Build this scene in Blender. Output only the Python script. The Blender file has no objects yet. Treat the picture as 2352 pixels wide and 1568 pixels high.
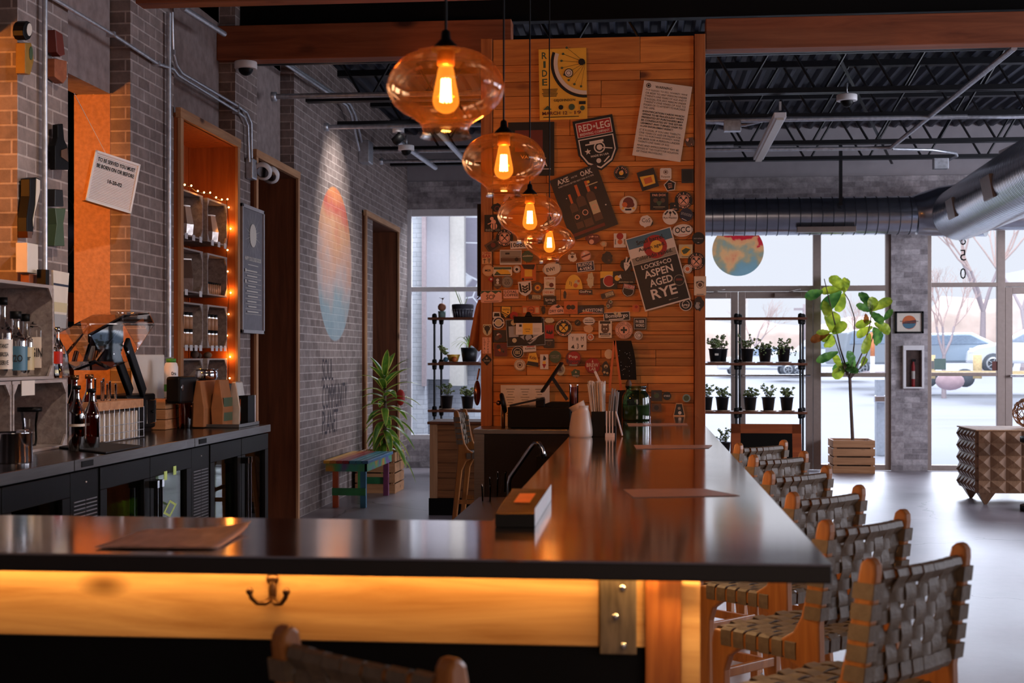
import bpy, bmesh, math, random
from mathutils import Vector, Matrix
random.seed(7)
R = math.radians
SC = bpy.context.scene
COL = SC.collection
# ------------------------------------------------------------------ camera
FPX = 3100.0; HC = 1.45; VPX = 1475.0; HZ = 818.0
YAW = math.atan((VPX-1176)/FPX); CS, SN = math.cos(YAW), math.sin(YAW)
cam = bpy.data.cameras.new('camera'); co = bpy.data.objects.new('camera', cam); COL.objects.link(co)
co.location = (0, 0, HC); co.rotation_euler = (R(90), 0, YAW)
cam.sensor_width = 36; cam.lens = FPX/2352*36; cam.shift_y = (HZ-784)/2352; cam.clip_end = 500; cam.clip_start = .05
cam.dof.use_dof = True; cam.dof.focus_distance = 8.4; cam.dof.aperture_fstop = 5.0
SC.camera = co
# ------------------------------------------------------------------ sky, exposure
SC.view_settings.view_transform = 'Standard'; SC.view_settings.look = 'None'
SC.view_settings.gamma = 1; SC.view_settings.use_curve_mapping = False; SC.view_settings.exposure = 0.0
w = bpy.data.worlds.new('world'); SC.world = w; w.use_nodes = True
bg = w.node_tree.nodes['Background']; bg.inputs[0].default_value = (.78, .81, .88, 1); bg.inputs[1].default_value = 1.15
# ------------------------------------------------------------------ lights
def lamp(name, kind, loc, energy, color, target=None, **kw):
    l = bpy.data.lights.new(name, kind); l.energy = energy; l.color = color
    for k, v in kw.items(): setattr(l, k, v)
    o = bpy.data.objects.new(name, l); COL.objects.link(o); o.location = loc
    if target is not None:
        o.rotation_euler = (Vector(target)-Vector(loc)).to_track_quat('-Z', 'Y').to_euler()
    return o
# second sun added to brighten the outdoors (kept out by walls and roof)
lamp('street_fill_sun', 'SUN', (0, 0, 30), 4.0, (.9, .94, 1.0), (2, 18, 4), angle=R(60))
WARM = (1.0, .52, .16); COOL = (.82, .85, 1.0)
# overcast daylight falling in through the storefront (far wall)
lamp('daylight_sun', 'SUN', (2, 25, 12), 8.5, (.80, .86, 1.0), (1.2, 18.8, 7.2), angle=R(50))
# area fills added before assumed window openings in the unseen right-hand wall
for yy, e in ((4.0, 110), (8.5, 260), (13.0, 300)):
    lamp('right_side_fill', 'AREA', (8.6, yy, 2.3), e, COOL, (-3, yy+.5, 1.8), shape='RECTANGLE', size=3.0, size_y=2.2)
# warm fill added behind the camera; the rear wall has no window
lamp('rear_fill', 'AREA', (1.0, -3.3, 2.4), 70, (1.0, .74, .58), (-1.5, 6, 1.6), shape='RECTANGLE', size=4, size_y=2.0)
# area panel added above the left window to brighten the far left wall
lamp('alley_fill', 'AREA', (-1.7, 19.0, 4.4), 260, (.9, .93, 1.0), (-2.9, 15.2, 1.2), shape='RECTANGLE', size=2.6, size_y=1.2)
# orange lamp of the adjoining room behind the left wall
lamp('orange_room_lamp', 'SPOT', (-4.05, 6.35, 2.5), 100, (1.0, .30, .04), (-3.2, 8.3, 2.0), spot_size=R(80), spot_blend=.3, shadow_soft_size=.12)
lamp('orange_room_lamp', 'SPOT', (-4.0, 4.9, 2.5), 150, (1.0, .30, .04), (-3.2, 6.6, 2.0), spot_size=R(80), spot_blend=.3, shadow_soft_size=.12)
# ceiling spot on the mural
lamp('mural_spot', 'SPOT', (-2.1, 13.1, 4.0), 150, (1.0, .93, .88), (-3.1, 13.35, 2.7), spot_size=R(75), spot_blend=1.0, shadow_soft_size=.05)
# spot added without a fixture to warm and brighten the back-bar goods
lamp('backbar_fill_spot', 'SPOT', (-1.0, 5.2, 3.9), 170, (1.0, .76, .58), (-2.7, 6.9, 1.2), spot_size=R(70), spot_blend=.8, shadow_soft_size=.08)

# ------------------------------------------------------------------ photo-ray helpers (give real points on real planes)
def rdir(px, py):
    t = (px-1176)/FPX; v = (HZ-py)/FPX
    return Vector((t*CS-SN, t*SN+CS, v))
CAM = Vector((0, 0, HC))
def onY(px, py, Y): d = rdir(px, py); return CAM+d*(Y/d.y)
def onX(px, py, X): d = rdir(px, py); return CAM+d*(X/d.x)
def onZ(px, py, Z): d = rdir(px, py); return CAM+d*((Z-HC)/d.z)
def YX(px, X): return onX(px, 0, X).y
# ------------------------------------------------------------------ mesh builder
ROOTM = {}
def rootm(o): return ROOTM.get(o.name, Matrix.Identity(4)) if o else Matrix.Identity(4)
def tag(o, label=None, cat=None, group=None, kind=None):
    if label: o['label'] = label
    if cat: o['category'] = cat
    if group: o['group'] = group
    if kind: o['kind'] = kind
    return o
def thing(name, label, cat, loc=(0, 0, 0), rz=0, group=None):
    o = bpy.data.objects.new(name, None); COL.objects.link(o); o.location = loc; o.rotation_euler = (0, 0, rz)
    o.empty_display_size = .1
    ROOTM[o.name] = Matrix.Translation(loc) @ Matrix.Rotation(rz, 4, 'Z')
    return tag(o, label, cat, group)
class MB:
    def __init__(s): s.V = []; s.F = []; s.I = []; s.S = []; s.M = None; s.L = False
    def add(s, vs, fs, m=0, sm=False):
        n = len(s.V)
        for v in vs:
            v = Vector(v); s.V.append(s.M @ v if s.M else v)
        for f in fs: s.F.append([n+i for i in f]); s.I.append(m); s.S.append(sm)
        return s
    def box(s, x0, x1, y0, y1, z0, z1, m=0):
        return s.add([(x0,y0,z0),(x1,y0,z0),(x1,y1,z0),(x0,y1,z0),(x0,y0,z1),(x1,y0,z1),(x1,y1,z1),(x0,y1,z1)],
                     [(0,3,2,1),(4,5,6,7),(0,1,5,4),(1,2,6,5),(2,3,7,6),(3,0,4,7)], m)
    def cb(s, c, sz, m=0): return s.box(c[0]-sz[0]/2,c[0]+sz[0]/2,c[1]-sz[1]/2,c[1]+sz[1]/2,c[2]-sz[2]/2,c[2]+sz[2]/2, m)
    def bar(s, a, b, w, h, m=0, up=(0,0,1)):
        a = Vector(a); b = Vector(b); d = (b-a).normalized(); u = Vector(up)
        if abs(d.dot(u)) > .98: u = Vector((0,1,0))
        x = d.cross(u).normalized(); y = x.cross(d)
        P = [p+x*i*w/2+y*j*h/2 for p in (a, b) for i, j in ((-1,-1),(1,-1),(1,1),(-1,1))]
        return s.add(P, [(0,1,2,3),(7,6,5,4),(0,4,5,1),(1,5,6,2),(2,6,7,3),(3,7,4,0)], m)
    def prism(s, pts, ax, a0, a1, m=0):
        n = len(pts)
        def mk(p, a): return {'x':(a,p[0],p[1]),'y':(p[0],a,p[1]),'z':(p[0],p[1],a)}[ax]
        return s.add([mk(p,a0) for p in pts]+[mk(p,a1) for p in pts],
            [tuple(range(n)),tuple(range(2*n-1,n-1,-1))]+[(i,i+n,(i+1)%n+n,(i+1)%n) for i in range(n)], m)
    def tube(s, pts, r, n=8, m=0, sm=True, caps=True):
        pts = [Vector(p) for p in pts]; k = len(pts)
        rr = r if isinstance(r, (list, tuple)) else [r]*k
        V = []; t0 = (pts[1]-pts[0]).normalized(); u = t0.orthogonal().normalized()
        for i, p in enumerate(pts):
            t = (pts[min(i+1,k-1)]-pts[max(i-1,0)]).normalized()
            u = (u-t*u.dot(t)).normalized(); v = t.cross(u)
            for j in range(n):
                a = 2*math.pi*j/n; V.append(p+(u*math.cos(a)+v*math.sin(a))*rr[i])
        F = [(i*n+j,i*n+(j+1)%n,(i+1)*n+(j+1)%n,(i+1)*n+j) for i in range(k-1) for j in range(n)]
        s.add(V, F, m, sm)
        if caps: s.add([V[j] for j in range(n)], [tuple(range(n-1,-1,-1))], m); s.add([V[(k-1)*n+j] for j in range(n)], [tuple(range(n))], m)
        return s
    def lathe(s, prof, c=(0,0,0), n=24, m=0, sm=True, mat=None):
        V = []; k = len(prof); c = Vector(c); s.L = True
        for r, z in prof:
            for j in range(n):
                a = 2*math.pi*j/n; v = Vector((r*math.cos(a), r*math.sin(a), z))
                V.append(c+(mat @ v if mat else v))
        F = [(i*n+j,i*n+(j+1)%n,(i+1)*n+(j+1)%n,(i+1)*n+j) for i in range(k-1) for j in range(n)]
        return s.add(V, F, m, sm)
    def cyl(s, c, r, z0, z1, n=20, m=0, r2=None):
        r2 = r if r2 is None else r2
        s.lathe([(r,z0),(r2,z1)], c, n, m); s.lathe([(0.0001,z0),(r,z0)], c, n, m, False); s.lathe([(r2,z1),(0.0001,z1)], c, n, m, False); return s
    def ball(s, c, r, n=12, m=0, sc=(1,1,1)):
        k = max(5, n//2); pr = [(math.sin(math.pi*i/k)*r+1e-5, -math.cos(math.pi*i/k)*r) for i in range(k+1)]
        return s.lathe(pr, c, n, m, True, Matrix.Diagonal(sc).to_3x3())
    def ribbon(s, pts, side, w, th=.002, m=0):
        pts = [Vector(p) for p in pts]; sd = Vector(side).normalized(); k = len(pts); V = []
        for i, p in enumerate(pts):
            t = (pts[min(i+1,k-1)]-pts[max(i-1,0)]).normalized(); nn = t.cross(sd).normalized()*th/2
            V += [p-sd*w/2-nn, p+sd*w/2-nn, p+sd*w/2+nn, p-sd*w/2+nn]
        F = [(i*4+j,i*4+(j+1)%4,i*4+4+(j+1)%4,i*4+4+j) for i in range(k-1) for j in range(4)]
        F += [(3,2,1,0), tuple(range(k*4-4,k*4))]
        return s.add(V, F, m)
    def build(s, name, mats, parent=None, label=None, cat=None, group=None, kind=None, bevel=0, fix=True, local=False):
        me = bpy.data.meshes.new(name)
        if parent is not None and not local:
            inv = rootm(parent).inverted(); V = [inv @ v for v in s.V]
        else: V = s.V
        me.from_pydata([tuple(v) for v in V], [], s.F)
        if not isinstance(mats, (list, tuple)): mats = [mats]
        for m in mats: me.materials.append(m)
        me.polygons.foreach_set('material_index', s.I); me.polygons.foreach_set('use_smooth', s.S)
        if fix:
            b = bmesh.new(); b.from_mesh(me); 
            if s.L: bmesh.ops.remove_doubles(b, verts=b.verts, dist=1e-5)
            bmesh.ops.recalc_face_normals(b, faces=b.faces); b.to_mesh(me); b.free()
        me.update()
        o = bpy.data.objects.new(name, me); COL.objects.link(o)
        if parent is not None:
            o.parent = parent; ROOTM[o.name] = rootm(parent)
        if bevel:
            bv = o.modifiers.new('bevel', 'BEVEL'); bv.width = bevel; bv.segments = 2; bv.limit_method = 'ANGLE'; bv.angle_limit = R(40)
        return tag(o, label, cat, group, kind)
def copy_tree(o, parent=None):
    c = o.copy(); COL.objects.link(c)
    if parent: c.parent = parent
    for ch in [x for x in bpy.data.objects if x.parent == o]: copy_tree(ch, c)
    return c
# ------------------------------------------------------------------ text as mesh
_TC = {}
def tgeo(s, bold=0.0):
    k = (s, bold)
    if k not in _TC:
        cu = bpy.data.curves.new('lettering_curve', 'FONT'); cu.body = s; cu.resolution_u = 2; cu.offset = bold
        o = bpy.data.objects.new('lettering_curve', cu); me = bpy.data.meshes.new_from_object(o)
        V = [tuple(v.co)[:2] for v in me.vertices]; F = [tuple(p.vertices) for p in me.polygons]
        bpy.data.objects.remove(o); bpy.data.meshes.remove(me); bpy.data.curves.remove(cu)
        if not V: V = [(0,0),(1,0),(0,1)]; F = []
        xs = [v[0] for v in V]; ys = [v[1] for v in V]
        x0, x1, y0, y1 = min(xs), max(xs), min(ys), max(ys)
        _TC[k] = ([((x-(x0+x1)/2)/max(x1-x0,1e-6), (y-(y0+y1)/2)/max(y1-y0,1e-6)) for x, y in V], F)
    return _TC[k]
def text(mb, s, fr, c, w, h, m=0, bold=.0, rot=0):
    """fr: (origin, ux, uy, n) frame; lettering fitted to w x h centred at c (metres in the frame)"""
    V, F = tgeo(s, bold); o, ux, uy, nn = fr; ca, sa = math.cos(rot), math.sin(rot)
    P = []
    for x, y in V:
        x *= w; y *= h; X = x*ca-y*sa+c[0]; Y = x*sa+y*ca+c[1]; P.append(o+ux*X+uy*Y+nn*(c[2] if len(c) > 2 else 0))
    mb.add(P, F, m)
def frame(o, ux, uy): ux = Vector(ux).normalized(); uy = Vector(uy).normalized(); return (Vector(o), ux, uy, ux.cross(uy))
# ------------------------------------------------------------------ materials
def lin(h):
    h = h.lstrip('#'); return tuple(((int(h[i:i+2],16)/255+.055)/1.055)**2.4 if int(h[i:i+2],16) > 10 else int(h[i:i+2],16)/255/12.92 for i in (0,2,4))+(1,)
def newmat(name):
    m = bpy.data.materials.new(name); m.use_nodes = True; return m, m.node_tree.nodes, m.node_tree.links, m.node_tree.nodes['Principled BSDF']
def pmat(name, col, rough=.5, metal=0, var=.12, scale=20, bump=0, emit=None, es=0, trans=0, spec=.5, coat=0, aniso=0, stretch=(1,1,1)):
    m, N, L, p = newmat(name); c = lin(col) if isinstance(col, str) else tuple(col)+(1,)
    p.inputs['Roughness'].default_value = rough; p.inputs['Metallic'].default_value = metal
    p.inputs['Transmission Weight'].default_value = trans; p.inputs['Specular IOR Level'].default_value = spec
    p.inputs['Coat Weight'].default_value = coat; p.inputs['Anisotropic'].default_value = aniso
    tc = N.new('ShaderNodeTexCoord'); mp = N.new('ShaderNodeMapping'); mp.inputs['Scale'].default_value = stretch
    nz = N.new('ShaderNodeTexNoise'); nz.inputs['Scale'].default_value = scale; nz.inputs['Detail'].default_value = 5
    L.new(tc.outputs['Object'], mp.inputs[0]); L.new(mp.outputs[0], nz.inputs['Vector'])
    cr = N.new('ShaderNodeValToRGB'); cr.color_ramp.elements[0].position = .3; cr.color_ramp.elements[1].position = .7
    cr.color_ramp.elements[0].color = tuple(x*(1-var) for x in c[:3])+(1,); cr.color_ramp.elements[1].color = tuple(min(1,x*(1+var)) for x in c[:3])+(1,)
    L.new(nz.outputs[0], cr.inputs[0]); L.new(cr.outputs[0], p.inputs['Base Color'])
    if bump:
        b = N.new('ShaderNodeBump'); b.inputs['Strength'].default_value = bump; b.inputs['Distance'].default_value = .01
        L.new(nz.outputs[0], b.inputs['Height']); L.new(b.outputs[0], p.inputs['Normal'])
    if emit: p.inputs['Emission Color'].default_value = lin(emit) if isinstance(emit, str) else tuple(emit)+(1,); p.inputs['Emission Strength'].default_value = es
    return m
def wood(name, c1, c2, axis='x', scale=1.0, rough=.5, knots=True, rnd=.25, bump=.15):
    """grain runs along axis; every separate board gets its own tone"""
    m, N, L, p = newmat(name); p.inputs['Roughness'].default_value = rough
    tc = N.new('ShaderNodeTexCoord'); geo = N.new('ShaderNodeNewGeometry')
    off = N.new('ShaderNodeVectorMath'); off.operation = 'MULTIPLY_ADD'
    cmb = N.new('ShaderNodeCombineXYZ')
    for i in range(3): L.new(geo.outputs['Random Per Island'], cmb.inputs[i])
    L.new(cmb.outputs[0], off.inputs[0]); off.inputs[1].default_value = (7.3, 5.1, 9.7); L.new(tc.outputs['Object'], off.inputs[2])
    mp = N.new('ShaderNodeMapping'); st = [14*scale]*3; st['xyz'.index(axis)] = 1.1*scale; mp.inputs['Scale'].default_value = st
    L.new(off.outputs[0], mp.inputs[0])
    nz = N.new('ShaderNodeTexNoise'); nz.inputs['Scale'].default_value = 1.6; nz.inputs['Detail'].default_value = 7; nz.inputs['Roughness'].default_value = .62; nz.inputs['Distortion'].default_value = .7
    L.new(mp.outputs[0], nz.inputs['Vector'])
    cr = N.new('ShaderNodeValToRGB'); e = cr.color_ramp.elements; e[0].position = .28; e[1].position = .72; e[0].color = lin(c2); e[1].color = lin(c1)
    L.new(nz.outputs[0], cr.inputs[0]); out = cr.outputs[0]
    if knots:
        mk = N.new('ShaderNodeMapping'); ks = [4.2*scale]*3; ks['xyz'.index(axis)] = 2.0*scale; mk.inputs['Scale'].default_value = ks
        L.new(off.outputs[0], mk.inputs[0]); vo = N.new('ShaderNodeTexVoronoi'); vo.inputs['Scale'].default_value = 1.0; L.new(mk.outputs[0], vo.inputs['Vector'])
        kr = N.new('ShaderNodeValToRGB'); kr.color_ramp.elements[0].position = .05; kr.color_ramp.elements[1].position = .13
        kr.color_ramp.elements[0].color = (1,1,1,1); kr.color_ramp.elements[1].color = (0,0,0,1)
        L.new(vo.outputs['Distance'], kr.inputs[0]); mx = N.new('ShaderNodeMix'); mx.data_type = 'RGBA'
        L.new(kr.outputs[0], mx.inputs[0]); L.new(out, mx.inputs[6]); mx.inputs[7].default_value = tuple(x*.35 for x in lin(c2)[:3])+(1,); out = mx.outputs[2]
    hs = N.new('ShaderNodeHueSaturation'); mr = N.new('ShaderNodeMapRange'); mr.inputs['To Min'].default_value = 1-rnd; mr.inputs['To Max'].default_value = 1+rnd
    L.new(geo.outputs['Random Per Island'], mr.inputs[0]); L.new(mr.outputs[0], hs.inputs['Value']); L.new(out, hs.inputs['Color'])
    L.new(hs.outputs[0], p.inputs['Base Color'])
    b = N.new('ShaderNodeBump'); b.inputs['Strength'].default_value = bump; b.inputs['Distance'].default_value = .004
    L.new(nz.outputs[0], b.inputs['Height']); L.new(b.outputs[0], p.inputs['Normal'])
    return m
def thin_glass(name, tint=(1,1,1), edge=None, gloss=.9, rough=.0, ior=1.45, spec=(1,1,1)):
    """thin clear sheet: tinted straight-through light plus surface reflection"""
    m, N, L, p = newmat(name); N.remove(p); out = N['Material Output']
    t = N.new('ShaderNodeBsdfTransparent'); g = N.new('ShaderNodeBsdfGlossy'); g.inputs['Roughness'].default_value = rough; g.inputs['Color'].default_value = tuple(spec)+(1,)
    lw = N.new('ShaderNodeLayerWeight'); lw.inputs['Blend'].default_value = .35
    mx = N.new('ShaderNodeMix'); mx.data_type = 'RGBA'; L.new(lw.outputs['Facing'], mx.inputs[0])
    mx.inputs[6].default_value = tuple(tint)+(1,); mx.inputs[7].default_value = tuple(edge or tint)+(1,); L.new(mx.outputs[2], t.inputs['Color'])
    fr = N.new('ShaderNodeFresnel'); fr.inputs['IOR'].default_value = ior
    ml = N.new('ShaderNodeMath'); ml.operation = 'MULTIPLY'; ml.inputs[1].default_value = gloss; L.new(fr.outputs[0], ml.inputs[0])
    ms = N.new('ShaderNodeMixShader'); L.new(ml.outputs[0], ms.inputs[0]); L.new(t.outputs[0], ms.inputs[1]); L.new(g.outputs[0], ms.inputs[2]); L.new(ms.outputs[0], out.inputs[0])
    return m
def emis(name, col, s):
    m, N, L, p = newmat(name); p.inputs['Base Color'].default_value = (0,0,0,1); p.inputs['Emission Color'].default_value = tuple(col)+(1,); p.inputs['Emission Strength'].default_value = s
    return m
def brickmat(name, c1, c2, mort, bw=.2, bh=.072, msz=.006, mural=False, bump=.5, stain=.35, tone=(.5,1)):
    m, N, L, p = newmat(name); p.inputs['Roughness'].default_value = .85; p.inputs['Specular IOR Level'].default_value = .25
    geo = N.new('ShaderNodeNewGeometry'); sp = N.new('ShaderNodeSeparateXYZ'); L.new(geo.outputs['Position'], sp.inputs[0])
    sn = N.new('ShaderNodeSeparateXYZ'); L.new(geo.outputs['True Normal'], sn.inputs[0])
    ab = N.new('ShaderNodeMath'); ab.operation = 'ABSOLUTE'; L.new(sn.outputs[0], ab.inputs[0])
    gt = N.new('ShaderNodeMath'); gt.operation = 'GREATER_THAN'; gt.inputs[1].default_value = .5; L.new(ab.outputs[0], gt.inputs[0])
    mu = N.new('ShaderNodeMix'); L.new(gt.outputs[0], mu.inputs[0]); L.new(sp.outputs[0], mu.inputs[2]); L.new(sp.outputs[1], mu.inputs[3])
    cb = N.new('ShaderNodeCombineXYZ'); L.new(mu.outputs[0], cb.inputs[0]); L.new(sp.outputs[2], cb.inputs[1])
    br = N.new('ShaderNodeTexBrick'); br.inputs['Scale'].default_value = 1; br.inputs['Brick Width'].default_value = bw; br.inputs['Row Height'].default_value = bh
    br.inputs['Mortar Size'].default_value = msz; br.inputs['Mortar Smooth'].default_value = .3; br.inputs['Bias'].default_value = 0
    br.inputs['Color1'].default_value = lin(c1); br.inputs['Color2'].default_value = lin(c2); br.inputs['Mortar'].default_value = lin(mort)
    L.new(cb.outputs[0], br.inputs['Vector'])
    nz = N.new('ShaderNodeTexNoise'); nz.inputs['Scale'].default_value = 9; nz.inputs['Detail'].default_value = 8; nz.inputs['Roughness'].default_value = .7; L.new(geo.outputs['Position'], nz.inputs['Vector'])
    rp = N.new('ShaderNodeMapRange'); rp.inputs['From Min'].default_value = .3; rp.inputs['From Max'].default_value = .7; rp.inputs['To Min'].default_value = 1-stain; rp.inputs['To Max'].default_value = 1+stain*.5
    L.new(nz.outputs[0], rp.inputs[0]); hs = N.new('ShaderNodeHueSaturation'); L.new(br.outputs[0], hs.inputs['Color']); L.new(rp.outputs[0], hs.inputs['Value'])
    out = hs.outputs[0]
    if mural:
        # painted disc: circle of radius rr about (yc, zc) on the wall plane, colours by height and cloudy noise
        yc, zc, rr = mural
        vm = N.new('ShaderNodeCombineXYZ'); L.new(sp.outputs[1], vm.inputs[0]); L.new(sp.outputs[2], vm.inputs[1])
        ds = N.new('ShaderNodeVectorMath'); ds.operation = 'DISTANCE'; L.new(vm.outputs[0], ds.inputs[0]); ds.inputs[1].default_value = (yc, zc, 0)
        lt = N.new('ShaderNodeMapRange'); lt.inputs['From Min'].default_value = rr-.02; lt.inputs['From Max'].default_value = rr; lt.inputs['To Min'].default_value = .6; lt.inputs['To Max'].default_value = 0; L.new(ds.outputs['Value'], lt.inputs[0])
        n2 = N.new('ShaderNodeTexNoise'); n2.inputs['Scale'].default_value = 1.7; n2.inputs['Detail'].default_value = 5; L.new(vm.outputs[0], n2.inputs['Vector'])
        zz = N.new('ShaderNodeMapRange'); zz.inputs['From Min'].default_value = zc-rr; zz.inputs['From Max'].default_value = zc+rr; L.new(sp.outputs[2], zz.inputs[0])
        m1 = N.new('ShaderNodeMath'); m1.operation = 'MULTIPLY_ADD'; L.new(n2.outputs[0], m1.inputs[0]); m1.inputs[1].default_value = .9; L.new(zz.outputs[0], m1.inputs[2])
        cr = N.new('ShaderNodeValToRGB'); E = cr.color_ramp.elements; E[0].position = 0; E[0].color = lin('#b4c4cc'); E[1].position = .34; E[1].color = lin('#8fb0bc')
        sc_ = 1/1.9
        for ps, cc in ((.70,'#9fb2b8'),(.86,'#c9b4b0'),(1.0,'#dba78e'),(1.15,'#e0a070'),(1.32,'#d2503c'),(1.5,'#ef9a3c'),(1.7,'#f2a43a')):
            el = E.new(min(1, ps*sc_)); el.color = lin(cc)
        dv = N.new('ShaderNodeMath'); dv.operation = 'MULTIPLY'; dv.inputs[1].default_value = sc_; L.new(m1.outputs[0], dv.inputs[0]); L.new(dv.outputs[0], cr.inputs[0])
        mm = N.new('ShaderNodeMix'); mm.data_type = 'RGBA'; L.new(lt.outputs[0], mm.inputs[0]); L.new(out, mm.inputs[6]); L.new(cr.outputs[0], mm.inputs[7]); out = mm.outputs[2]
    L.new(out, p.inputs['Base Color'])
    ad = N.new('ShaderNodeMath'); ad.operation = 'MULTIPLY_ADD'; L.new(br.outputs['Fac'], ad.inputs[0]); ad.inputs[1].default_value = -.8; L.new(nz.outputs[0], ad.inputs[2])
    b = N.new('ShaderNodeBump'); b.inputs['Strength'].default_value = bump; b.inputs['Distance'].default_value = .008; L.new(ad.outputs[0], b.inputs['Height']); L.new(b.outputs[0], p.inputs['Normal'])
    return m
XW, XR, XB = -3.07, -3.19, -3.40     # left wall: pilaster face, recess face, back face
YF = 17.5                            # far wall
ZD = 4.35                            # deck
YM = 13.32
M = {}
M['brick'] = brickmat('painted_brick', '#93847f', '#7b6c68', '#b3a5a0', mural=(YM, 2.375, .78))
M['brick_far'] = brickmat('worn_grey_brick', '#c0b9bc', '#8f888b', '#aea7aa', stain=.55)
M['conc'] = pmat('concrete_block', '#8e7f7c', .9, var=.22, scale=14, bump=.4)
M['conc_warm'] = pmat('stucco_jamb', '#b08468', .9, var=.15, scale=40, bump=.5)
M['plaster'] = pmat('pale_plaster', '#a09a9e', .9, var=.06, scale=6)
M['black'] = pmat('black_paint', '#060607', .5, var=.1, spec=.2)
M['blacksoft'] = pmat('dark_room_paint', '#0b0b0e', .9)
M['steel_dark'] = pmat('dark_painted_steel', '#15161b', .4, .3, var=.2)
M['deck'] = pmat('dark_metal_deck', '#2b2f3c', .5, .2, var=.15, scale=4)
M['galv'] = pmat('galvanised_metal', '#c3c6ce', .38, .7, var=.18, scale=30)
M['duct'] = pmat('duct_metal', '#b4b8c2', .24, .95, var=.12, scale=5)
M['chrome'] = pmat('polished_metal', '#d8d8dc', .1, 1.0, var=.04)
M['steel'] = pmat('brushed_steel', '#8f8c8a', .32, .95, var=.10, scale=6, stretch=(1,1,14))
M['steel_top'] = pmat('steel_counter', '#5b5654', .2, .9, var=.15, scale=3)
M['alu'] = pmat('window_frame_metal', '#97877f', .45, .4, var=.06)
M['white'] = pmat('white_paint', '#e4e2e4', .5, var=.03)
M['offwhite'] = pmat('ivory_plastic', '#d9cfc4', .4, var=.03)
M['greywood'] = wood('grey_crate_wood', '#b5aaa6', '#7f7371', 'y', 1.4, .7, False, .12)
M['beam'] = wood('timber_beam', '#a9603a', '#6f3416', 'x', .6, .6, True, .08)
M['plank'] = wood('pine_cladding', '#d88f42', '#a0581e', 'x', .9, .55, True, .26)
M['postw'] = wood('upright_board', '#b8743e', '#804418', 'z', .9, .5, True, .12)
M['trimw'] = wood('rough_pine_trim', '#c99a70', '#9a6844', 'z', 1, .7, True, .08)
M['trimy'] = wood('rough_pine_header', '#c99a70', '#9a6844', 'y', 1, .7, True, .08)
M['jamb'] = wood('reddish_jamb_board', '#7d4426', '#54280f', 'z', .8, .6, True, .05)
M['niche'] = wood('niche_panel', '#b0602c', '#8a4418', 'z', 1, .55, True, .15)
M['apron'] = wood('varnished_pine_board', '#deb078', '#a87440', 'x', .9, .35, True, .02)
M['stoolw'] = wood('stool_teak', '#b8743a', '#8f5326', 'z', 1.6, .3, False, .1)
M['strap'] = pmat('woven_leather_strap', '#6c5a49', .55, var=.15, scale=60, bump=.2)
M['fridge'] = pmat('black_cooler_enamel', '#08090b', .4, var=.1, spec=.2)
M['glassw'] = thin_glass('window_glass', (.97,.98,1), gloss=.5)
M['glassdark'] = thin_glass('cooler_glass', (.55,.6,.55), gloss=.8)
M['clear'] = thin_glass('clear_glass', (.95,.95,.95), (.78,.77,.76), 1.0, .02)
M['amber'] = thin_glass('smoked_amber_glass', (.97,.77,.55), (.85,.50,.25), .7, .0, 1.45)
_n = M['amber'].node_tree; _o = _n.nodes['Material Output']; _p = _o.inputs[0].links[0].from_socket; _t = _n.nodes.new('ShaderNodeBsdfTranslucent'); _t.inputs[0].default_value = (1, .42, .12, 1)
_m = _n.nodes.new('ShaderNodeMixShader'); _m.inputs[0].default_value = .012; _n.links.new(_p, _m.inputs[1]); _n.links.new(_t.outputs[0], _m.inputs[2]); _n.links.new(_m.outputs[0], _o.inputs[0])
M['brown_glass'] = thin_glass('brown_bottle_glass', (.30,.08,.02), (.03,.01,.005), 1.2, .03, 1.5)
M['green_glass'] = thin_glass('green_jar_glass', (.50,.66,.42), (.12,.22,.12), 1.1, .05, 1.5)
M['leaf'] = None
def leafmat(name, c1, c2, edge=None, tr=.45):
    m, N, L, p = newmat(name); out = N['Material Output']
    tc = N.new('ShaderNodeTexCoord'); nz = N.new('ShaderNodeTexNoise'); nz.inputs['Scale'].default_value = 9; L.new(tc.outputs['Object'], nz.inputs['Vector'])
    cr = N.new('ShaderNodeValToRGB'); cr.color_ramp.elements[0].position = .35; cr.color_ramp.elements[1].position = .65; cr.color_ramp.elements[0].color = lin(c1); cr.color_ramp.elements[1].color = lin(c2)
    L.new(nz.outputs[0], cr.inputs[0]); L.new(cr.outputs[0], p.inputs['Base Color']); p.inputs['Roughness'].default_value = .35
    t = N.new('ShaderNodeBsdfTranslucent'); L.new(cr.outputs[0], t.inputs['Color']); ms = N.new('ShaderNodeMixShader'); ms.inputs[0].default_value = tr
    L.new(p.outputs[0], ms.inputs[1]); L.new(t.outputs[0], ms.inputs[2]); L.new(ms.outputs[0], out.inputs[0]); return m
M['fig'] = leafmat('fiddle_leaf', '#6f8428', '#aab436', tr=.6)
M['figd'] = leafmat('fiddle_leaf_dark', '#2f5a28', '#5f8a3a', tr=.45)
M['figb'] = leafmat('dry_leaf', '#6a2f1a', '#9a5a28', tr=.4)
M['drac'] = leafmat('dracaena_leaf', '#3f6a24', '#6f9630', tr=.4)
M['dracy'] = leafmat('dracaena_leaf_edge', '#b8b84a', '#d8cf6a', tr=.5)
M['succ'] = leafmat('succulent_leaf', '#5f7a4a', '#a8b070', tr=.35)
M['bark'] = pmat('bark', '#5a463c', .8, var=.3, bump=.4)
M['pot'] = pmat('black_nursery_pot', '#17171b', .45)
M['terra'] = pmat('pale_saucer', '#b08a70', .6)
M['crate'] = wood('pine_crate_board', '#c89266', '#a06a42', 'x', 1.2, .6, True, .12)
def multi(*names): return [M[n] for n in names]
# ================================================================== SETTING
def st(o): return tag(o, kind='structure')
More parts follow.
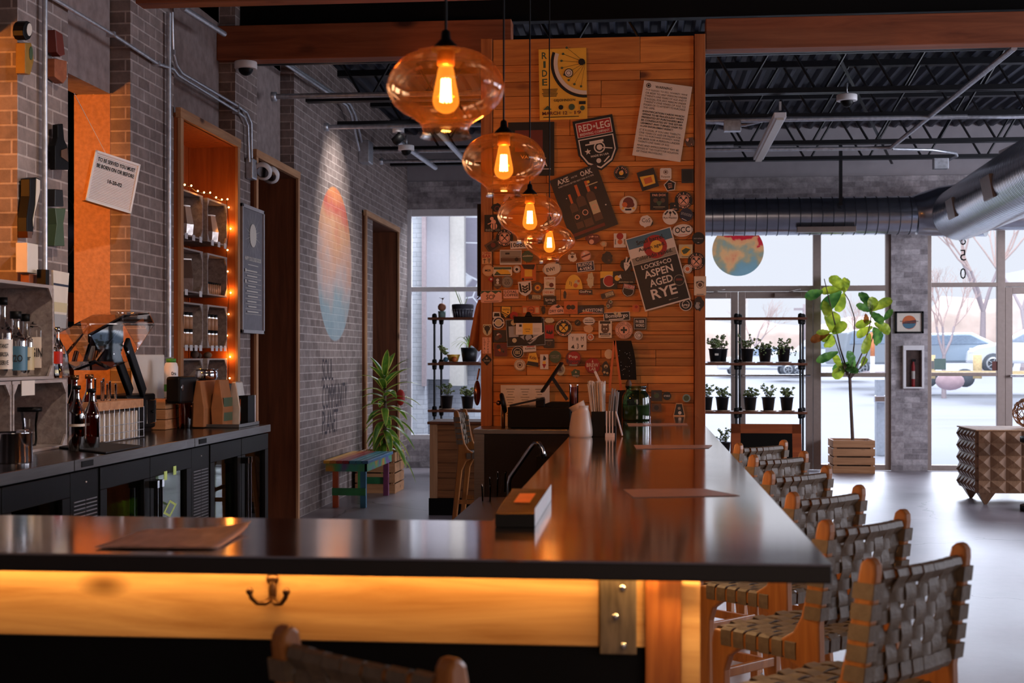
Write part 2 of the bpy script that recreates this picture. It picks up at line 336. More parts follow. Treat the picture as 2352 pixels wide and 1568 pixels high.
# floor: polished, cracked concrete
m, N, L, p = newmat('polished_concrete_floor')
geo = N.new('ShaderNodeNewGeometry'); n1 = N.new('ShaderNodeTexNoise'); n1.inputs['Scale'].default_value = .9; n1.inputs['Detail'].default_value = 9; n1.inputs['Roughness'].default_value = .65; L.new(geo.outputs['Position'], n1.inputs['Vector'])
cr = N.new('ShaderNodeValToRGB'); cr.color_ramp.elements[0].position = .3; cr.color_ramp.elements[1].position = .7; cr.color_ramp.elements[0].color = lin('#6f6870'); cr.color_ramp.elements[1].color = lin('#a39aa0'); L.new(n1.outputs[0], cr.inputs[0])
wv = N.new('ShaderNodeTexNoise'); wv.inputs['Scale'].default_value = 2.2; wv.inputs['Detail'].default_value = 6; L.new(geo.outputs['Position'], wv.inputs['Vector'])
va = N.new('ShaderNodeVectorMath'); va.operation = 'MULTIPLY_ADD'; L.new(wv.outputs['Color'], va.inputs[0]); va.inputs[1].default_value = (.5,.5,0); L.new(geo.outputs['Position'], va.inputs[2])
vo = N.new('ShaderNodeTexVoronoi'); vo.feature = 'DISTANCE_TO_EDGE'; vo.inputs['Scale'].default_value = .42; L.new(va.outputs[0], vo.inputs['Vector'])
ck = N.new('ShaderNodeMapRange'); ck.inputs['From Max'].default_value = .0035; L.new(vo.outputs['Distance'], ck.inputs[0])
mx = N.new('ShaderNodeMix'); mx.data_type = 'RGBA'; L.new(ck.outputs[0], mx.inputs[0]); mx.inputs[6].default_value = lin('#3a3436'); L.new(cr.outputs[0], mx.inputs[7]); L.new(mx.outputs[2], p.inputs['Base Color'])
rr = N.new('ShaderNodeMapRange'); rr.inputs['To Min'].default_value = .22; rr.inputs['To Max'].default_value = .42; L.new(n1.outputs[0], rr.inputs[0]); L.new(rr.outputs[0], p.inputs['Roughness'])
M['floor'] = m
st(MB().box(-3.4, 8.8, -3.5, YF, -.1, 0).build('floor', M['floor']))
# deck (corrugated, ribs run away from the camera)
b = MB(); pr = []; x = -3.4
while x < 8.8: pr += [(x, ZD), (x+.03, ZD+.05), (x+.085, ZD+.05), (x+.115, ZD)]; x += .15
n = len(pr); b.add([(a, -3.5, c) for a, c in pr]+[(a, YF, c) for a, c in pr], [(i, i+1, n+i+1, n+i) for i in range(n-1)], 0)
b.box(-9, 8.9, -3.6, YF+.3, ZD+.06, ZD+.2, 0)
st(b.build('ceiling', M['deck'], fix=False))
# ---- left wall
yp = {k: YX(k, XW) for k in (40, 156, 345, 418, 540, 590, 680)}
D0, D1 = YX(856, XW), YX(916, XW)       # far doorway
OP = 3.03
b = MB()
def pil(y0, y1): b.box(XB, XW, y0, y1, 0, ZD, 0)
pil(yp[40], yp[156]); pil(yp[345]-.33, YX(416, XW+.05))
L1, L2, L3 = YX(551, XW+.05), YX(590, XW+.05), YX(688, XW+.05)
b.box(XB, XW, yp[540], yp[590], 3.09, ZD); b.box(XB, XW, L1+.001, L2-.001, 0, 3.09); b.box(XB, XW, L3+.001, D0, 0, ZD); pil(D1, YF)
b.box(XB, XW, D0, D1, OP, ZD, 0)
b.box(XB, XR, -3.5, 4.4, 0, ZD, 0)
for y0, y1 in ((4.4, yp[40]), (yp[156], yp[345]-.33), (yp[418], yp[540]), (yp[590], yp[680])):
    b.box(XB, XR, y0, min(y1, L3)-.02, OP if y0 < 8 else 3.09, ZD-.0, 1)
b.box(XB+.05, XR, 4.35, yp[680], ZD-.38, ZD-.02, 1)
WL = st(b.build('wall_left', [M['brick'], M['conc']]))
# jamb faces of the opening behind the bar are stucco blocks
st(MB().box(XB-.02, XR-.004, yp[345]-.334, yp[345]-.3, 0, OP).build('trim_1', M['conc_warm']))
lg = pmat('stencil_paint', '#3b3238', .8)
lt = pmat('stencil_paint_teal', '#6fa3a8', .8)
fw = lambda py, y0, y1, z0, z1: (frame((XW+.002, (y0+y1)/2, (z0+z1)/2), (0,1,0), (0,0,1)), y1-y0, z1-z0)
for s, (xa, ya), (xb, yb), col in (('SOUL', (740, 823), (765, 873), lg), ('COMMUNITY', (740, 882), (797, 932), lg), ('PLANET', (740, 944), (776, 990), lg), ('2020', (741, 1002), (797, 1022), lt)):
    y0, y1 = YX(xa, XW), YX(xb, XW); z1 = onX(xa, ya, XW).z; z0 = onX(xb, yb, XW).z
    if s == '2020': continue
    b = MB(); text(b, s, frame((XW+.002, (y0+y1)/2, (z0+z1)/2), (0,1,0), (0,0,1)), (0,0,0), y1-y0, z1-z0); b.build('painted_lettering', col, WL)
# ---- adjoining room seen through the openings
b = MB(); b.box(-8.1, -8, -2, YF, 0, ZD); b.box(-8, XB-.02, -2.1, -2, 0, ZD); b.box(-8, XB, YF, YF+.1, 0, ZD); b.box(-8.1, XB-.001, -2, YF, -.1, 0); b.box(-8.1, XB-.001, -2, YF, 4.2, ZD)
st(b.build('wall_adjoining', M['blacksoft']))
# ---- far wall with the storefront openings
WX0, WX1 = onY(934, 0, YF).x, -.6
WZ0, WZ1 = .36, onY(0, 490, YF).z
S0, S1 = .2, onY(2047, 0, YF).x
T0, T1 = onY(2131, 0, YF).x, 6.4
b = MB(); Y0, Y1 = YF, YF+.3; ZS = 3.25
b.box(XW, WX0, Y0, Y1, 0, 3.74); b.box(WX0, WX1, Y0, Y1, 0, WZ0); b.box(WX1, S0, Y0, Y1, 0, 3.74); b.box(WX0, WX1, Y0, Y1, WZ1, 3.74)
b.box(S0, S1, Y0, Y1, ZS, 3.74); b.box(S1, T0, Y0, Y1, 0, 3.74); b.box(T0, T1, Y0, Y1, ZS, 3.74); b.box(T1, 8.9, Y0, Y1, 0, 3.74)
b.box(XB, 8.9, Y0+.02, Y1, 3.74, ZD+.1, 1)
st(b.build('wall_far', [M['brick_far'], M['plaster']]))
b = MB(); b.box(8.8, 8.9, -3.6, 2.4, 0, ZD+.1); 
for y0, y1 in ((2.4, 5.6), (6.9, 10.1), (11.4, 14.6)):
    b.box(8.8, 8.9, y0, y1, 0, 1.1); b.box(8.8, 8.9, y0, y1, 3.4, ZD+.1)
b.box(8.8, 8.9, 5.6, 6.9, 0, ZD+.1); b.box(8.8, 8.9, 10.1, 11.4, 0, ZD+.1); b.box(8.8, 8.9, 14.6, YF+.3, 0, ZD+.1)
st(b.build('wall_right', M['brick_far']))
st(MB().box(-3.4, 8.9, -3.6, -3.5, 0, ZD+.1).build('wall_rear', M['plaster']))
# ---- storefront frames
def wframe(name, rects, panes, mat='alu', y0=YF+.04, y1=YF+.12):
    b = MB()
    for i, (x0, x1, z0, z1) in enumerate(rects): b.box(x0, x1, y0+.0012*i, y1-.0012*i, z0, z1)
    o = st(b.build(name, M[mat], bevel=.004))
    for x0, x1, z0, z1 in panes:
        MB().box(x0-.01, x1+.01, y0+.035, y0+.041, z0-.01, z1+.01).build('pane', M['glassw'], o)
    return o
zf = lambda py: onY(1176, py, YF).z if False else HC+(HZ-py)*(YF/CS*1.0)/FPX
zx = lambda px, py: onY(px, py, YF+.04).z
xx = lambda px: onY(px, 0, YF+.04).x
t = .055
zr = zx(1000, 664)
wframe('window_1', [(WX0, WX0+t, WZ0, WZ1), (WX1-t, WX1, WZ0, WZ1), (WX0, WX1, WZ0, WZ0+.06), (WX0, WX1, WZ1-.09, WZ1), (WX0, WX1, zr-.03, zr+.03)],
       [(WX0+t, WX1-t, WZ0+.06, zr-.03), (WX0+t, WX1-t, zr+.03, WZ1-.09)], 'white')
# storefront 1 : transoms, side light, pair of doors
zt = zx(1800, 663); zm = zx(1960, 860); xj0, xj1 = xx(1868), xx(1886); xe = S1
wframe('window_2', [(S0, S0+t, 0, ZS), (xe-.06, xe, 0, ZS), (xj0, xj1, 0, ZS), (S0, xe, zt-.03, zt+.04), (xj1, xe, 0, .07), (S0, xe, ZS-.06, ZS), (xj1, xe, zm-.03, zm+.025)],
       [(S0+t, xj0, zt+.04, ZS-.06), (xj1, xe-.06, zt+.04, ZS-.06), (xj1, xe-.06, zm+.025, zt-.03), (xj1, xe-.06, .07, zm-.03)])
def leaf_door(name, x0, x1, zt, lab=None):
    a = xx(1700)-xx(1684)
    o = wframe(name, [(x0, x0+a, 0, zt), (x1-a, x1, 0, zt), (x0+a, x1-a, zt-.085, zt), (x0+a, x1-a, 0, .2)], [(x0+a, x1-a, .2, zt-.085)], y0=YF+.05, y1=YF+.1)
    zb = zx(1780, 862)
    b = MB(); b.tube([(x0+.04, YF-.02, zb), (x1-.04, YF-.02, zb)], .016, 10); b.tube([(x0+.06, YF-.02, zb), (x0+.06, YF+.06, zb)], .012, 8); b.tube([(x1-.06, YF-.02, zb), (x1-.06, YF+.06, zb)], .012, 8)
    b.build('push_bar', M['chrome'], o)
    c = MB(); c.box((x0+x1)/2-.02, (x0+x1)/2+.32, YF-.01, YF+.05, zt-.075, zt-.02); c.bar(((x0+x1)/2+.1, YF+.0, zt-.02), ((x0+x1)/2+.3, YF-.1, zt+.02), .02, .01); c.build('door_closer', M['alu'], o, bevel=.005)
    return o
xd = xx(1696)
leaf_door('door_1', xd-(xj0-xd)-.0, xd-.004, zt-.035); leaf_door('door_2', xd+.004, xj0-.004, zt-.035)
# storefront 2
xk0, xk1 = xx(2291), xx(2309); zt2 = zx(2200, 654); zm2 = zx(2200, 859)
wframe('window_3', [(T0, T0+.055, 0, ZS), (xk0, xk1, 0, ZS), (T0, T1, zt2-.025, zt2+.03), (T0, xk0, zm2-.025, zm2+.02), (T0, xk0, 0, .07), (T0, T1, ZS-.06, ZS), (T1-.06, T1, 0, ZS)],
       [(T0+.055, xk0, .07, zm2-.025), (T0+.055, xk0, zm2+.02, zt2-.025), (T0+.055, xk0, zt2+.03, ZS-.06), (xk1, T1-.06, zt2+.03, ZS-.06)])
leaf_door('door_3', xk1+.004, xk1+1.02, zt2-.03); leaf_door('door_4', xk1+1.03, xk1+2.05, zt2-.03)
# ---- framed openings of the left wall
def doorcase(name, y0, y1, zt, x0, x1, mats=('jamb','trimw','trimy')):
    b = MB(); b.box(x0, x1-.02, y0, y0+.035, 0, zt-.06); b.box(x0, x1-.02, y1-.035, y1, 0, zt-.06); b.box(x0, x1-.02, y0, y1, zt-.06, zt-.025)
    o = b.build(name, M[mats[0]])
    MB().box(x1-.02, x1, y0-.01, y0+.045, 0, zt-.06).box(x1-.02, x1, y1-.045, y1+.01, 0, zt-.06).build('casing_edge', M[mats[1]], o)
    MB().box(x1-.03, x1+.004, y0-.02, y1+.02, zt-.062, zt).build('header_board', M[mats[2]], o)
    return st(o)
XN = XW+.05
doorcase('door_5', YX(590, XN), YX(688, XN), 3.08, -3.78, XN)
doorcase('door_6', YX(842, XN), YX(918, XN), 3.06, -3.62, XN)
# niche case
NY0, NY1 = YX(416, XN), YX(551, XN)
b = MB(); b.box(-3.42, XN-.02, NY0, NY0+.04, .8, 3.02); b.box(-3.42, XN-.02, NY1-.04, NY1, .8, 3.02); b.box(-3.42, XN-.02, NY0, NY1, 3.02, 3.055)
k = 0; y = NY0+.04
while y < NY1-.04: b.box(-3.42, -3.392-.006*(k % 2), y, min(y+.098, NY1-.04), .8, 3.02); y += .1; k += 1
o = b.build('wall_niche', M['niche'])
MB().box(XN-.02, XN, NY0-.005, NY0+.05, .8, 3.02).box(XN-.02, XN, NY1-.05, NY1+.005, .8, 3.02).build('casing_edge', M['trimw'], o)
MB().box(XN-.03, XN+.004, NY0-.02, NY1+.02, 3.02, 3.085).build('header_board', M['trimy'], o)
st(o)
# ---- timber beams and black steel beam
def beamobj(x0, x1, y0, y1, z0, z1, lab, mat='beam'):
    return tag(MB().box(x0, x1, y0, y1, z0, z1).build('wooden_beam' if mat == 'beam' else 'steel_beam', M[mat], bevel=.006), lab, 'beam')
YB = 9.9
zb0, zb1 = onY(800, 132, YB).z, onY(800, 52, YB).z
beamobj(XR, -.96, YB, YB+.16, zb0, zb1, 'long brown timber beam from the left wall to the sticker-covered column')
beamobj(.46, 8.8, YB, YB+.16, onY(1900, 107, YB).z, onY(1900, 36, YB).z, 'timber beam running right from the sticker-covered column')
beamobj(XR, 8.8, YB+.2, YB+.3, zb1+.03, ZD, 'black steel beam under the ceiling above the timber beams', 'black')
yb = 8.1; beamobj(XR, .3, yb-.14, yb, onY(800, 9, yb).z, onY(800, 9, yb).z+.26, 'nearest timber beam whose underside crosses the top edge')
# ---- open web joists
jz = 3.78
for i, (py, yj) in enumerate(((0, 10.55), (214, 0), (272, 0), (332, 0), (368, 0), (400, 0))):
    if not yj: yj = onZ(1900, py, jz).y
    r_ = thing('steel_joist', ['first open-web steel joist just behind the timber beam', 'second open-web joist, carrying the dome camera at right', 'third open-web joist back from the timber beam', 'fourth open-web joist, middle of the far ceiling', 'fifth open-web joist, second nearest the storefront wall', 'last open-web joist, hard against the storefront wall'][i], 'ceiling joist', (0, yj, 0), 0, 'open-web steel joists')
    MB().box(XW, 8.8, yj-.05, yj-.01, jz, jz+.045).box(XW, 8.8, yj+.01, yj+.05, jz, jz+.045).build('bottom_chord', M['steel_dark'], r_)
    MB().box(XW, 8.8, yj-.05, yj+.05, ZD-.07, ZD-.01).build('top_chord', M['steel_dark'], r_)
    b = MB(); x = XW+.1+i*.13
    while x < 8.5: b.tube([(x, yj, ZD-.03), (x+.3, yj, jz+.02)], .013, 6); b.tube([(x+.36, yj, jz+.02), (x+.66, yj, ZD-.03)], .013, 6); x += .68
    b.build('web_bars', M['steel_dark'], r_)
# diagonal bridging strap
tag(MB().bar((1.2, 10.4, 4.3), (3.1, 17.2, 3.85), .03, .01).build('bridging_strap', M['steel_dark']), 'thin dark metal strap running diagonally under the deck at right', 'strap')
# ================================================================== OUTDOORS
M['snow'] = pmat('snowy_ground', '#84868e', .9, var=.03, scale=.3)
b = MB(); b.add([(-60, YF+.32, -.06), (90, YF+.32, -.06), (90, 45, -.05), (-60, 45, -.05), (90, 130, 1.2), (-60, 130, 1.2)], [(0,1,2,3), (3,2,4,5)])
st(b.build('ground', M['snow'], fix=False))
M['hazywood'] = pmat('far_branches', '#c6aea8', .9, var=.15)  # pale tones put haze and overexposure into the far wood and brush
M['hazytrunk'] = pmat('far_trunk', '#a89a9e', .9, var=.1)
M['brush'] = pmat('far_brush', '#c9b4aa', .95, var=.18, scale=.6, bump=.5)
# brush bank on the horizon
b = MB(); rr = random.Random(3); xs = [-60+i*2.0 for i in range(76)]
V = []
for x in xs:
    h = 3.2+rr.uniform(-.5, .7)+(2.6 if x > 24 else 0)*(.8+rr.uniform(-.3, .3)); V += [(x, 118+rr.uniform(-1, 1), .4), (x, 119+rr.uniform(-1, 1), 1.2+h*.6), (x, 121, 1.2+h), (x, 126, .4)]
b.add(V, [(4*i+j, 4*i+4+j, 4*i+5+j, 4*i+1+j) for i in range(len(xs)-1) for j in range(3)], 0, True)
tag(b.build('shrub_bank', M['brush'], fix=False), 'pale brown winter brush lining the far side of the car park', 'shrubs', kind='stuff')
# bare trees
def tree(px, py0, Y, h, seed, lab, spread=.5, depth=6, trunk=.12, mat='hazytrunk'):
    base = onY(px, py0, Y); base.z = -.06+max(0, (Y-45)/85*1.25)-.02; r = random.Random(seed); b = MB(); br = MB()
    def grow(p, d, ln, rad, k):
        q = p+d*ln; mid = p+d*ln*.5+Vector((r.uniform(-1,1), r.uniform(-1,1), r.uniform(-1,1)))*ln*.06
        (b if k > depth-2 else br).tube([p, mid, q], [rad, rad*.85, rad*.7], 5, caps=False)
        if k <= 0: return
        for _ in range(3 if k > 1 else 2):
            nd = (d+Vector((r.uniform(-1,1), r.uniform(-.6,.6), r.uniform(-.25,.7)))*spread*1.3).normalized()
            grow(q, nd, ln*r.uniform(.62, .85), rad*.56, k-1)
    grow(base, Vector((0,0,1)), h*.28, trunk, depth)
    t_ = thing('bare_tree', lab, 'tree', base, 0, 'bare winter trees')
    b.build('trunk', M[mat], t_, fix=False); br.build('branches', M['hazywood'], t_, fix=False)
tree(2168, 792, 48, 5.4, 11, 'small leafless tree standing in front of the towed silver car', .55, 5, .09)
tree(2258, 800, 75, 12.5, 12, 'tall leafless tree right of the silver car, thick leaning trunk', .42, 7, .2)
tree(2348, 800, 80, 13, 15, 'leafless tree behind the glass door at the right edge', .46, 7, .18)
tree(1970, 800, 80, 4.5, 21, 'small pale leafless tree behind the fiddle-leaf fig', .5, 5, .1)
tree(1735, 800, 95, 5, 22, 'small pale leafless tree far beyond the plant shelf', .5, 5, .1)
# cars
M['carw'] = pmat('pale_car_paint', '#d9dee6', .25, .1, var=.02, coat=.5)
M['cars'] = pmat('silver_car_paint', '#9fb0bf', .25, .5, var=.02, coat=.5)
M['card'] = pmat('grey_car_paint', '#9aa2ac', .3, .3, var=.02)
M['carglass'] = pmat('car_glass', '#8fa0b4', .1, .2)
M['tyre'] = pmat('tyre', '#5a5f68', .8)
M['rim'] = pmat('alloy_rim', '#c9ced6', .3, .6)
def car(c, L_, h, facing, paint, lab, rz=0, suv=False, wr=.33):
    """c = ground point under the middle; body profile extruded, rounded by a bevel"""
    t_ = thing('car', lab, 'car', c, rz); f = facing
    P = [(-.5,.22),(-.5,.55),(-.46,.62),(-.36,.66),(-.22,.98),(.10,1.0),(.27,.70),(.42,.62),(.49,.50),(.5,.24)] if not suv else [(-.5,.25),(-.5,.6),(-.47,.95),(-.40,1.0),(.08,1.0),(.22,.68),(.44,.62),(.49,.5),(.5,.25)]
    pts = [(f*x*L_, z*h) for x, z in P]
    b = MB(); b.prism([(x, z) for x, z in pts], 'y', -.85, .85); b.build('body', M[paint], t_, bevel=.09, local=True)
    g = MB(); G = [(-.33,.67),(-.21,.94),(.09,.95),(.23,.70)] if not suv else [(-.45,.68),(-.42,.94),(.07,.95),(.18,.70)]
    g.prism([(f*x*L_, z*h) for x, z in G], 'y', -.87, .87); g.build('side_windows', M['carglass'], t_, bevel=.03, local=True)
    for sx in (-.32, .32):
        for sy in (-.86, .70):
            w_ = MB(); rot = Matrix.Rotation(R(90), 3, 'X')
            w_.lathe([(.001,-.09),(wr,-.09),(wr,.09),(.001,.09)], (sx*L_, sy+.08, wr), 20, 0, True, rot)
            o = w_.build('wheel', M['tyre'], t_, local=True)
            q = MB(); q.lathe([(wr*.62,0),(wr*.66,.02),(wr*.5,.03)], (sx*L_, sy-.02, wr), 18, 0, True, rot)
            for a in range(5): q.bar((sx*L_, sy-.03, wr), (sx*L_+math.cos(a*1.2566)*wr*.6, sy-.03, wr+math.sin(a*1.2566)*wr*.6), .05, .02)
            q.build('alloy_rim', M['rim'], o, local=True)
    lm = MB(); lm.box(f*.465*L_-.06, f*.465*L_+.06, -.86, -.6, h*.46, h*.57); lm.build('headlight', M['white'], t_, bevel=.02, local=True)
    return t_
c = onY(2195, 846, 51); c.z = HC-.0-30*51/FPX; c.z = onY(2195, 853, 51).z
car(c, 5.0, 1.42, 1, 'cars', 'silver saloon car strapped on the trailer, nose pointing right', R(-8))
g0 = onY(1790, 866, 72)
car(onY(1757, 864, 72), 5.0, 1.55, -1, 'carw', 'white car behind the plant shelf, nose hidden by the door post')
car(onY(1880, 864, 66), 4.8, 1.9, -1, 'carw', 'tall white car behind the fiddle-leaf fig', 0, True)
car(onY(2030, 862, 58), 4.6, 1.9, 1, 'card', 'grey car with red tail light beside the brick pier', R(20), True)
car(onY(2390, 858, 45), 4.6, 1.45, -1, 'carw', 'white car parked behind the right glass door', R(-12))
# trailer under the silver car
t_ = thing('trailer', 'dark flatbed trailer carrying the silver saloon car', 'trailer', (c.x, c.y, c.z-.55))
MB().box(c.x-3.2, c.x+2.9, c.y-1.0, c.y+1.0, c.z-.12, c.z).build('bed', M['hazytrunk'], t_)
for dx in (-1.2, .1):
    MB().lathe([(.001,-.1),(.33,-.1),(.33,.1),(.001,.1)], (c.x+dx, c.y-1.0, c.z-.22), 18, 0, True, Matrix.Rotation(R(90), 3, 'X')).build('wheel', M['tyre'], t_)
M['yellow'] = pmat('faded_yellow_paint', '#d9bf90', .8)
k0, k1 = onY(2100, 857, 34), onY(2420, 860, 34)
tag(MB().box(k0.x, k1.x, 34, 34.25, k0.z-.06, k0.z+.06).build('kerb', M['yellow']), 'yellow painted kerb across the snowy car park', 'kerb')
k = onY(2182, 884, 30); b = MB(); b.ball((k.x, k.y, k.z+.08), .27, 16, 0, (1.15, .8, .72))
tag(b.build('boulder', pmat('pinkish_rock', '#b59aa0', .9, var=.1, bump=.5, scale=8)), 'pinkish boulder sitting on the snow before the yellow kerb', 'rock')
for i, (px, lab) in enumerate(((2138, 'yellow bollard beside the brick pier outside'), (2245, 'short yellow marker post under the silver car'))):
    k = onY(px, 862, 44); tag(MB().cyl((k.x, k.y, k.z-.1), .14, 0, .75, 12).build('bollard', M['yellow']), lab, 'bollard')
k = onY(2004, 862, 43)
t_ = thing('traffic_delineator', 'orange and white traffic post on a base in the car park', 'traffic post', k)
MB().cyl(k, .07, .6, 1.35, 10).build('orange_top', pmat('orange_plastic', '#e08a5a', .6), t_); MB().cyl(k, .07, 0, .6, 10).cyl(k, .35, -.05, .06, 14).build('white_base', M['white'], t_)
k = onY(1848, 800, 90)
t_ = thing('utility_pole', 'distant wooden utility pole with a crossarm', 'pole', k)
MB().cyl(k, .12, -1, 2.9, 8).build('shaft', M['hazytrunk'], t_); MB().box(k.x-.7, k.x+.7, k.y-.1, k.y, k.z+2.5, k.z+2.65).build('crossarm', M['hazytrunk'], t_)
k = onY(2022, 1074, 21)
t_ = thing('post_with_handle', 'grey metal post with a lever just outside the side window', 'post', (k.x, k.y, -.05))
MB().box(k.x-.07, k.x+.07, 20.9, 21.1, -.06, 1.1).build('column', pmat('grey_outdoor_metal', '#a6adb8', .5), t_, bevel=.01); MB().box(k.x-.12, k.x+.05, 20.8, 20.9, .75, .86).build('lever', M['chrome'], t_, bevel=.02)
# building corner outside the left window
M['wbrick'] = brickmat('white_painted_brick', '#d2d6dd', '#c3c8d0', '#b3b8c2', stain=.12)
t_ = thing('neighbouring_facade', 'white painted brick facade with grey pilaster outside the left window', 'building', (-2.0, 20.0, -.05))
xa = lambda px, y: onY(px, 0, y).x
MB().box(-7, xa(976, 20.2), 20.2, 20.5, -.06, 5.5).build('brick_wall', M['wbrick'], t_)
MB().box(xa(971, 20.2), xa(980, 20.2), 20.1, 20.2, 1.0, 5.5).build('downpipe', M['hazytrunk'], t_)
MB().box(xa(980, 20.3), xa(1031, 20.3), 20.3, 20.8, 1.1, 5.5).build('grey_pilaster', pmat('grey_render', '#b4b3ba', .9, var=.02), t_)
MB().box(xa(1031, 20.4), xa(1066, 20.4), 20.4, 20.8, 1.0, 4.3).build('cream_panel', pmat('cream_render', '#cfccc6', .9, var=.05), t_)
MB().box(-7, 0.5, 20.85, 21.1, -.06, 5.5).build('back_wall', M['wbrick'], t_)
m, N, L, p = newmat('leaf_mural_paint'); wv = N.new('ShaderNodeTexVoronoi'); wv.feature = 'DISTANCE_TO_EDGE'; wv.inputs['Scale'].default_value = 2.2
tc = N.new('ShaderNodeTexCoord'); L.new(tc.outputs['Object'], wv.inputs['Vector']); cr = N.new('ShaderNodeValToRGB'); cr.color_ramp.elements[0].position = .015; cr.color_ramp.elements[1].position = .03
cr.color_ramp.elements[0].color = lin('#cdd2da'); cr.color_ramp.elements[1].color = lin('#82808f'); L.new(wv.outputs['Distance'], cr.inputs[0]); L.new(cr.outputs[0], p.inputs['Base Color'])
MB().box(xa(1066, 20.6), 0.3, 20.6, 20.8, 1.35, 4.0).build('painted_panel', m, t_)
# ================================================================== STICKER COLUMN
YP = 8.7; PX0, PX1 = onY(1105, 0, YP).x, onY(1620, 0, YP).x; PZ1 = onY(1360, 84, YP).z
pz = lambda py: onY(1360, py, YP).z
pxx = lambda px: onY(px, 0, YP).x
col = thing('clad_column', 'wide square column clad in orange pine boards and covered in stickers', 'column', ((PX0+PX1)/2, YP+.5, 0))
b = MB(); b.box(PX0+.02, PX1-.02, YP+.04, YP+1.0, 0, PZ1-.02); b.build('core', M['jamb'], col)
rows = [86,146,163,185,218,247,267,310,340,371,383,419,441,472,490,530,552,575,606,623,652,663,690,703,728,739,760,769,786,803,822,840,862,880,900,925,955,990,1040,1090,1150,1210]
rp = random.Random(5); b = MB(); xl, xr_ = pxx(1132), pxx(1594)
for a, c in zip(rows[:-1], rows[1:]):
    x = xl
    while x < xr_-.01:
        wd = rp.choice([.22,.35,.5,.7,.95,1.3]); x1 = min(x+wd, xr_)
        if xr_-x1 < .12: x1 = xr_
        d = rp.uniform(-.004, .006)
        b.box(x+.0012, x1-.0012, YP+.002+d, YP+.06, pz(c)+.0012, pz(a)-.0012); x = x1
b.build('cladding_boards', M['plank'], col, bevel=.0015)
for x0, x1 in ((PX0, xl-.003), (xr_+.003, PX1)):
    MB().box(x0, x1, YP-.012, YP+.03, 0, PZ1).build('corner_board', M['postw'], col, bevel=.003)
for s in (PX0, PX1-.02): MB().box(s, s+.02, YP+.03, YP+1.0, 0, PZ1).build('side_board', M['postw'], col)
# ---- paints used on printed things
PAL = {'k':'#131211','w':'#d8cdbf','c':'#dccbb0','r':'#a3201c','y':'#e8b23a','o':'#c8622a','n':'#1a2138','g':'#41553a','b':'#5a4030','t':'#7d9a94','e':'#8d8474','d':'#2c2622','p':'#e0a487','l':'#c3b48c','m':'#6a2b20','s':'#9a9a9a','f':'#d0a070','z':'#3c6a80'}
PM = {k: pmat('print_'+k, v, .45, var=.04) for k, v in PAL.items()}; PK = list(PAL); PML = [PM[k] for k in PK]
pi = lambda k: PK.index(k)
def outline(shape, w, h):
    if shape == 'r': return [(-w/2,-h/2),(w/2,-h/2),(w/2,h/2),(-w/2,h/2)]
    if shape == 'rr':
        r = min(w, h)*.14; P = []
        for cx, cy, a0 in ((w/2-r,-h/2+r,-90),(w/2-r,h/2-r,0),(-w/2+r,h/2-r,90),(-w/2+r,-h/2+r,180)):
            P += [(cx+r*math.cos(R(a0+a)), cy+r*math.sin(R(a0+a))) for a in (0,30,60,90)]
        return P
    if shape == 'c': return [(w/2*math.cos(i*2*math.pi/28), h/2*math.sin(i*2*math.pi/28)) for i in range(28)]
    if shape[0] == 'g': k = int(shape[1:]); return [(w/2*math.cos((i+.25)*2*math.pi/k if k != 5 else R(90)+i*2*math.pi/k), h/2*math.sin((i+.25)*2*math.pi/k if k != 5 else R(90)+i*2*math.pi/k)) for i in range(k)]
    if shape == 'd': return [(0,-h/2),(w/2,0),(0,h/2),(-w/2,0)]
    if shape == 's': return [(-w/2,h/2),(-w/2,-h*.15),(-w*.32,-h*.36),(0,-h/2),(w*.32,-h*.36),(w/2,-h*.15),(w/2,h/2)]
    if shape == 'h': return [(w/2*math.cos(i*math.pi/16), -h/2+h*math.sin(i*math.pi/16)) for i in range(17)]
    if shape == 'a': return [(-w/2,-h/2),(w/2,-h/2),(w*.3,h/2),(-w*.3,h/2)]
    if shape == 't': return [(-w*.5,-h*.5),(w*.5,-h*.5),(w*.42,0),(w*.2,h*.5),(-w*.35,h*.4)]
    r_ = random.Random(int(shape[1:] or 1)); return [(w/2*math.cos(i*2*math.pi/18)*r_.uniform(.72,1.05), h/2*math.sin(i*2*math.pi/18)*r_.uniform(.72,1.05)) for i in range(18)]
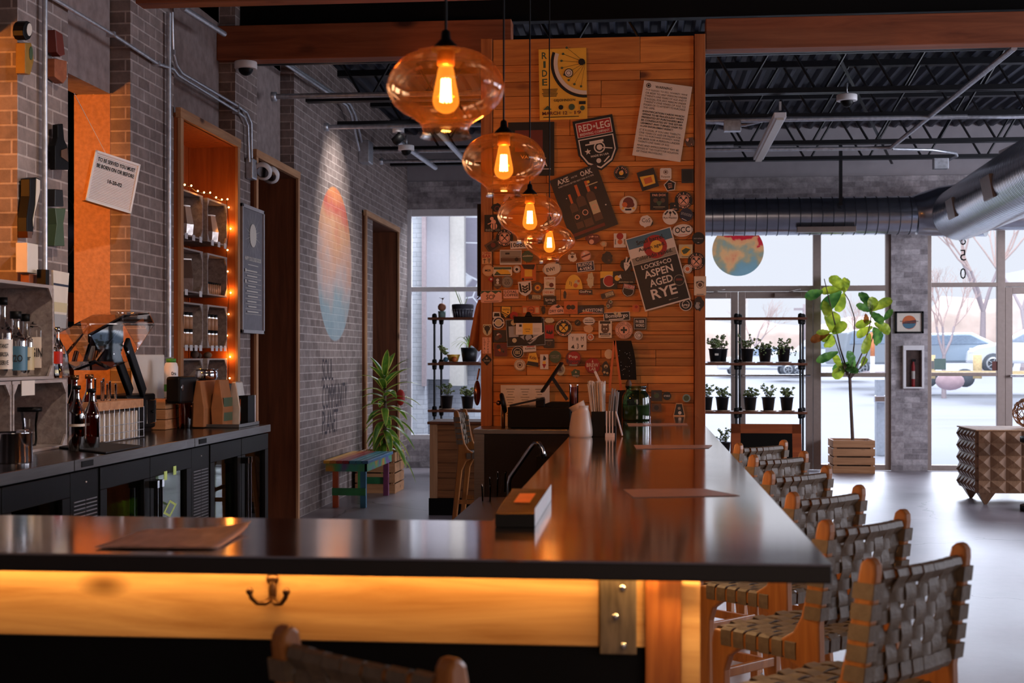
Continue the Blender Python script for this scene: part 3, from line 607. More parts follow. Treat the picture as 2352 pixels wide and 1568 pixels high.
def draw(mb, fr, els, w, h, z0=.0006):
    """els in units of half-size: shapes printed on a sheet"""
    o, ux, uy, nn = fr
    def P(x, y, z): return o+ux*(x*w/2)+uy*(y*h/2)+nn*z
    for i, e in enumerate(els):
        k = e[0]; z = z0+i*.00012; mi = pi(e[-1])
        if k == 'd': _, cx, cy, r, c = e; mb.add([P(cx+r*math.cos(a*math.pi/12), cy+r*math.sin(a*math.pi/12)*w/h, z) for a in range(24)], [tuple(range(24))], mi)
        elif k == 'o':
            _, cx, cy, r, th, c = e; V = []
            for a in range(24):
                q = a*math.pi/12
                for rr_ in (r, r-th): V.append(P(cx+rr_*math.cos(q), cy+rr_*math.sin(q)*w/h, z))
            mb.add(V, [(2*a, (2*a+2) % 48, (2*a+3) % 48, 2*a+1) for a in range(24)], mi)
        elif k == 'r': _, cx, cy, ww, hh, c = e; mb.add([P(cx-ww/2, cy-hh/2, z), P(cx+ww/2, cy-hh/2, z), P(cx+ww/2, cy+hh/2, z), P(cx-ww/2, cy+hh/2, z)], [(0,1,2,3)], mi)
        elif k == 'p': _, pts, c = e; mb.add([P(x, y, z) for x, y in pts], [tuple(range(len(pts)))], mi)
        elif k == 't': _, s, cx, cy, ww, hh, c = e; text(mb, s, fr, (cx*w/2, cy*h/2, z), ww*w/2, hh*h/2, mi, .02)
        elif k == 'T': _, s, cx, cy, ww, hh, c = e; text(mb, s, fr, (cx*w/2, cy*h/2, z), ww*w/2, hh*h/2, mi, .0)
        elif k == 'a':   # lettering on an arc: text, radius, centre angle (deg), span, letter height
            _, s, rad, a0, span, hh, c = e; n_ = len(s)
            for j, ch in enumerate(s):
                if ch == ' ': continue
                q = R(a0+span/2-(j+.5)*span/n_) if a0 > 0 else R(a0-span/2+(j+.5)*span/n_)
                text(mb, ch, fr, (rad*math.cos(q)*w/2, rad*math.sin(q)*w/2, z), hh*.75*w/2, hh*w/2, mi, .02, q-math.pi/2 if a0 > 0 else q+math.pi/2)
        elif k == 'L':   # line
            _, x0, y0, x1, y1, th, c = e; a = P(x0, y0, z); q = P(x1, y1, z); d = (q-a).normalized(); s_ = nn.cross(d)*th*w/4; mb.add([a-s_, q-s_, q+s_, a+s_], [(0,1,2,3)], mi)
        elif k == 'S':   # star
            _, cx, cy, r, c = e; mb.add([P(cx+(r if a % 2 == 0 else r*.4)*math.sin(a*math.pi/5), cy+(r if a % 2 == 0 else r*.4)*math.cos(a*math.pi/5)*w/h, z) for a in range(10)], [tuple(range(10))], mi)
AXE = [('o',0,0,.62,.07,'p'),('d',0,0,.5,'p'),('L',-.3,-.35,.3,.3,.09,'k'),('L',.3,-.35,-.3,.3,.09,'k'),('p',[(.1,.3),(.36,.14),(.42,.3),(.3,.4)],'k'),('p',[(-.1,.3),(-.36,.14),(-.42,.3),(-.3,.4)],'k'),('a','AXE & OAK',.8,90,130,.2,'p'),('a','DISTILLERY',.8,-90,130,.2,'p')]
def rrnd(seed, cols, n=7):
    r_ = random.Random(seed); return [('d', r_.uniform(-.5,.5), r_.uniform(-.5,.5), r_.uniform(.1,.35), r_.choice(cols)) for _ in range(n)]
ln = lambda y, c='k', w_=1.2, h_=.06: ('r', 0, y, w_, h_, c)
WARNT = ['IT IS ILLEGAL TO SELL WHISKEY, WINE','OR BEER TO ANY PERSON UNDER','TWENTY-ONE YEARS OF AGE AND IT','IS ILLEGAL FOR ANY PERSON UNDER','TWENTY-ONE YEARS OF AGE TO','POSSESS OR TO ATTEMPT TO PURCHASE','THE SAME.',
 'IDENTIFICATION CARDS WHICH','APPEAR TO BE FRAUDULENT WHEN','PRESENTED BY PURCHASERS MAY','BE CONFISCATED BY THE ESTAB-','LISHMENT AND TURNED OVER TO','A LAW ENFORCEMENT AGENCY.',
 'IT IS ILLEGAL IF YOU ARE TWENTY-','ONE YEARS OF AGE OR OLDER FOR','YOU TO PURCHASE WHISKEY, WINE,','OR BEER FOR A PERSON UNDER','TWENTY-ONE YEARS OF AGE.','FINES AND IMPRISONMENT MAY BE','IMPOSED BY THE COURTS FOR VIOLATION','OF THESE PROVISIONS.']
warn = [('t','WARNING',-.15,.87,.7,.07,'k'),('o',-.78,.88,.1,.03,'k'),('d',-.78,.88,.05,'k')]
yy = .76
for i, s in enumerate(WARNT):
    wd = 1.72 if s[-1] != '.' else min(1.72, len(s)*.055)
    warn.append(('t' if 7 <= i <= 12 else 'T', s, -.86+wd/2, yy, wd, .052, 'k')); yy -= .078+(.022 if i in (6, 12, 17) else 0)
ride = [('r',0,0,2,2,'y')]
for i, ch in enumerate('RIDE'): ride.append(('t', ch, -.76, .82-i*.25, .22 if ch != 'I' else .1, .19, 'g'))
arc = [(1,.95)]
def arcpts(r0, r1, c='k', cx=.95, cy=.58):
    P1 = [(cx+r0*math.cos(R(a)), cy+r0*.68*math.sin(R(a))) for a in range(160, 273, 7)]; P2 = [(cx+r1*math.cos(R(a)), cy+r1*.68*math.sin(R(a))) for a in range(272, 159, -7)]
    return [('p', [P1[i], P1[i+1], P2[-i-2], P2[-i-1]], c) for i in range(len(P1)-1)]
ride += arcpts(1.45, 1.33)+arcpts(1.32, 1.16, 'w')
for a in range(140, 275, 17): ride += [('L', .95, .58, .95+.95*math.cos(R(a)), .58+.95*.68*math.sin(R(a)), .012, 'k'), ('d', .95+1.0*math.cos(R(a)), .58+1.0*.68*math.sin(R(a)), .05, 'g')]
ride += [('d',.8,.6,.14,'k'),('o',.25,.3,.19,.03,'k'),('d',.25,.3,.15,'w'),('o',.25,.3,.1,.02,'k')]
for i in range(6): ride.append(('T','lorem'.replace('lorem','ride with us and give'), -.55, -.15-i*.04, .7, .028, 'k'))
ride = [e for e in ride if not (e[0] == 'T')]+[('r',-.55,-.14-i*.04,.66-.05*(i%3),.018,'k') for i in range(6)]
ride += [('t','GEJOHNSON',.05,-.47,.9,.09,'k'),('p',[(-.85,-.72),(-.65,-.6),(-.5,-.72)],'g'),('d',-.1,-.66,.1,'k'),('d',.35,-.66,.13,'g'),('r',.8,-.55,.28,.09,'k'),('d',.8,-.7,.1,'g'),('t','MARCH 12',-.36,-.82,1.05,.1,'m'),('T','to',.3,-.82,.1,.05,'m'),('t','19',.6,-.82,.28,.1,'m'),('r',-.1,-.93,1.5,.02,'k')]
redleg = [('r',0,.62,1.76,.56,'w'),('r',0,.62,1.68,.52,'r'),('t','RED',-.42,.68,.68,.26,'w'),('S',.02,.68,.1,'w'),('t','LEG',.46,.68,.68,.26,'w'),('t','BREWING COMPANY',0,.45,1.5,.1,'w'),
 ('p',[(-.88,.28),(-.88,-.3),(-.6,-.68),(0,-.92),(.6,-.68),(.88,-.3),(.88,.28)],'w'),('p',[(-.82,.24),(-.82,-.28),(-.56,-.62),(0,-.86),(.56,-.62),(.82,-.28),(.82,.24)],'k'),
 ('r',-.15,.04,.85,.05,'w'),('r',-.0,.1,.7,.09,'w'),('o',.1,-.13,.28,.06,'w'),('d',.1,-.13,.14,'w'),('L',.1,-.13,.72,-.25,.05,'w'),('S',-.5,-.22,.17,'w'),('t','MADE IN USA',.05,-.42,.9,.08,'w'),('d',-.05,-.62,.12,'w'),('L',.2,-.7,.5,-.52,.06,'w')]
axeposter = [('r',0,0,2,2,'d'),('t','AXE',-.5,.85,.5,.16,'w'),('T','AND THE',-.02,.85,.26,.05,'w'),('t','OAK',.5,.85,.5,.16,'w'),('T',"EVERYTHING'S BETTER NEAT AND AT A TIME",0,.7,1.5,.05,'w')]
for cx, cy, s in ((-.45,-.25,.8),(-.08,-.2,1.0),(.35,-.15,.95)):
    axeposter += [('r',cx,cy-.12,.36*s,.85*s,'b'),('r',cx,cy+.55*s,.12*s,.5*s,'o'),('d',cx,cy+.3*s,.18*s,'b'),('r',cx,cy-.1,.33*s,.42*s,'l' if cx > .2 else 'd'),('o',cx,cy-.1,.12*s,.03,'p')]
axeposter += [('r',.55,.45,.5,.03,'l'),('d',.45,.55,.06,'y'),('d',.65,.3,.05,'o'),('d',-.6,.3,.02,'w'),('d',.8,-.3,.03,'w'),('r',-.2,-.85,1.4,.1,'m')]
locke = [('r',0,0,2,2,'w'),('r',0,.80,1.9,.36,'z'),('r',0,.55,1.9,.3,'w'),('r',0,.36,1.9,.18,'e'),('d',.15,.6,.5,'r'),('d',.2,.6,.26,'y'),('r',0,-.35,1.9,1.22,'k'),
 ('t','Small barrel.',.02,.82,1.2,.12,'k'),('t','Aspen aged.',.0,.61,1.15,.12,'k'),('t','Colorado raised.',0,.40,1.6,.11,'k'),('t','LOCKE+CO',0,.15,1.3,.12,'w'),('t','ASPEN',.0,-.06,1.25,.2,'w'),('t','AGED',.0,-.32,1.0,.2,'w'),('t','RYE',-.0,-.62,1.1,.27,'w'),('T','@lockeco',.3,-.87,.4,.03,'w')]
S_ = [
(1293,193,109,162,1,'r','l',ride,'yellow RIDE bicycle wheel poster high on the board column','poster'),
(1220,342,106,123,0,'r','k',[('r',-.1,.3,1.2,.8,'m'),('t','VARIETAL',.1,-.3,1.1,.12,'l'),('t','A',.6,-.55,.2,.2,'w'),('r',.5,-.75,.7,.03,'w')],'black poster with a faint red picture, behind the second pendant','poster'),
(1371,331,92,122,10,'s','k',redleg,'shield-shaped brewing company sign with a cannon, red top','sign'),
(1521,278,110,172,-9,'r','w',warn,'white WARNING notice in black capitals, tilted, top right of the column','sign'),
(1341,465,113,148,20,'r','k',axeposter,'tilted black poster showing three whiskey bottles','poster'),
(1511,618,107,170,15.5,'r','w',locke,'large tilted poster, striped top and black lower half with white block capitals','poster'),
(1585,326,24,26,0,'b4','b',rrnd(1,['k','p','b']),'brown tiger-face sticker right of the WARNING notice','sticker'),
(1427,397,34,34,0,'c','k',[('o',0,0,.95,.04,'e'),('a','GOAT PATCH',.68,90,190,.25,'p'),('d',0,0,.3,'y'),('d',.1,.2,.15,'p'),('r',0,-.6,.9,.06,'e')],'round black ring-lettered sticker just below right of the cannon sign','sticker'),
(1488,412,40,44,17,'r','d',[('p',[(-.7,-.6),(-.8,.5),(.8,.3),(.7,-.6)],'y'),('r',0,-.1,.9,.6,'o'),('d',-.6,-.8,.2,'k')],'tilted sticker of an amber drink in a glass, under the WARNING notice','sticker'),
(1529,399,26,26,0,'rr','w',[('o',0,.3,.4,.08,'b'),('d',0,.3,.2,'b'),('T','Purpose',0,-.55,1.5,.5,'b')],'small cream square sticker with an acorn','sticker'),
(1539,426,29,29,10,'g5','w',[('p',[(.86*math.cos(R(90+72*i)),.86*math.sin(R(90+72*i))) for i in range(5)],'k'),('t','plays',0,.3,.6,.25,'p'),('t','good',0,0,.6,.25,'p'),('t','game',0,-.3,.6,.25,'p')],'black pentagon sticker with three words','sticker'),
(1579,404,27,32,0,'r','d',[('r',0,0,1.6,1.6,'k')],'plain dark square sticker near the top right edge','sticker'),
(1443,470,40,40,0,'c','w',[('o',0,0,.96,.05,'l'),('d',0,.25,.6,'m'),('d',-.4,0,.3,'o'),('d',.4,0,.3,'m'),('r',0,-.55,.7,.2,'k'),('d',-.6,-.4,.14,'y'),('d',.6,-.4,.14,'y')],'round cream sticker of a spreading red tree','sticker'),
(1514,462,41,40,0,'r','k',[('t','PAR DOX',0,.7,1.5,.28,'p'),('d',-.4,.1,.25,'b'),('d',.4,.1,.25,'b'),('p',[(-.35,.0),(.35,0),(.1,-.5),(-.1,-.5)],'g'),('r',0,-.65,1.3,.05,'l'),('r',0,-.8,.9,.08,'b')],'square black sticker with a horned head','sticker'),
(1570,460,40,40,0,'c','k',AXE,'round black crossed-axes sticker right of the horned-head square','sticker'),
(1549,475,20,20,0,'rr','k',[('d',0,.2,.3,'d'),('d',.1,.3,.12,'p'),('t','pikes',0,-.5,1.2,.4,'p')],'tiny black rounded-square sticker overlapping the axe disc','sticker'),
(1539.5,498,35,35,0,'c','w',[('L',-.7,.3,-.3,.75,.2,'d'),('L',.7,.3,.3,.75,.2,'d'),('d',0,.55,.17,'k'),('L',0,.5,0,.1,.08,'k'),('T','Rye Maiden',0,-.15,1.7,.35,'k')],'round cream sticker with script lettering above the white oval','sticker'),
(1576,493,30,30,-15,'c','n',[('T','snooze',0,.05,1.6,.4,'s'),('L',-.5,-.7,.3,-.85,.08,'w')],'round navy sticker beside the script-lettered cream disc','sticker'),
(1484,508,34,31,0,'b9','w',[('T','CoS',0,.15,1.1,.6,'k'),('p',[(.5,-.9),(.95,-.4),(.9,.1)],'d')],'torn-edged cream sticker with three handwritten letters','sticker'),
(1567.5,529,47,28,5,'c','w',[('o',0,0,.94,.03,'k'),('t','OCC',0,.1,1.45,.95,'k'),('r',0,-.72,.9,.08,'o')],'white oval sticker with three big black capitals near the right edge','sticker'),
(1424,552,28,32,0,'r','w',[('d',0,.6,.55,'r'),('d',0,-.2,.4,'o'),('t','ONS',-.75,-.2,.2,.8,'k'),('t','CAZ',.75,-.2,.2,.8,'k')],'small cream playing-card style sticker left of the large tilted poster','sticker'),
(1604,547,28,28,0,'c','k',[('T','wireless',0,.0,1.5,.3,'s'),('r',0,-.7,.3,.1,'s')],'round black sticker on the right corner board','sticker'),
(1575,577,31,31,0,'r','l',[('d',0,.05,.7,'y'),('p',[(-.6,.1),(0,.5),(.7,.3),(.1,-.3),(-.3,-.4)],'g'),('r',0,-.8,1.2,.06,'k')],'cream square sticker of a green fish beside the large tilted poster','sticker'),
(1599.5,599.7,39,39,0,'c','k',AXE,'round crossed-axes sticker straddling the right corner board','sticker'),
(1579,617.5,20,20,0,'c','w',[('o',0,0,.85,.12,'e'),('d',0,0,.45,'o')],'small round cream badge below the corner axe disc','sticker'),
(1560,643,25,25,0,'c','e',[('d',0,0,.9,'k'),('r',0,.1,1.2,.4,'m')],'round black sticker stuck over the rye poster','sticker'),
(1608,656,27,43,0,'r','c',[('o',0,.1,.6,.08,'d'),('d',0,.1,.35,'b'),('a','WILD BEER',.75,90,120,.25,'d'),('r',0,-.9,1.2,.05,'d')],'tall cream sticker of a figure on a barrel, right corner board','sticker'),
(1575,699,29,29,0,'c','w',[('o',0,0,.9,.3,'k'),('d',0,0,.5,'k'),('t','APEX',0,-.1,1.3,.3,'w'),('o',0,.7,.22,.1,'k')],'round white sticker with a kettle shape below the large tilted poster','sticker'),
(1605,697,27,35,0,'b12','d',rrnd(3,['k','e','b','s']),'dark mottled cut-out sticker low on the right corner board','sticker'),
(1394.5,592.5,28,32,0,'b14','d',rrnd(4,['k','d','b']),'dark gorilla-shaped sticker above the red disc card','sticker'),
(1439.5,608,30,36,-12,'b15','k',[('p',[(-.5,.2),(0,.35),(.5,.1),(.25,-.5),(0,-.8),(-.3,-.4)],'w'),('p',[(-.3,.3),(-.35,1),(-.1,.95),(-.1,.35)],'w'),('p',[(.1,.3),(.3,.95),(.5,.8),(.3,.2)],'w'),('d',-.1,0,.06,'k'),('d',.15,-.05,.06,'k')],'white goat head sticker at the rye poster corner','sticker'),
(1398,643,38,40,0,'r','k',[('p',[(-1,.2),(-1,1),(1,1),(1,.6)],'y'),('d',.05,-.1,.72,'w'),('d',.05,-.1,.64,'r')],'square sticker with a big red disc','sticker'),
(1433,637,50,28,0,'r','k',[('t','GOAT',.35,.35,1.0,.55,'d'),('t','PATCH',.35,-.25,1.0,.45,'d'),('t','BREWING CO.',.2,-.75,1.3,.2,'l'),('d',-.6,-.1,.25,'y'),('p',[(-.6,.1),(-.3,.5),(-.2,-.2)],'w')],'dark rectangular brewing sticker right of the red disc','sticker'),
(1443,667,28,30,-12,'s','k',redleg[:8],'small shield brewing sticker with red top below the dark rectangle','sticker'),
(1395.5,677,30,13,17,'r','b',[('d',-.7,0,.35,'d'),('r',.3,0,1.2,1.4,'l'),('t','LOCAL',.3,.3,1,.5,'d'),('t','RELIC',.3,-.4,1,.5,'d')],'tiny tilted two-line strip below the red disc card','sticker'),
(1400,698,17,24,-20,'b18','b',[('d',.1,.45,.42,'w'),('d',-.2,-.45,.42,'w'),('d',.1,.45,.32,'g'),('d',-.2,-.45,.32,'g')],'tiny sunglasses-shaped sticker above the script rectangle','sticker'),
(1460,707,21,21,0,'b19','o',rrnd(5,['r','o','g','o']),'orange and green splash sticker left of the rye poster corner','sticker'),
(1416.5,726.7,60,20,3,'r','w',[('r',0,0,1.9,1.75,'k'),('t','Bomburgo',0,.1,1.7,1.15,'w'),('L',-.6,-.65,.5,-.6,.08,'w'),('d',-.1,.8,.12,'l'),('d',.2,.5,.14,'l')],'black rectangle with white script above the cat card','sticker'),
(1357,711,60,21,1,'r','k',[('p',[(-1,.3),(-.7,.7),(-.4,.2),(0,.6),(.4,.2),(.8,.7),(1,.3),(1,-.5),(-1,-.5)],'n'),('p',[(-1,-.9),(-.4,-.3),(1,-.9)],'o'),('S',-.55,-.2,.15,'l'),('t','KEYSTONE',.25,-.1,1.3,.7,'w'),('t','COLORADO',.5,-.75,.8,.2,'w')],'wide dark mountain-range sticker in the middle','sticker'),
(1470,743,30,27,0,'r','k',[('r',0,0,1.8,1.8,'w'),('r',0,0,1.7,1.7,'k'),('t','FH BEER',0,.35,1.3,.5,'w'),('t','WORKS',0,-.3,1.3,.5,'w')],'square black sticker with two lines of white capitals right of the plus sign','sticker'),
(1433,757.7,40,40,0,'c','p',[('o',0,0,.95,.03,'b'),('o',0,0,.62,.05,'b'),('r',0,0,.22,.72,'k'),('r',0,0,.72,.22,'k'),('a','GOLDEN SEED',.78,90,150,.18,'b'),('a','APOTHECARY',.78,-90,150,.18,'b')],'round pinkish sticker with a black plus sign','sticker'),
(1390,756,30,39,0,'r','c',[('r',0,.8,1.6,.3,'k'),('d',0,0,.6,'b'),('p',[(-.6,.2),(-.5,.7),(-.2,.4)],'b'),('p',[(.6,.2),(.5,.7),(.2,.4)],'b'),('d',-.2,.05,.1,'w'),('d',.2,.05,.1,'w'),('r',0,-.55,1.6,.25,'k'),('t','COFFEE',0,-.55,1.3,.15,'w'),('r',0,-.8,1.4,.06,'k')],'cream rectangle sticker with a cat face','sticker'),
(1466,770,20,20,0,'c','w',[('o',0,0,.95,.08,'b'),('o',.1,0,.7,.12,'b'),('o',.2,0,.45,.1,'b')],'small round spiral crescent sticker','sticker'),
(1207,763,88,62,3,'r','s',[('r',0,0,1.95,1.92,'k'),('r',-.62,.1,.5,.8,'s'),('d',-.6,.75,.14,'l'),('d',-.6,-.55,.12,'l'),('p',[(-.3,-.3),(.2,-.1),(.9,.1),(.5,-.6),(.2,-.9)],'s'),('o',.15,-.4,.25,.08,'k'),('L',.2,-.6,.95,-.1,.06,'w'),('L',-.1,-.8,.3,-.5,.06,'k')],'large black and grey line-drawing card under the clipped tag','card'),
(1215,755,60,27,0,'r','w',[('r',-.1,0,.75,1.9,'y'),('t','LOCAL',-.1,-.05,.45,.28,'b'),('r',-.1,-.45,.3,.08,'b'),('r',-.65,.55,.2,.4,'d'),('r',.6,.1,.5,.05,'e'),('r',.6,-.15,.5,.05,'e'),('r',.6,-.4,.5,.05,'e'),('r',-.7,-.2,.3,.04,'e'),('r',-.7,-.4,.3,.04,'e')],'white and yellow tag hanging over the black card','card'),
(1128.3,680.5,49,28,1,'rr','p',[('p',[(-1,.4),(-.6,.8),(-.3,.5),(0,.85),(.4,.4),(.7,.75),(.95,.5),(.95,.95),(-.95,.95)],'g'),('t','SCP',-.05,-.1,.85,.8,'b'),('r',0,-.8,1.4,.08,'b')],'pink licence-plate shaped sticker at the left edge','sticker'),
(1173.5,675,35,20,0,'r','p',[('t','LOYAL',0,.5,1.6,.6,'d'),('t','COFFEE',0,-.25,1.9,.6,'d')],'horizontal two-line pink sticker beside the licence-plate one','sticker'),
(1118,793,20,37,0,'r','p',[('t','L\nO\nY\nA\nL',-.5,0,.45,1.8,'d'),('t','C\nO\nF\nF\nE\nE',.4,0,.45,1.9,'d')],'upright two-column pink sticker on the left corner board','sticker'),
(1206,663,30,34,5,'s','w',[('p',[(-.85,.8),(-.6,.75),(-.45,-.5),(-.8,-.3)],'k')]+[('L',-.4,.45-.35*i,0,.15-.35*i,.24,'k') for i in range(3)]+[('L',0,.15-.35*i,.45,.45-.35*i,.24,'k') for i in range(3)]+[('p',[(.6,.75),(.85,.8),(.8,-.2),(.5,-.4)],'k')],'shield sticker of black and white chevrons','sticker'),
(1235,660.6,26,26,0,'c','b',[('o',0,0,.9,.12,'d'),('d',0,0,.5,'y'),('d',0,0,.35,'o'),('d',0,0,.15,'b')],'round brown seal sticker right of the chevron shield','sticker'),
(1165,647,27,27,0,'c','e',[('o',0,0,.93,.05,'d'),('t','I-70',0,.3,.7,.25,'d'),('t','CO',0,-.2,.9,.5,'d')],'round grey-green sticker left of the chevron shield','sticker'),
(1143,650,20,28,0,'s','b',[('d',0,.5,.35,'w'),('d',0,.05,.3,'w'),('t','CROWN',0,-.3,1.4,.3,'l')],'small brown crowned sticker left of the CO disc','sticker'),
(1128,641,12,14,0,'b21','r',[('d',0,0,.4,'w')],'tiny red curled sticker by the left corner board','sticker'),
(1262.6,650,26,29,0,'r','c',[('t','CURRANTS',0,.7,1.5,.25,'o'),('d',-.3,-.1,.4,'l'),('d',.3,-.3,.4,'m'),('r',0,-.85,1.7,.15,'g')],'cream sticker of red fruit below the oval egg-shaped one','sticker'),
(1260,671,27,15,0,'r','c',[('t','CHEESE MAC',0,0,1.8,.8,'o'),('r',0,-.85,1.8,.15,'k')],'orange-lettered food sticker above the small black script one','sticker'),
(1263,689.7,29,20,1,'r','k',[('T','Springs',0,.1,1.5,.8,'w'),('r',0,-.6,.7,.08,'w')],'small black sticker with white script below the food one','sticker'),
(1228.6,682,29,12,-2,'r','b',[('d',-.75,0,.3,'d'),('r',.25,0,1.3,1.5,'l'),('t','LOCAL',.25,.35,1.1,.55,'d'),('t','RELIC',.25,-.4,1.1,.55,'d')],'tiny two-line strip sticker under the chevron shield','sticker'),
(1162,717,24,28,-3,'s','k',[('p',[(-.85,.9),(-.85,-.1),(0,-.88),(.85,-.1),(.85,.9)],'y'),('t','UNITED',0,.45,1.4,.3,'k'),('L',-.8,.05,.6,-.5,.15,'k'),('L',-.7,-.25,.35,-.7,.12,'k'),('d',.4,.0,.14,'k')],'yellow and black striped shield sticker','sticker'),
(1180,724,20,20,15,'b23','r',[('d',0,-.3,.4,'m'),('L',-.2,.2,.4,.8,.15,'r')],'red scooter-shaped sticker above the black art card','sticker'),
(1219.5,712,40,19,0,'r','o',[('o',0,0,.4,.06,'m'),('t','500',0,0,.6,.5,'m'),('r',-.7,0,.4,1.3,'f'),('r',.7,0,.4,1.3,'f')],'orange 500 ticket sticker','sticker'),
(1248.5,712,10,22,8,'b25','k',[('d',0,0,.5,'d')],'small dark silhouette sticker between ticket and oval gin label','sticker'),
(1277.6,710,38,22,3,'h','p',[('t','DRY GIN',0,-.35,1.6,.6,'n'),('p',[(-.1,.5),(.3,.9),(.6,.5),(.2,.2)],'d')],'pink DRY GIN label sticker','sticker'),
(1311,706,31,30,0,'r','o',[('d',-.3,.05,.35,'k'),('d',.3,.05,.35,'k'),('r',0,.1,.8,.35,'k'),('T','Come Here Fear',0,-.5,1.6,.2,'m'),('T','(Love)',0,-.8,.7,.2,'m')],'orange square sticker with black fists','sticker'),
(1141,723,18,14,0,'rr','w',[('p',[(-.8,-.5),(-.6,.6),(.6,.6),(.8,-.5)],'k')],'small white sticker of a black cap above the ring disc','sticker'),
(1145,741,28,28,0,'c','w',[('o',0,0,.85,.22,'n'),('r',0,0,1.8,.22,'w'),('d',0,0,.5,'l')],'round white sticker with a broken navy ring','sticker'),
(1119,758,20,27,0,'s','l',[('d',0,.3,.65,'d'),('p',[(-.4,0),(.4,0),(0,-.85)],'d'),('o',-.6,.6,.3,.12,'d'),('o',.6,.6,.3,.12,'d')],'bull head shield sticker on the left corner board','sticker'),
(1148,771.6,30,28,0,'r','d',rrnd(8,['b','w','m']),'dark photograph sticker left of the black art card','sticker'),
(1150,803,30,30,1,'r','m',rrnd(9,['b','m','o','d']),'maroon square sticker at lower left of the column','sticker'),
(1118,826,24,26,0,'d','k',[('d',0,.3,.2,'e'),('t','Summit',0,-.15,1.2,.4,'e')],'black diamond sticker low on the left corner board','sticker'),
(1189,809,28,28,0,'c','w',[('o',0,0,.95,.25,'k'),('d',0,0,.62,'k'),('t','IBS',0,0,.8,.6,'l')],'round black and white monogram sticker below the art card','sticker'),
(1216,800,30,15,4,'r','w',[('t','Kombucha',.1,.0,1.5,.6,'d'),('r',.2,.6,1.2,.3,'r')],'white kombucha strip peeking from under the art card','sticker'),
(1194,838,26,26,0,'c','c',[('o',0,0,.93,.05,'b'),('o',0,0,.5,.1,'b'),('d',0,.0,.25,'b'),('a','COLORADO',.72,90,200,.2,'b')],'lowest round cream seal sticker at lower left','sticker'),
(1224,825,28,32,-5,'t','y',[('p',[(-1,-.9),(1,-1),(.95,-.4),(-.8,-.3)],'d'),('t','Kicks',0,.25,1.1,.5,'m')],'yellow wedge-shaped sticker beside the lowest cream seal','sticker'),
(1250,830.6,19,34,0,'r','w',[('p',[(-.3,.2),(-.1,.9),(.5,.5),(.3,.2)],'n'),('d',0,-.1,.4,'y'),('p',[(-.5,-.3),(.5,-.3),(0,-.9)],'r')],'upright cream card with a dark horned animal','sticker'),
(1275,819,28,28,0,'c','g',[('t','HAPPY LEAF',0,.15,1.4,.25,'e'),('t','KOMBUCHA',0,-.15,1.2,.2,'e')],'round olive-green sticker above the tilted tablet','sticker'),
(1316.7,823,36,35,0,'c','m',[('d',.1,.1,.8,'r'),('t','Pop',0,.2,1.1,.5,'w'),('t','Popcorn',0,-.4,1.6,.6,'n'),('r',0,-.85,1,.2,'e')],'round red popcorn sticker','sticker'),
(1361,839,36,36,0,'g8','r',[('t','BREW',0,.05,1.5,.5,'w'),('t','LAB',0,-.45,.8,.4,'w'),('p',[(-.12,.4),(.12,.4),(0,.75)],'w')],'red octagonal sticker above the straws','sticker'),
(1262,761.6,20,31,0,'r','r',[('p',[(-.8,-.2),(-.5,.3),(-.2,-.1),(0,.3),(.3,-.1),(.6,.3),(.8,-.2),(.3,-.4)],'k')],'narrow red sticker with black scribble right of the tag','sticker'),
(1262,735.6,22,12,0,'b27','w',[('d',-.4,0,.5,'l'),('d',.4,0,.5,'l')],'small cream mushroom sticker above the narrow red one','sticker'),
(1294.5,752.5,40,40,0,'g16','k',[('o',0,0,.93,.08,'l'),('d',0,0,.5,'y')]+[(e[0],)+e[1:] for e in AXE[2:]],'cog-edged cream crossed-axes sticker in the middle','sticker'),
(1326.6,741,14,14,0,'c','k',[('L',-.4,-.3,.4,.4,.15,'e')],'tiny black disc sticker','sticker'),
(1352.7,737,28,18,0,'c','w',[('t','PIKES PEAK',0,.2,1.4,.3,'k'),('r',0,-.35,1.4,.2,'k'),('o',0,0,.93,.05,'e')],'small white oval sticker above the blank one','sticker'),
(1351,755,24,20,0,'b29','f',[],'blank tan cut-out sticker','sticker'),
(1356.5,774,15,15,0,'c','w',[('d',0,0,.75,'o'),('t','R',0,0,.6,.8,'w')],'tiny round letter R sticker','sticker'),
(1326,785,42,38,0,'r','w',[('T','Y',-.5,.4,.25,.5,'d'),('r',0,.35,.25,.35,'e'),('T','M',.55,.4,.3,.5,'d'),('p',[(-.7,-.7),(-.4,-.3),(-.3,-.8)],'d'),('T','3',.05,-.5,.2,.6,'d'),('p',[(.4,-.4),(.7,-.35),(.5,-.75)],'d')],'cream square card of six tiny drawings','sticker'),
(1261,788.5,25,20,0,'rr','d',[('o',0,0,.4,.12,'b'),('r',0,.7,1.4,.25,'e')],'camera-shaped badge sticker below the narrow red one','sticker'),
(1345,670.5,31,11,0,'r','d',[('t','GoPro',-.05,.2,1.7,.9,'w'),('r',-.2,-.75,1.2,.2,'r')],'tiny dark strip with white camera-maker lettering','sticker'),
(1318,647,40,33,0,'h','y',[('d',.35,-.1,.3,'l'),('d',.55,.1,.15,'o'),('L',-.5,-.4,-.45,.1,.06,'b'),('L',-.3,-.6,-.3,0,.06,'b'),('d',.2,-.5,.25,'o')],'gold half-dome sticker near the middle','sticker'),
(1356.5,643,19,39,-2,'b31','l',[('d',-.3,.2,.06,'d'),('d',.2,.2,.06,'d')],'pale standing bear sticker right of the gold half-dome','sticker'),
(1297.5,677,8,20,0,'b33','d',[],'little dark slug-shaped sticker','sticker'),
(1267.6,617,43,29,12,'c','c',[('o',0,0,.93,.04,'b'),('t','EW!',-.15,-.05,.9,.6,'d')],'white oval two-letter sticker below the farthest pendant','sticker'),
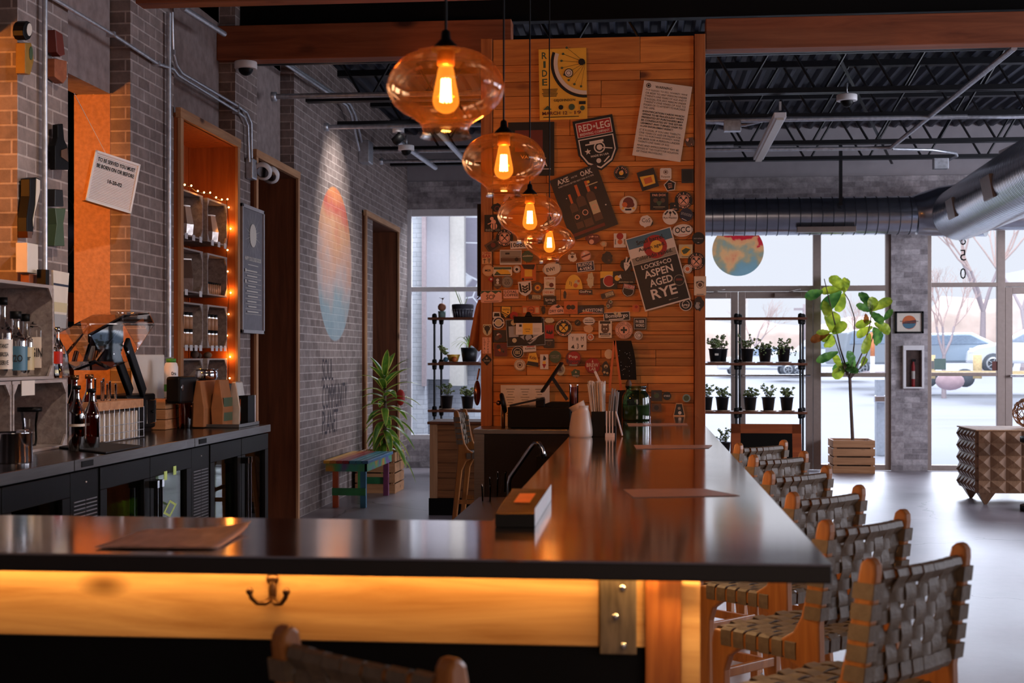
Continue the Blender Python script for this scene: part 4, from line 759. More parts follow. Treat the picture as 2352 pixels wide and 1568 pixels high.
(1344.7,612,40,22,7,'r','w',[('r',0,0,1.88,1.75,'n'),('t','RUSTOE',0,.42,1.6,.65,'w'),('t','4-VERS',0,-.4,1.4,.65,'w')],'navy sticker with two white-lettered lines','sticker'),
(1213.6,625,35,40,0,'r','o',[('p',[(-.9,.9),(-.6,.4),(.7,.3),(.9,.9)],'d'),('r',0,-.1,1.0,.8,'y'),('d',-.7,-.8,.18,'d'),('r',.1,-.8,1.0,.1,'d')],'orange picture sticker of a drink glass left of the oval','sticker'),
(1211.8,588.5,26,26,0,'c','g',[('L',-.9,0,.9,.05,.14,'l'),('T','ridge',0,.15,1.2,.3,'l')],'round dark green sticker below the white strip','sticker'),
(1173,590.6,50,34,0,'r','w',[('r',0,.05,1.9,1.7,'e'),('r',0,-.35,1.85,.5,'b'),('d',.55,-.3,.18,'k'),('r',-.3,.5,.4,.25,'d'),('L',-.8,0,.8,.05,.04,'b')],'framed landscape photograph sticker at left','sticker'),
(1154.4,622.8,44,21,0,'rr','c',[('r',0,.65,1.85,.5,'g'),('p',[(-.9,-.8),(-.6,.2),(0,.45),(.6,.2),(.9,-.8)],'y'),('p',[(-.9,-.8),(-.6,0),(-.1,-.8)],'g'),('r',0,-.75,1.7,.2,'k')],'green and yellow plate sticker under the photograph one','sticker'),
(1187,618,17,17,0,'c','w',[('o',0,0,.9,.12,'e'),('d',0,-.05,.4,'k')],'tiny round white sticker of a black apple','sticker'),
(1121,621,26,26,0,'c','f',[('t','MER',0,0,1.1,.4,'d'),('o',0,0,.9,.04,'e')],'round tan dotted-rim sticker on the left corner board','sticker'),
(1118,592,22,28,0,'r','f',[('t','CHIBA',0,.75,1.8,.4,'r'),('t','BAR',0,.25,1.8,.5,'r'),('L',-.8,-.3,-.1,-.3,.12,'k'),('L',-.45,-.1,-.45,-.9,.12,'k'),('L',.1,-.2,.9,-.2,.12,'k'),('L',.1,-.5,.9,-.5,.1,'k'),('L',.5,-.1,.5,-.9,.12,'k')],'sticker with red capitals over black characters at the left edge','sticker'),
(1132,564.6,32,24,32,'r','b',[('r',0,0,1.5,1.2,'d'),('d',.1,.1,.35,'m')],'brown tilted square sticker under the axe disc at left','sticker'),
(1159,546,40,40,0,'c','k',AXE,'round crossed-axes sticker at left beside the bee','sticker'),
(1191,562,38,18,3,'r','w',[('t','10BBL',0,0,1.8,1.2,'k')],'white strip sticker with heavy black characters','sticker'),
(1131.6,512.7,38,39,0,'r','k',[('d',-.1,.55,.22,'p'),('d',.1,.15,.3,'p'),('d',.15,-.35,.4,'p'),('r',.0,-.35,.1,.7,'k'),('r',.3,-.35,.1,.7,'k'),('L',-.6,-.1,-.1,.1,.1,'p'),('t','BEE',-.4,-.8,.9,.25,'e'),('t','CO',.6,-.8,.5,.25,'e')],'square black sticker with a striped bee','sticker'),
(1140.7,478,26,24,0,'b35','k',[('o',.1,-.1,.5,.15,'m')],'dark face-shaped sticker above the bee','sticker'),
(1170,458,28,28,0,'c','p',[('p',[(-.4,-.2),(0,.5),(.5,-.1)],'d'),('o',0,0,.92,.05,'o')],'round pink mountain sticker behind the third pendant','sticker'),
(1362,549,36,29,2,'b37','m',[('t','MT JOY',.1,.3,1.2,.3,'p')]+rrnd(11,['o','m','p'],5),'red rocky sticker under the bottle poster','sticker'),
(1314.6,590.6,22,24,0,'b39','c',[('d',0,.1,.3,'b'),('r',0,.6,1,.2,'b')],'cream cut-out face sticker beside the farthest pendant','sticker'),
(1345.4,587,24,24,0,'c','p',[('L',-.8,-.3,.8,.35,.3,'m'),('o',0,0,.95,.05,'m'),('d',-.3,.4,.2,'w')],'round sticker crossed by a red bar','sticker'),
(1386.6,560,18,14,0,'b41','f',[('d',0,0,.4,'l')],'little tan cloud-shaped sticker below the red rocky one','sticker'),
(1322.8,857,24,20,0,'b43','g',[('r',0,-.6,1.2,.4,'e'),('p',[(-.2,.1),(.2,.1),(0,.6)],'l')],'olive badge sticker behind the straws','sticker'),
(1532,909,19,19,0,'c','k',[('t','STEEZ',0,0,1.5,.4,'w')],'tiny black disc with white lettering low at right','sticker'),
(1508,908,24,24,0,'r','d',[('d',0,0,.5,'g'),('d',-.3,.4,.2,'b')],'small dark square sticker left of the tiny black disc','sticker'),
(1576.6,914,18,18,0,'c','t',[('d',0,0,.7,'g')],'tiny teal disc sticker low near the right corner board','sticker'),
(1391.6,847,22,38,0,'b45','d',[('d',0,.3,.4,'l'),('d',0,.2,.2,'d'),('d',-.3,-.4,.25,'l'),('d',.3,-.5,.25,'l')],'line-drawn crowned mask sticker left of the small chalkboard','sticker'),
(1287,848,22,28,0,'c','l',[('d',0,0,.75,'e'),('p',[(-.3,-.3),(0,.5),(.3,-.3)],'b')],'gold oval sticker partly hidden by the tilted tablet','sticker'),
(1507.7,936,22,18,0,'r','b',[('d',0,0,.5,'d')],'brown square sticker just above the bar end','sticker'),
(1398,813,19,22,0,'c','c',[],'plain cream disc sticker half behind the small chalkboard','sticker'),
(1163,715,.1,.1,0,'r','k',[],'','x'),
]
MPP = (YP/CS)/FPX
for i, (px, py, w_, h_, rot, shp, base, els, lab, cat_) in enumerate(S_):
    if cat_ == 'x': continue
    lab = lab.replace('TENBBL', '10BBL')
    yy_ = YP-.014-(i % 9)*.0013-(.006 if 'yellow tag' in lab or 'pentagon' in lab else 0)
    c_ = onY(px, py, yy_); a_ = R(rot); W_, H_ = w_*MPP, h_*MPP
    name = cat_ if cat_ != 'card' else 'printed_card'
    t_ = thing(name, lab, cat_, c_)
    fr = (c_, Vector((math.cos(a_), 0, math.sin(a_))), Vector((-math.sin(a_), 0, math.cos(a_))), Vector((0, -1, 0)))
    P2 = outline(shp, W_, H_)
    b = MB(); O = [c_+fr[1]*x+fr[2]*y for x, y in P2]; n_ = len(O)
    b.add(O+[q+Vector((0, .0009, 0)) for q in O], [tuple(range(n_)), tuple(range(2*n_-1, n_-1, -1))]+[(j, j+n_, (j+1) % n_+n_, (j+1) % n_) for j in range(n_)], 0)
    b.build('sheet', PM[base], t_, fix=False)
    if els:
        b = MB(); draw(b, fr, els, W_, H_, .0003); b.build('printing', PML, t_, fix=False)
# bulldog clip of the tag, apron and copper scoop at the left side of the column
c_ = onY(1205, 734, YP-.03)
tag(MB().box(c_.x-.07, c_.x+.11, YP-.04, YP-.025, c_.z-.02, c_.z+.02).prism([(c_.x-.0, c_.z+.02), (c_.x+.05, c_.z+.02), (c_.x+.035, c_.z+.05), (c_.x+.015, c_.z+.05)], 'y', YP-.035, YP-.028).build('bulldog_clip', M['black'], bevel=.003), 'black bulldog clip holding the white and yellow tag', 'clip')
a0 = onY(1096, 686, YP+.25)
t_ = thing('leather_apron', 'tan leather apron hanging on the left side of the column', 'apron', a0)
b = MB(); V = []; F = []
nz_, nx_ = 9, 9
for i in range(nz_):
    v = i/(nz_-1); z = onY(1090, 688+v*112, YP+.25).z; wl = onY(1099-24*v**.7, 0, YP+.25).x; wr_ = onY(1106, 0, YP+.25).x
    for j in range(nx_):
        u = j/(nx_-1); V.append((wl+(wr_-wl)*u, YP+.25+.03*math.sin(u*9+v*2)*v+.02*v, z+.02*math.sin(u*6)*v))
F = [(i*nx_+j, i*nx_+j+1, (i+1)*nx_+j+1, (i+1)*nx_+j) for i in range(nz_-1) for j in range(nx_-1)]
b.add(V, F, 0, True); o = b.build('drape', pmat('tan_leather', '#b0714a', .6, var=.1), t_); sm = o.modifiers.new('s', 'SOLIDIFY'); sm.thickness = .004
MB().tube([a0, a0+Vector((.03, 0, .03)), (PX0, YP+.25, a0.z+.02)], .004, 6).build('loop', M['bark'], t_)
s0 = onY(1101, 846, YP+.2)
t_ = thing('metal_scoop', 'copper-coloured metal scoop hanging below the apron', 'scoop', s0)
M['copper'] = pmat('copper', '#b07a62', .22, 1.0)
MB().tube([s0, onY(1096, 872, YP+.2)], .006, 8).build('handle', M['copper'], t_)
s1 = onY(1096, 902, YP+.2); MB().ball(s1, 1, 16, 0, (.024, .05, .085)).build('bowl', M['copper'], t_)
k = onY(1102, 470, YP+.1); k2 = onY(1102, 680, YP+.1)
tag(MB().box(k.x-.012, PX0, YP+.06, YP+.18, k2.z, k.z).build('mirror_edge', M['black']), 'thin black board edge on the left side of the column', 'board')

# ================================================================== BAR
BX0, BX1, BY0, BY1, BZ = -.345, .345, 2.51, 3.1, 1.07
m, N, L, p = newmat('zinc_bar_top'); p.inputs['Metallic'].default_value = 1
geo = N.new('ShaderNodeNewGeometry'); mp = N.new('ShaderNodeMapping'); mp.inputs['Scale'].default_value = (60, .8, 1); L.new(geo.outputs['Position'], mp.inputs[0])
n1 = N.new('ShaderNodeTexNoise'); n1.inputs['Scale'].default_value = 1; n1.inputs['Detail'].default_value = 6; L.new(mp.outputs[0], n1.inputs['Vector'])
n2 = N.new('ShaderNodeTexNoise'); n2.inputs['Scale'].default_value = 3.5; n2.inputs['Detail'].default_value = 6; L.new(geo.outputs['Position'], n2.inputs['Vector'])
cr = N.new('ShaderNodeValToRGB'); cr.color_ramp.elements[0].position = .3; cr.color_ramp.elements[1].position = .7; cr.color_ramp.elements[0].color = lin('#bfaea6'); cr.color_ramp.elements[1].color = lin('#d8cbc4'); L.new(n2.outputs[0], cr.inputs[0]); L.new(cr.outputs[0], p.inputs['Base Color'])
mr = N.new('ShaderNodeMapRange'); mr.inputs['To Min'].default_value = .075; mr.inputs['To Max'].default_value = .12; L.new(n2.outputs[0], mr.inputs[0]); L.new(mr.outputs[0], p.inputs['Roughness'])
bm_ = N.new('ShaderNodeBump'); bm_.inputs['Strength'].default_value = .05; bm_.inputs['Distance'].default_value = .0012; L.new(n1.outputs[0], bm_.inputs['Height']); N.remove(bm_)
M['zinc'] = m
bar = thing('bar_counter', 'L-shaped bar with a dark reflective metal top and glowing pine front', 'bar counter', (0, 2.9, 0))
b = MB(); pts = [(-2.3, BY0), (BX1, BY0), (BX1, YP-.015), (BX0, YP-.015), (BX0, BY1), (-2.3, BY1)]; b.prism(pts, 'z', BZ-.004, BZ); b.build('metal_top', M['zinc'], bar)
b = MB(); b.prism(pts, 'z', BZ-.036, BZ-.0042); b.build('top_edge', pmat('dark_edge', '#1e1614', .5), bar, bevel=.003)
BPX, BPY = .118, 2.78
ab = onY(900, 1476, BPY).z
b = MB(); b.box(-2.3, onY(1376, 0, BPY).x, BPY, BPY+.04, ab, BZ-.037); b.build('front_board', M['apron'], bar, bevel=.003)
b = MB(); b.box(onY(1462, 0, BPY).x-.01, onY(1484, 0, BPY).x+.01, BPY+.01, BPY+.04, ab, BZ-.037); b.build('filler_board', M['apron'], bar)
bz = onY(1420, 1502, BPY-.015).z
br_ = MB().box(onY(1378, 0, BPY-.02).x, onY(1462, 0, BPY-.02).x, BPY-.02, BPY-.001, bz, BZ-.037).build('metal_bracket', pmat('weathered_iron', '#7a6a5c', .45, .6, var=.3, scale=12, stretch=(6,6,1)), bar, bevel=.002)
for px, py in ((1430, 1350), (1414, 1416), (1432, 1483)): q = onY(px, py, BPY-.02); MB().ball(q, .007, 10, 0, (1, .5, 1)).build('bolt', M['chrome'], br_)
MB().box(onY(1482, 0, BPY).x, onY(1565, 0, BPY).x, BPY-.002, BPY+.08, 0, BZ-.037).build('corner_post', wood('stained_post', '#b06a34', '#7a3e18', 'z', 1.2, .4, False, .02), bar, bevel=.003)
MB().box(onY(1565, 0, BPY).x+.001, BPX, BPY+.012, 8.6, 0, BZ-.037).build('side_panel', M['apron'], bar)
b = MB(); b.box(-2.3, onY(1482, 0, BPY).x-.001, BPY+.05, 3.05, 0, BZ-.037); b.build('dark_base', M['black'], bar)
b = MB(); b.box(-.05, BPX-.03, 3.0, 8.6, 0, BZ-.037); b.build('inner_frame', M['black'], bar)
b = MB(); b.box(-2.3, -1.4, 2.56, 2.78, BZ-.06, BZ-.037)
# LED tape under the overhang
led = thing('led_strip', 'warm LED tape glowing under the bar front overhang', 'led strip', (-.9, BPY-.03, BZ-.04))
lz = lambda x: BZ-.040-.030*max(0, min(1, (-1.0-x)/.6))
MB().tube([(x, BPY-.004, lz(x)) for x in (-2.3,-1.6,-1.5,-1.4,-1.3,-1.2,-1.1,-1.0,.05)], .003, 6).build('tape', M['white'], led)
b = MB(); x = -2.25
while x < .03: b.ball((x, BPY-.008, lz(x)), .004, 8); x += .042
b.build('diodes', emis('led_diode', (1, .62, .22), 14), led, kind='stuff')
q = onY(1560, 1326, BPY-.03)
l2 = thing('led_strip', 'short end of LED tape with two bright diodes at the bar corner', 'led strip', q)
MB().box(q.x-.04, q.x+.04, BPY-.035, BPY-.02, q.z-.003, q.z+.003).build('tape', emis('lit_tape', (1, .5, .12), 4), l2)
for dx in (-.018, .012): MB().ball((q.x+dx, BPY-.036, q.z), .005, 8).build('diode', emis('led_diode_bright', (1, .8, .5), 60), l2)
lamp('led_strip_light', 'AREA', (-1.1, BPY-.045, BZ-.042), 4.3, (1.0, .56, .17), (-1.1, BPY+.03, BZ-.35), shape='RECTANGLE', size=2.3, size_y=.012)
tag(MB().box(BPX+.002, BPX+.012, 2.85, 8.5, BZ-.044, BZ-.037).build('led_strip', emis('side_tape', (1,.5,.15), 2)), 'long LED tape under the stool-side overhang of the bar', 'led strip')
lamp('led_side_light', 'AREA', (BPX+.03, 5.2, BZ-.05), 9, (1.0, .66, .34), (BPX+.25, 5.2, .5), shape='RECTANGLE', size=5.4, size_y=.012)
lamp('led_corner_light', 'AREA', (q.x, BPY-.05, BZ-.044), .7, (1.0, .60, .20), (q.x, BPY+.03, BZ-.4), shape='RECTANGLE', size=.09, size_y=.012)
# coat hook
h0 = onY(627, 1342, BPY)
t_ = thing('coat_hook', 'double-pronged bronze coat hook screwed to the glowing board', 'hook', h0)
M['bronze'] = pmat('dark_bronze', '#6a4a30', .3, .8)
b = MB(); b.lathe([(.001,-.004),(.013,-.004),(.013,0),(.001,.002)], h0+Vector((0,-.006,.012)), 16, 0, True, Matrix.Rotation(R(90),3,'X')); b.ball(h0+Vector((0,-.004,-.012)), 1, 12, 0, (.009,.006,.026)); b.build('back_plate', M['bronze'], t_)
for s in (-1, 1):
    P = [h0+Vector(v) for v in ((0,-.008,-.028),(s*.012,-.02,-.036),(s*.026,-.03,-.034),(s*.036,-.036,-.022),(s*.039,-.038,-.008))]
    b = MB(); b.tube(P, [.006,.006,.005,.005,.006], 8); b.ball(P[-1], .0085, 10); b.build('prong', M['bronze'], t_)

# ================================================================== PENDANTS
M['filament'] = emis('bright_filament', (1.0, .80, .50), 45)
m, N, L, p = newmat('glowing_amber_bulb'); N.remove(p); out = N['Material Output']
tr_ = N.new('ShaderNodeBsdfTransparent'); tr_.inputs[0].default_value = (1, .66, .3, 1); em = N.new('ShaderNodeEmission'); em.inputs[0].default_value = (1, .37, .05, 1); em.inputs[1].default_value = 1.7
lw = N.new('ShaderNodeLayerWeight'); lw.inputs[0].default_value = .3; mr = N.new('ShaderNodeMapRange'); mr.inputs['To Min'].default_value = .42; mr.inputs['To Max'].default_value = .75; L.new(lw.outputs['Facing'], mr.inputs[0])
ms = N.new('ShaderNodeMixShader'); L.new(mr.outputs[0], ms.inputs[0]); L.new(tr_.outputs[0], ms.inputs[1]); L.new(em.outputs[0], ms.inputs[2]); L.new(ms.outputs[0], out.inputs[0]); M['bulb'] = m
PR = [(.026,.088),(.045,.086),(.078,.077),(.108,.058),(.130,.030),(.139,.004),(.138,-.014),(.126,-.038),(.108,-.056),(.088,-.068),(.070,-.080),(.058,-.092),(.054,-.103),(.055,-.112),(.060,-.120)]
def smoothprof(P, n=3):
    o = []
    for i in range(len(P)-1):
        p0 = P[max(i-1,0)]; p1 = P[i]; p2 = P[i+1]; p3 = P[min(i+2,len(P)-1)]
        for k in range(n):
            t = k/n; o.append(tuple(.5*((2*p1[j])+(-p0[j]+p2[j])*t+(2*p0[j]-5*p1[j]+4*p2[j]-p3[j])*t*t+(-p0[j]+3*p1[j]-3*p2[j]+p3[j])*t**3) for j in (0,1)))
    return o+[P[-1]]
PL = []
for px, py, D, lab in ((1024, 199, 3.19, 'nearest and largest amber glass pendant lamp over the bar'), (1157, 368, 4.5, 'second amber glass pendant lamp from the camera'), (1217, 494, 5.79, 'third amber glass pendant lamp from the camera'), (1262, 553, 7.3, 'farthest amber glass pendant lamp, against the sticker boards')):
    d = rdir(px, py); PL.append((CAM+d*D, lab))
p0 = None
for i, (P, lab) in enumerate(PL):
    if i == 0:
        t_ = thing('pendant_lamp', lab, 'pendant lamp', P, 0, 'amber glass pendants over the bar')
        g = MB(); g.lathe(smoothprof(PR), (0,0,0), 64); g.build('glass_shade', M['amber'], t_, local=True)
        c = MB(); c.lathe([(.0035,.135),(.010,.130),(.012,.112),(.028,.096),(.034,.088),(.034,.084),(.001,.084)], (0,0,0), 32); c.build('canopy_cap', M['black'], t_, local=True)
        c = MB(); c.lathe([(.001,.085),(.021,.085),(.021,.05),(.001,.05)], (0,0,0), 24); s_ = c.build('socket', pmat('brass_socket', '#8a5a2a', .35, .6), t_, local=True)
        c = MB(); c.lathe(smoothprof([(.001,.052),(.013,.050),(.018,.042),(.022,.02),(.027,-.005),(.031,-.028),(.030,-.042),(.022,-.055),(.010,-.062),(.001,-.064)], 3), (0,0,0), 32); bl = c.build('bulb', M['bulb'], t_, local=True)
        c = MB()
        for k in range(8):
            a = k*math.pi/4; c.tube([(.009*math.cos(a), .009*math.sin(a), .018), (.012*math.cos(a), .012*math.sin(a), -.036)], .0026, 6)
        c.build('filament', M['filament'], bl, local=True)
        c = MB(); c.tube([(0,0,.13), (0,0,ZD-P.z)], .0032, 8); c.build('cord', M['black'], t_, local=True)
        p0 = t_
    else:
        t_ = copy_tree(p0); t_.location = P; t_['label'] = lab; t_.rotation_euler.z = i*1.1
    lamp('pendant_light', 'POINT', P+Vector((0,0,-.012)), 33.0, (1.0, .52, .17), shadow_soft_size=.02)
# ================================================================== STOOLS
def make_stool(lab, group):
    t_ = thing('bar_stool', lab, 'bar stool', (0,0,0), 0, group)
    W = .19
    for s in (-1, 1):
        pr = [(-.245,0),(-.205,0),(-.150,.50),(-.115,.575),(-.06,.600),(-.0,.603),(-.0,.640),(-.055,.648),(-.098,.675),(-.125,.72),(-.140,.78),(-.176,.965),(-.182,.988),(-.196,1.0),(-.210,.998),(-.220,.985),(-.221,.965),(-.185,.70),(-.188,.60)]
        b = MB(); b.prism(pr, 'x', s*W-.0165, s*W+.0165); b.build('rear_leg', M['stoolw'], t_, bevel=.009, local=True)
        pr = [(.185,0),(.150,0),(.150,.52),(.135,.565),(.10,.590),(.04,.603),(.04,.640),(.19,.640),(.198,.60)]
        b = MB(); b.prism(pr, 'x', s*W-.0165, s*W+.0165); b.build('front_leg', M['stoolw'], t_, bevel=.006, local=True)
        b = MB(); b.box(s*W-.0165, s*W+.0165, -.01, .05, .603, .640); b.build('side_rail', M['stoolw'], t_, local=True)
        b = MB(); b.box(s*W-.01, s*W+.01, -.19, .16, .22, .255); b.build('side_stretcher', M['stoolw'], t_, local=True)
    b = MB(); b.box(-W, W, .155, .175, .30, .335); b.build('footrest', M['stoolw'], t_, bevel=.004, local=True)
    b = MB(); b.box(-W, W, .16, .185, .605, .635); b.build('front_rail', M['stoolw'], t_, local=True)
    b = MB(); b.box(-W, W, -.13, -.105, .605, .635); b.build('rear_rail', M['stoolw'], t_, local=True)
    # back rails follow the lean of the posts
    yl = lambda z: -.163-(z-.70)*.124
    sag = lambda x: -.022*(1-(x/W)**2)
    for z in (.955, .715):
        b = MB(); b.tube([(x*W, yl(z)+sag(x*W), z) for x in (-1,-.6,-.2,.2,.6,1)], .011, 8); b.build('back_rail', M['stoolw'], t_, local=True)
    b = MB(); n = 7; ww = .042
    hz = [.755+.047*j for j in range(4)]+[.9435-.0]
    for i in range(n):
        x = -W+.022+(2*W-.044)*(i+.5)/n; P = []
        zs = [.700+.0085*k for k in range(31)]
        amp = .0042
        f = lambda z: amp*math.cos(math.pi*((z-.755)/.047)+(i % 2)*math.pi)
        P = [(x, yl(.715)+sag(x)+.013, .715)]+[(x, yl(z)+sag(x)+f(z), z) for z in zs if .74 < z < .93]
        P += [(x, yl(.955)+sag(x)-.014, .952), (x, yl(.955)+sag(x)-.010, .966), (x, yl(.955)+sag(x), .970), (x, yl(.955)+sag(x)+.011, .966), (x, yl(.955)+sag(x)+.015, .952), (x, yl(.9)+sag(x)+.010, .925)]
        b.ribbon(P, (1,0,0), ww, .0028)
        b.ribbon([(x, yl(.715)+sag(x)+.014, .740), (x, yl(.715)+sag(x)+.015, .715), (x, yl(.715)+sag(x)+.008, .702), (x, yl(.715)+sag(x)-.006, .701), (x, yl(.715)+sag(x)-.015, .715), (x, yl(.715)+sag(x)-.012, .745)], (1,0,0), ww, .0028)
    for j in range(4):
        z = .755+.049*j+.004; P = []
        for k in range(57):
            x = -W+.018+(2*W-.036)*k/56; i = (x+W-.022)/((2*W-.044)/n)-.5
            P.append((x, yl(z)+sag(x)-.0042*math.cos(math.pi*i)*(1 if j % 2 == 0 else -1), z))
        b.ribbon(P, (0,0,1), .031, .0028)
    for j in range(5):
        z = .735+.0475*j
        for s in (-1, 1):
            x0, x1 = s*W-.020, s*W+.020; y0, y1 = yl(z)-.028, yl(z)+.025
            b.ribbon([(x0,y0,z),(x1,y0,z),(x1,y1,z),(x0,y1,z),(x0,y0,z)], (0,-.12,1), .037, .003)
    b.build('back_webbing', M['strap'], t_, local=True, fix=False)
    # seat webbing
    b = MB(); ns = 6; nf = 7
    dip = lambda x, y: -.012*(1-(x/W)**2)*(1-((y-.03)/.16)**2)
    for i in range(ns):     # straps running across, wrapped over the side rails
        y = -.115+.278*(i+.5)/ns; P = [(-W+.02,y,.600),(-W-.018,y,.598),(-W-.020,y,.62),(-W-.019,y,.643),(-W-.010,y,.648)]
        for k in range(43):
            x = -W+2*W*k/42; P.append((x, y, .649+dip(x,y)+.0035*math.cos(math.pi*((x+W)/(2*W/nf)-.5)+i*math.pi)))
        P += [(W+.010,y,.648),(W+.019,y,.643),(W+.020,y,.62),(W+.018,y,.598),(W-.02,y,.600)]
        b.ribbon(P, (0,1,0), .037, .0028)
    for i in range(nf):     # straps running front to back
        x = -W+2*W*(i+.5)/nf; P = [(x,-.10,.600),(x,-.134,.602),(x,-.136,.64)]
        for k in range(43):
            y = -.125+.31*k/42; P.append((x, y, .649+dip(x,y)-.0035*math.cos(math.pi*((y+.115)/(.278/ns)-.5)+i*math.pi)))
        P += [(x,.192,.643),(x,.196,.62),(x,.190,.600),(x,.15,.598)]
        b.ribbon(P, (1,0,0), .044, .0028)
    b.build('seat_webbing', M['strap'], t_, local=True, fix=False)
    return t_
def place(t_, ax, ay, bx, by, rz=None):
    A = onZ(ax, ay, 1.0); B = onZ(bx, by, 1.0); d = B-A; th = math.atan2(d.y, d.x) if rz is None else rz; mid = (A+B)/2
    t_.location = (mid.x+math.sin(th)*-.2*-1*-1, mid.y+math.cos(th)*.2, 0); t_.rotation_euler.z = th
ST = [((2005,1280),(2203,1243),'nearest of the row of bar stools, at the lower right corner'),((1905,1193),(2065,1166),'second woven-back stool from the camera in the right-hand row'),((1823,1131),(1970,1109),'third stool from the camera in the row along the bar'),
      ((1770,1079),(1896,1068),'fourth stool from the camera in the row along the bar'),((1732,1043),(1845,1034),'fifth stool from the camera, nearly hidden behind the others'),((1692,1017),(1804,1008),'farthest stool of the row, in front of the sandwich board')]
s0 = make_stool(ST[0][2], 'woven bar stools along the bar'); sm_ = None
for i, (a, c, lab) in enumerate(ST):
    t_ = s0 if i == 0 else copy_tree(s0)
    t_['label'] = lab; place(t_, a[0], a[1], c[0], c[1], R(47))
t_ = copy_tree(s0); t_['label'] = 'dark backlit stool in front of the glowing bar board, seen from behind'; place(t_, 655, 1432, 1037, 1507); t_['group'] = 'woven bar stools along the bar'
t_ = copy_tree(s0); t_['label'] = 'stool beside the wooden sideboard at the far end, seen from its side'; t_.rotation_euler.z = R(-93); q = onZ(1052, 940, 1.0); t_.location = (q.x+.22, q.y, 0)
# ================================================================== BACK-BAR COUNTER (left)
CX, CZ = -2.37, 1.015
ye = onZ(617, 974, CZ).y; CX = onZ(617, 974, CZ).x
y0u = YX(168-6, CX); u1 = YX(440, CX); UN = u1-y0u
ctr = thing('steel_counter', 'long stainless counter top over the black coolers along the left wall', 'counter', (CX-.35, 6, CZ-.05))
MB().box(XW+.012, CX+.012, 3.6, ye, CZ-.045, CZ).build('counter_top', M['steel_top'], ctr, bevel=.003)
for i in range(3):
    a = y0u+(i-1)*UN; e = min(a+UN, ye-.01) if i < 2 else ye-.01
    MB().box(CX+.013, CX+.017, a+.004, e-.004, CZ-.045, CZ-.001).build('fascia_strip', M['steel'], ctr)
    if i: MB().box(CX+.0175, CX+.020, a+.07, a+.19, CZ-.036, CZ-.010).build('maker_plate', M['black'], ctr)
M['stock'] = pmat('stocked_green_bottles', '#5f7a2e', .2, var=.5, scale=9)
def cooler(y0, y1, lab):
    t_ = thing('back_bar_cooler', lab, 'cooler', (CX-.3, (y0+y1)/2, 0))
    b = MB(); b.box(XW+.012, XW+.03, y0+.004, y1-.004, .1, CZ-.05); b.box(XW+.03, CX-.03, y0+.004, y0+.3, .1, CZ-.05); b.box(XW+.03, CX-.03, y1-.02, y1-.004, .1, CZ-.05); b.box(XW+.03, CX-.03, y0+.3, y1-.02, .1, .16); b.box(XW+.03, CX-.03, y0+.3, y1-.02, CZ-.07, CZ-.05); b.build('cabinet_shell', M['fridge'], t_)
    g_ = MB(); rg = random.Random(int(y0*10))
    for zz in (.17, .50):
        y = y0+.38
        while y < y1-.08: g_.cyl((CX-.14-rg.uniform(0,.05), y, zz), .03, 0, .17, 12); g_.cyl((CX-.14-rg.uniform(0,.02), y, zz), .012, .17, .24, 8); y += .075
    tag(g_.build('stocked_bottles', M['stock'], t_, fix=False), kind='stuff')
    MB().box(XW+.05, CX-.08, y0+.02, y1-.02, 0, .1).build('plinth', M['black'], t_)
    vw = .30
    o = MB().box(CX-.03, CX-.002, y0+.006, y0+vw, .1, CZ-.055).build('vent_panel', M['fridge'], t_, bevel=.003)
    b = MB(); z = .22
    while z < CZ-.17:
        for k in (0, 1): b.box(CX-.002, CX+.001, y0+.035+k*.125, y0+.15+k*.125, z, z+.005)
        z += .0165
    b.build('louvre_slots', pmat('slot_highlight', '#8d8f98', .4, .5), o)
    MB().ball((CX, y0+.16, CZ-.105), .004, 8).build('indicator', M['white'], o)
    dw = (y1-y0-vw-.01)/2
    for k in range(2):
        a = y0+vw+.004+k*dw; e = a+dw-.006
        b = MB(); x0, x1 = CX-.028, CX+.004; fr_ = .075
        b.box(x0, x1, a, e, CZ-.055-.10, CZ-.055); b.box(x0, x1, a, e, .12, .2); b.box(x0, x1, a, a+fr_, .2, CZ-.155); b.box(x0, x1, e-fr_, e, .2, CZ-.155)
        d = b.build('door', M['fridge'], t_, bevel=.003)
        MB().box(x0+.01, x0+.014, a+fr_, e-fr_, .2, CZ-.155).build('glass', M['glassdark'], d)
        hy = (e-.03) if k == 0 else (a+.03)
        MB().tube([(CX+.045, hy, CZ-.20), (CX+.045, hy, .25)], .011, 10).box(CX+.0, CX+.058, hy-.013, hy+.013, CZ-.2, CZ-.165).build('handle', M['chrome'], d)
    b = MB()
    # stocked shelf inside: dim glowing interior light, cans
    for z in (.48,): b.box(XW+.1, CX-.06, y0+vw+.03, y1-.03, z, z+.008)
    b.build('wire_shelf', M['steel_dark'], t_)
    return t_
cooler(y0u-UN+.0, y0u, 'near black cooler whose chrome handle shows at the left edge')
cooler(y0u, u1, 'middle black cooler with green light behind its glass doors')
cooler(u1, ye-.01, 'far black cooler ending beside the reddish door casing')
tag(MB().box(CX-.12, CX-.09, y0u+.36, y0u+UN-.1, CZ-.085, CZ-.072).build('cooler_lamp', emis('green_lit', (.55, .8, .25), 3.0)), 'dim green light inside the middle cooler', 'cooler light')
M['lime'] = pmat('lime_sticker', '#b9d07a', .5, emit='#b9d07a', es=.15)
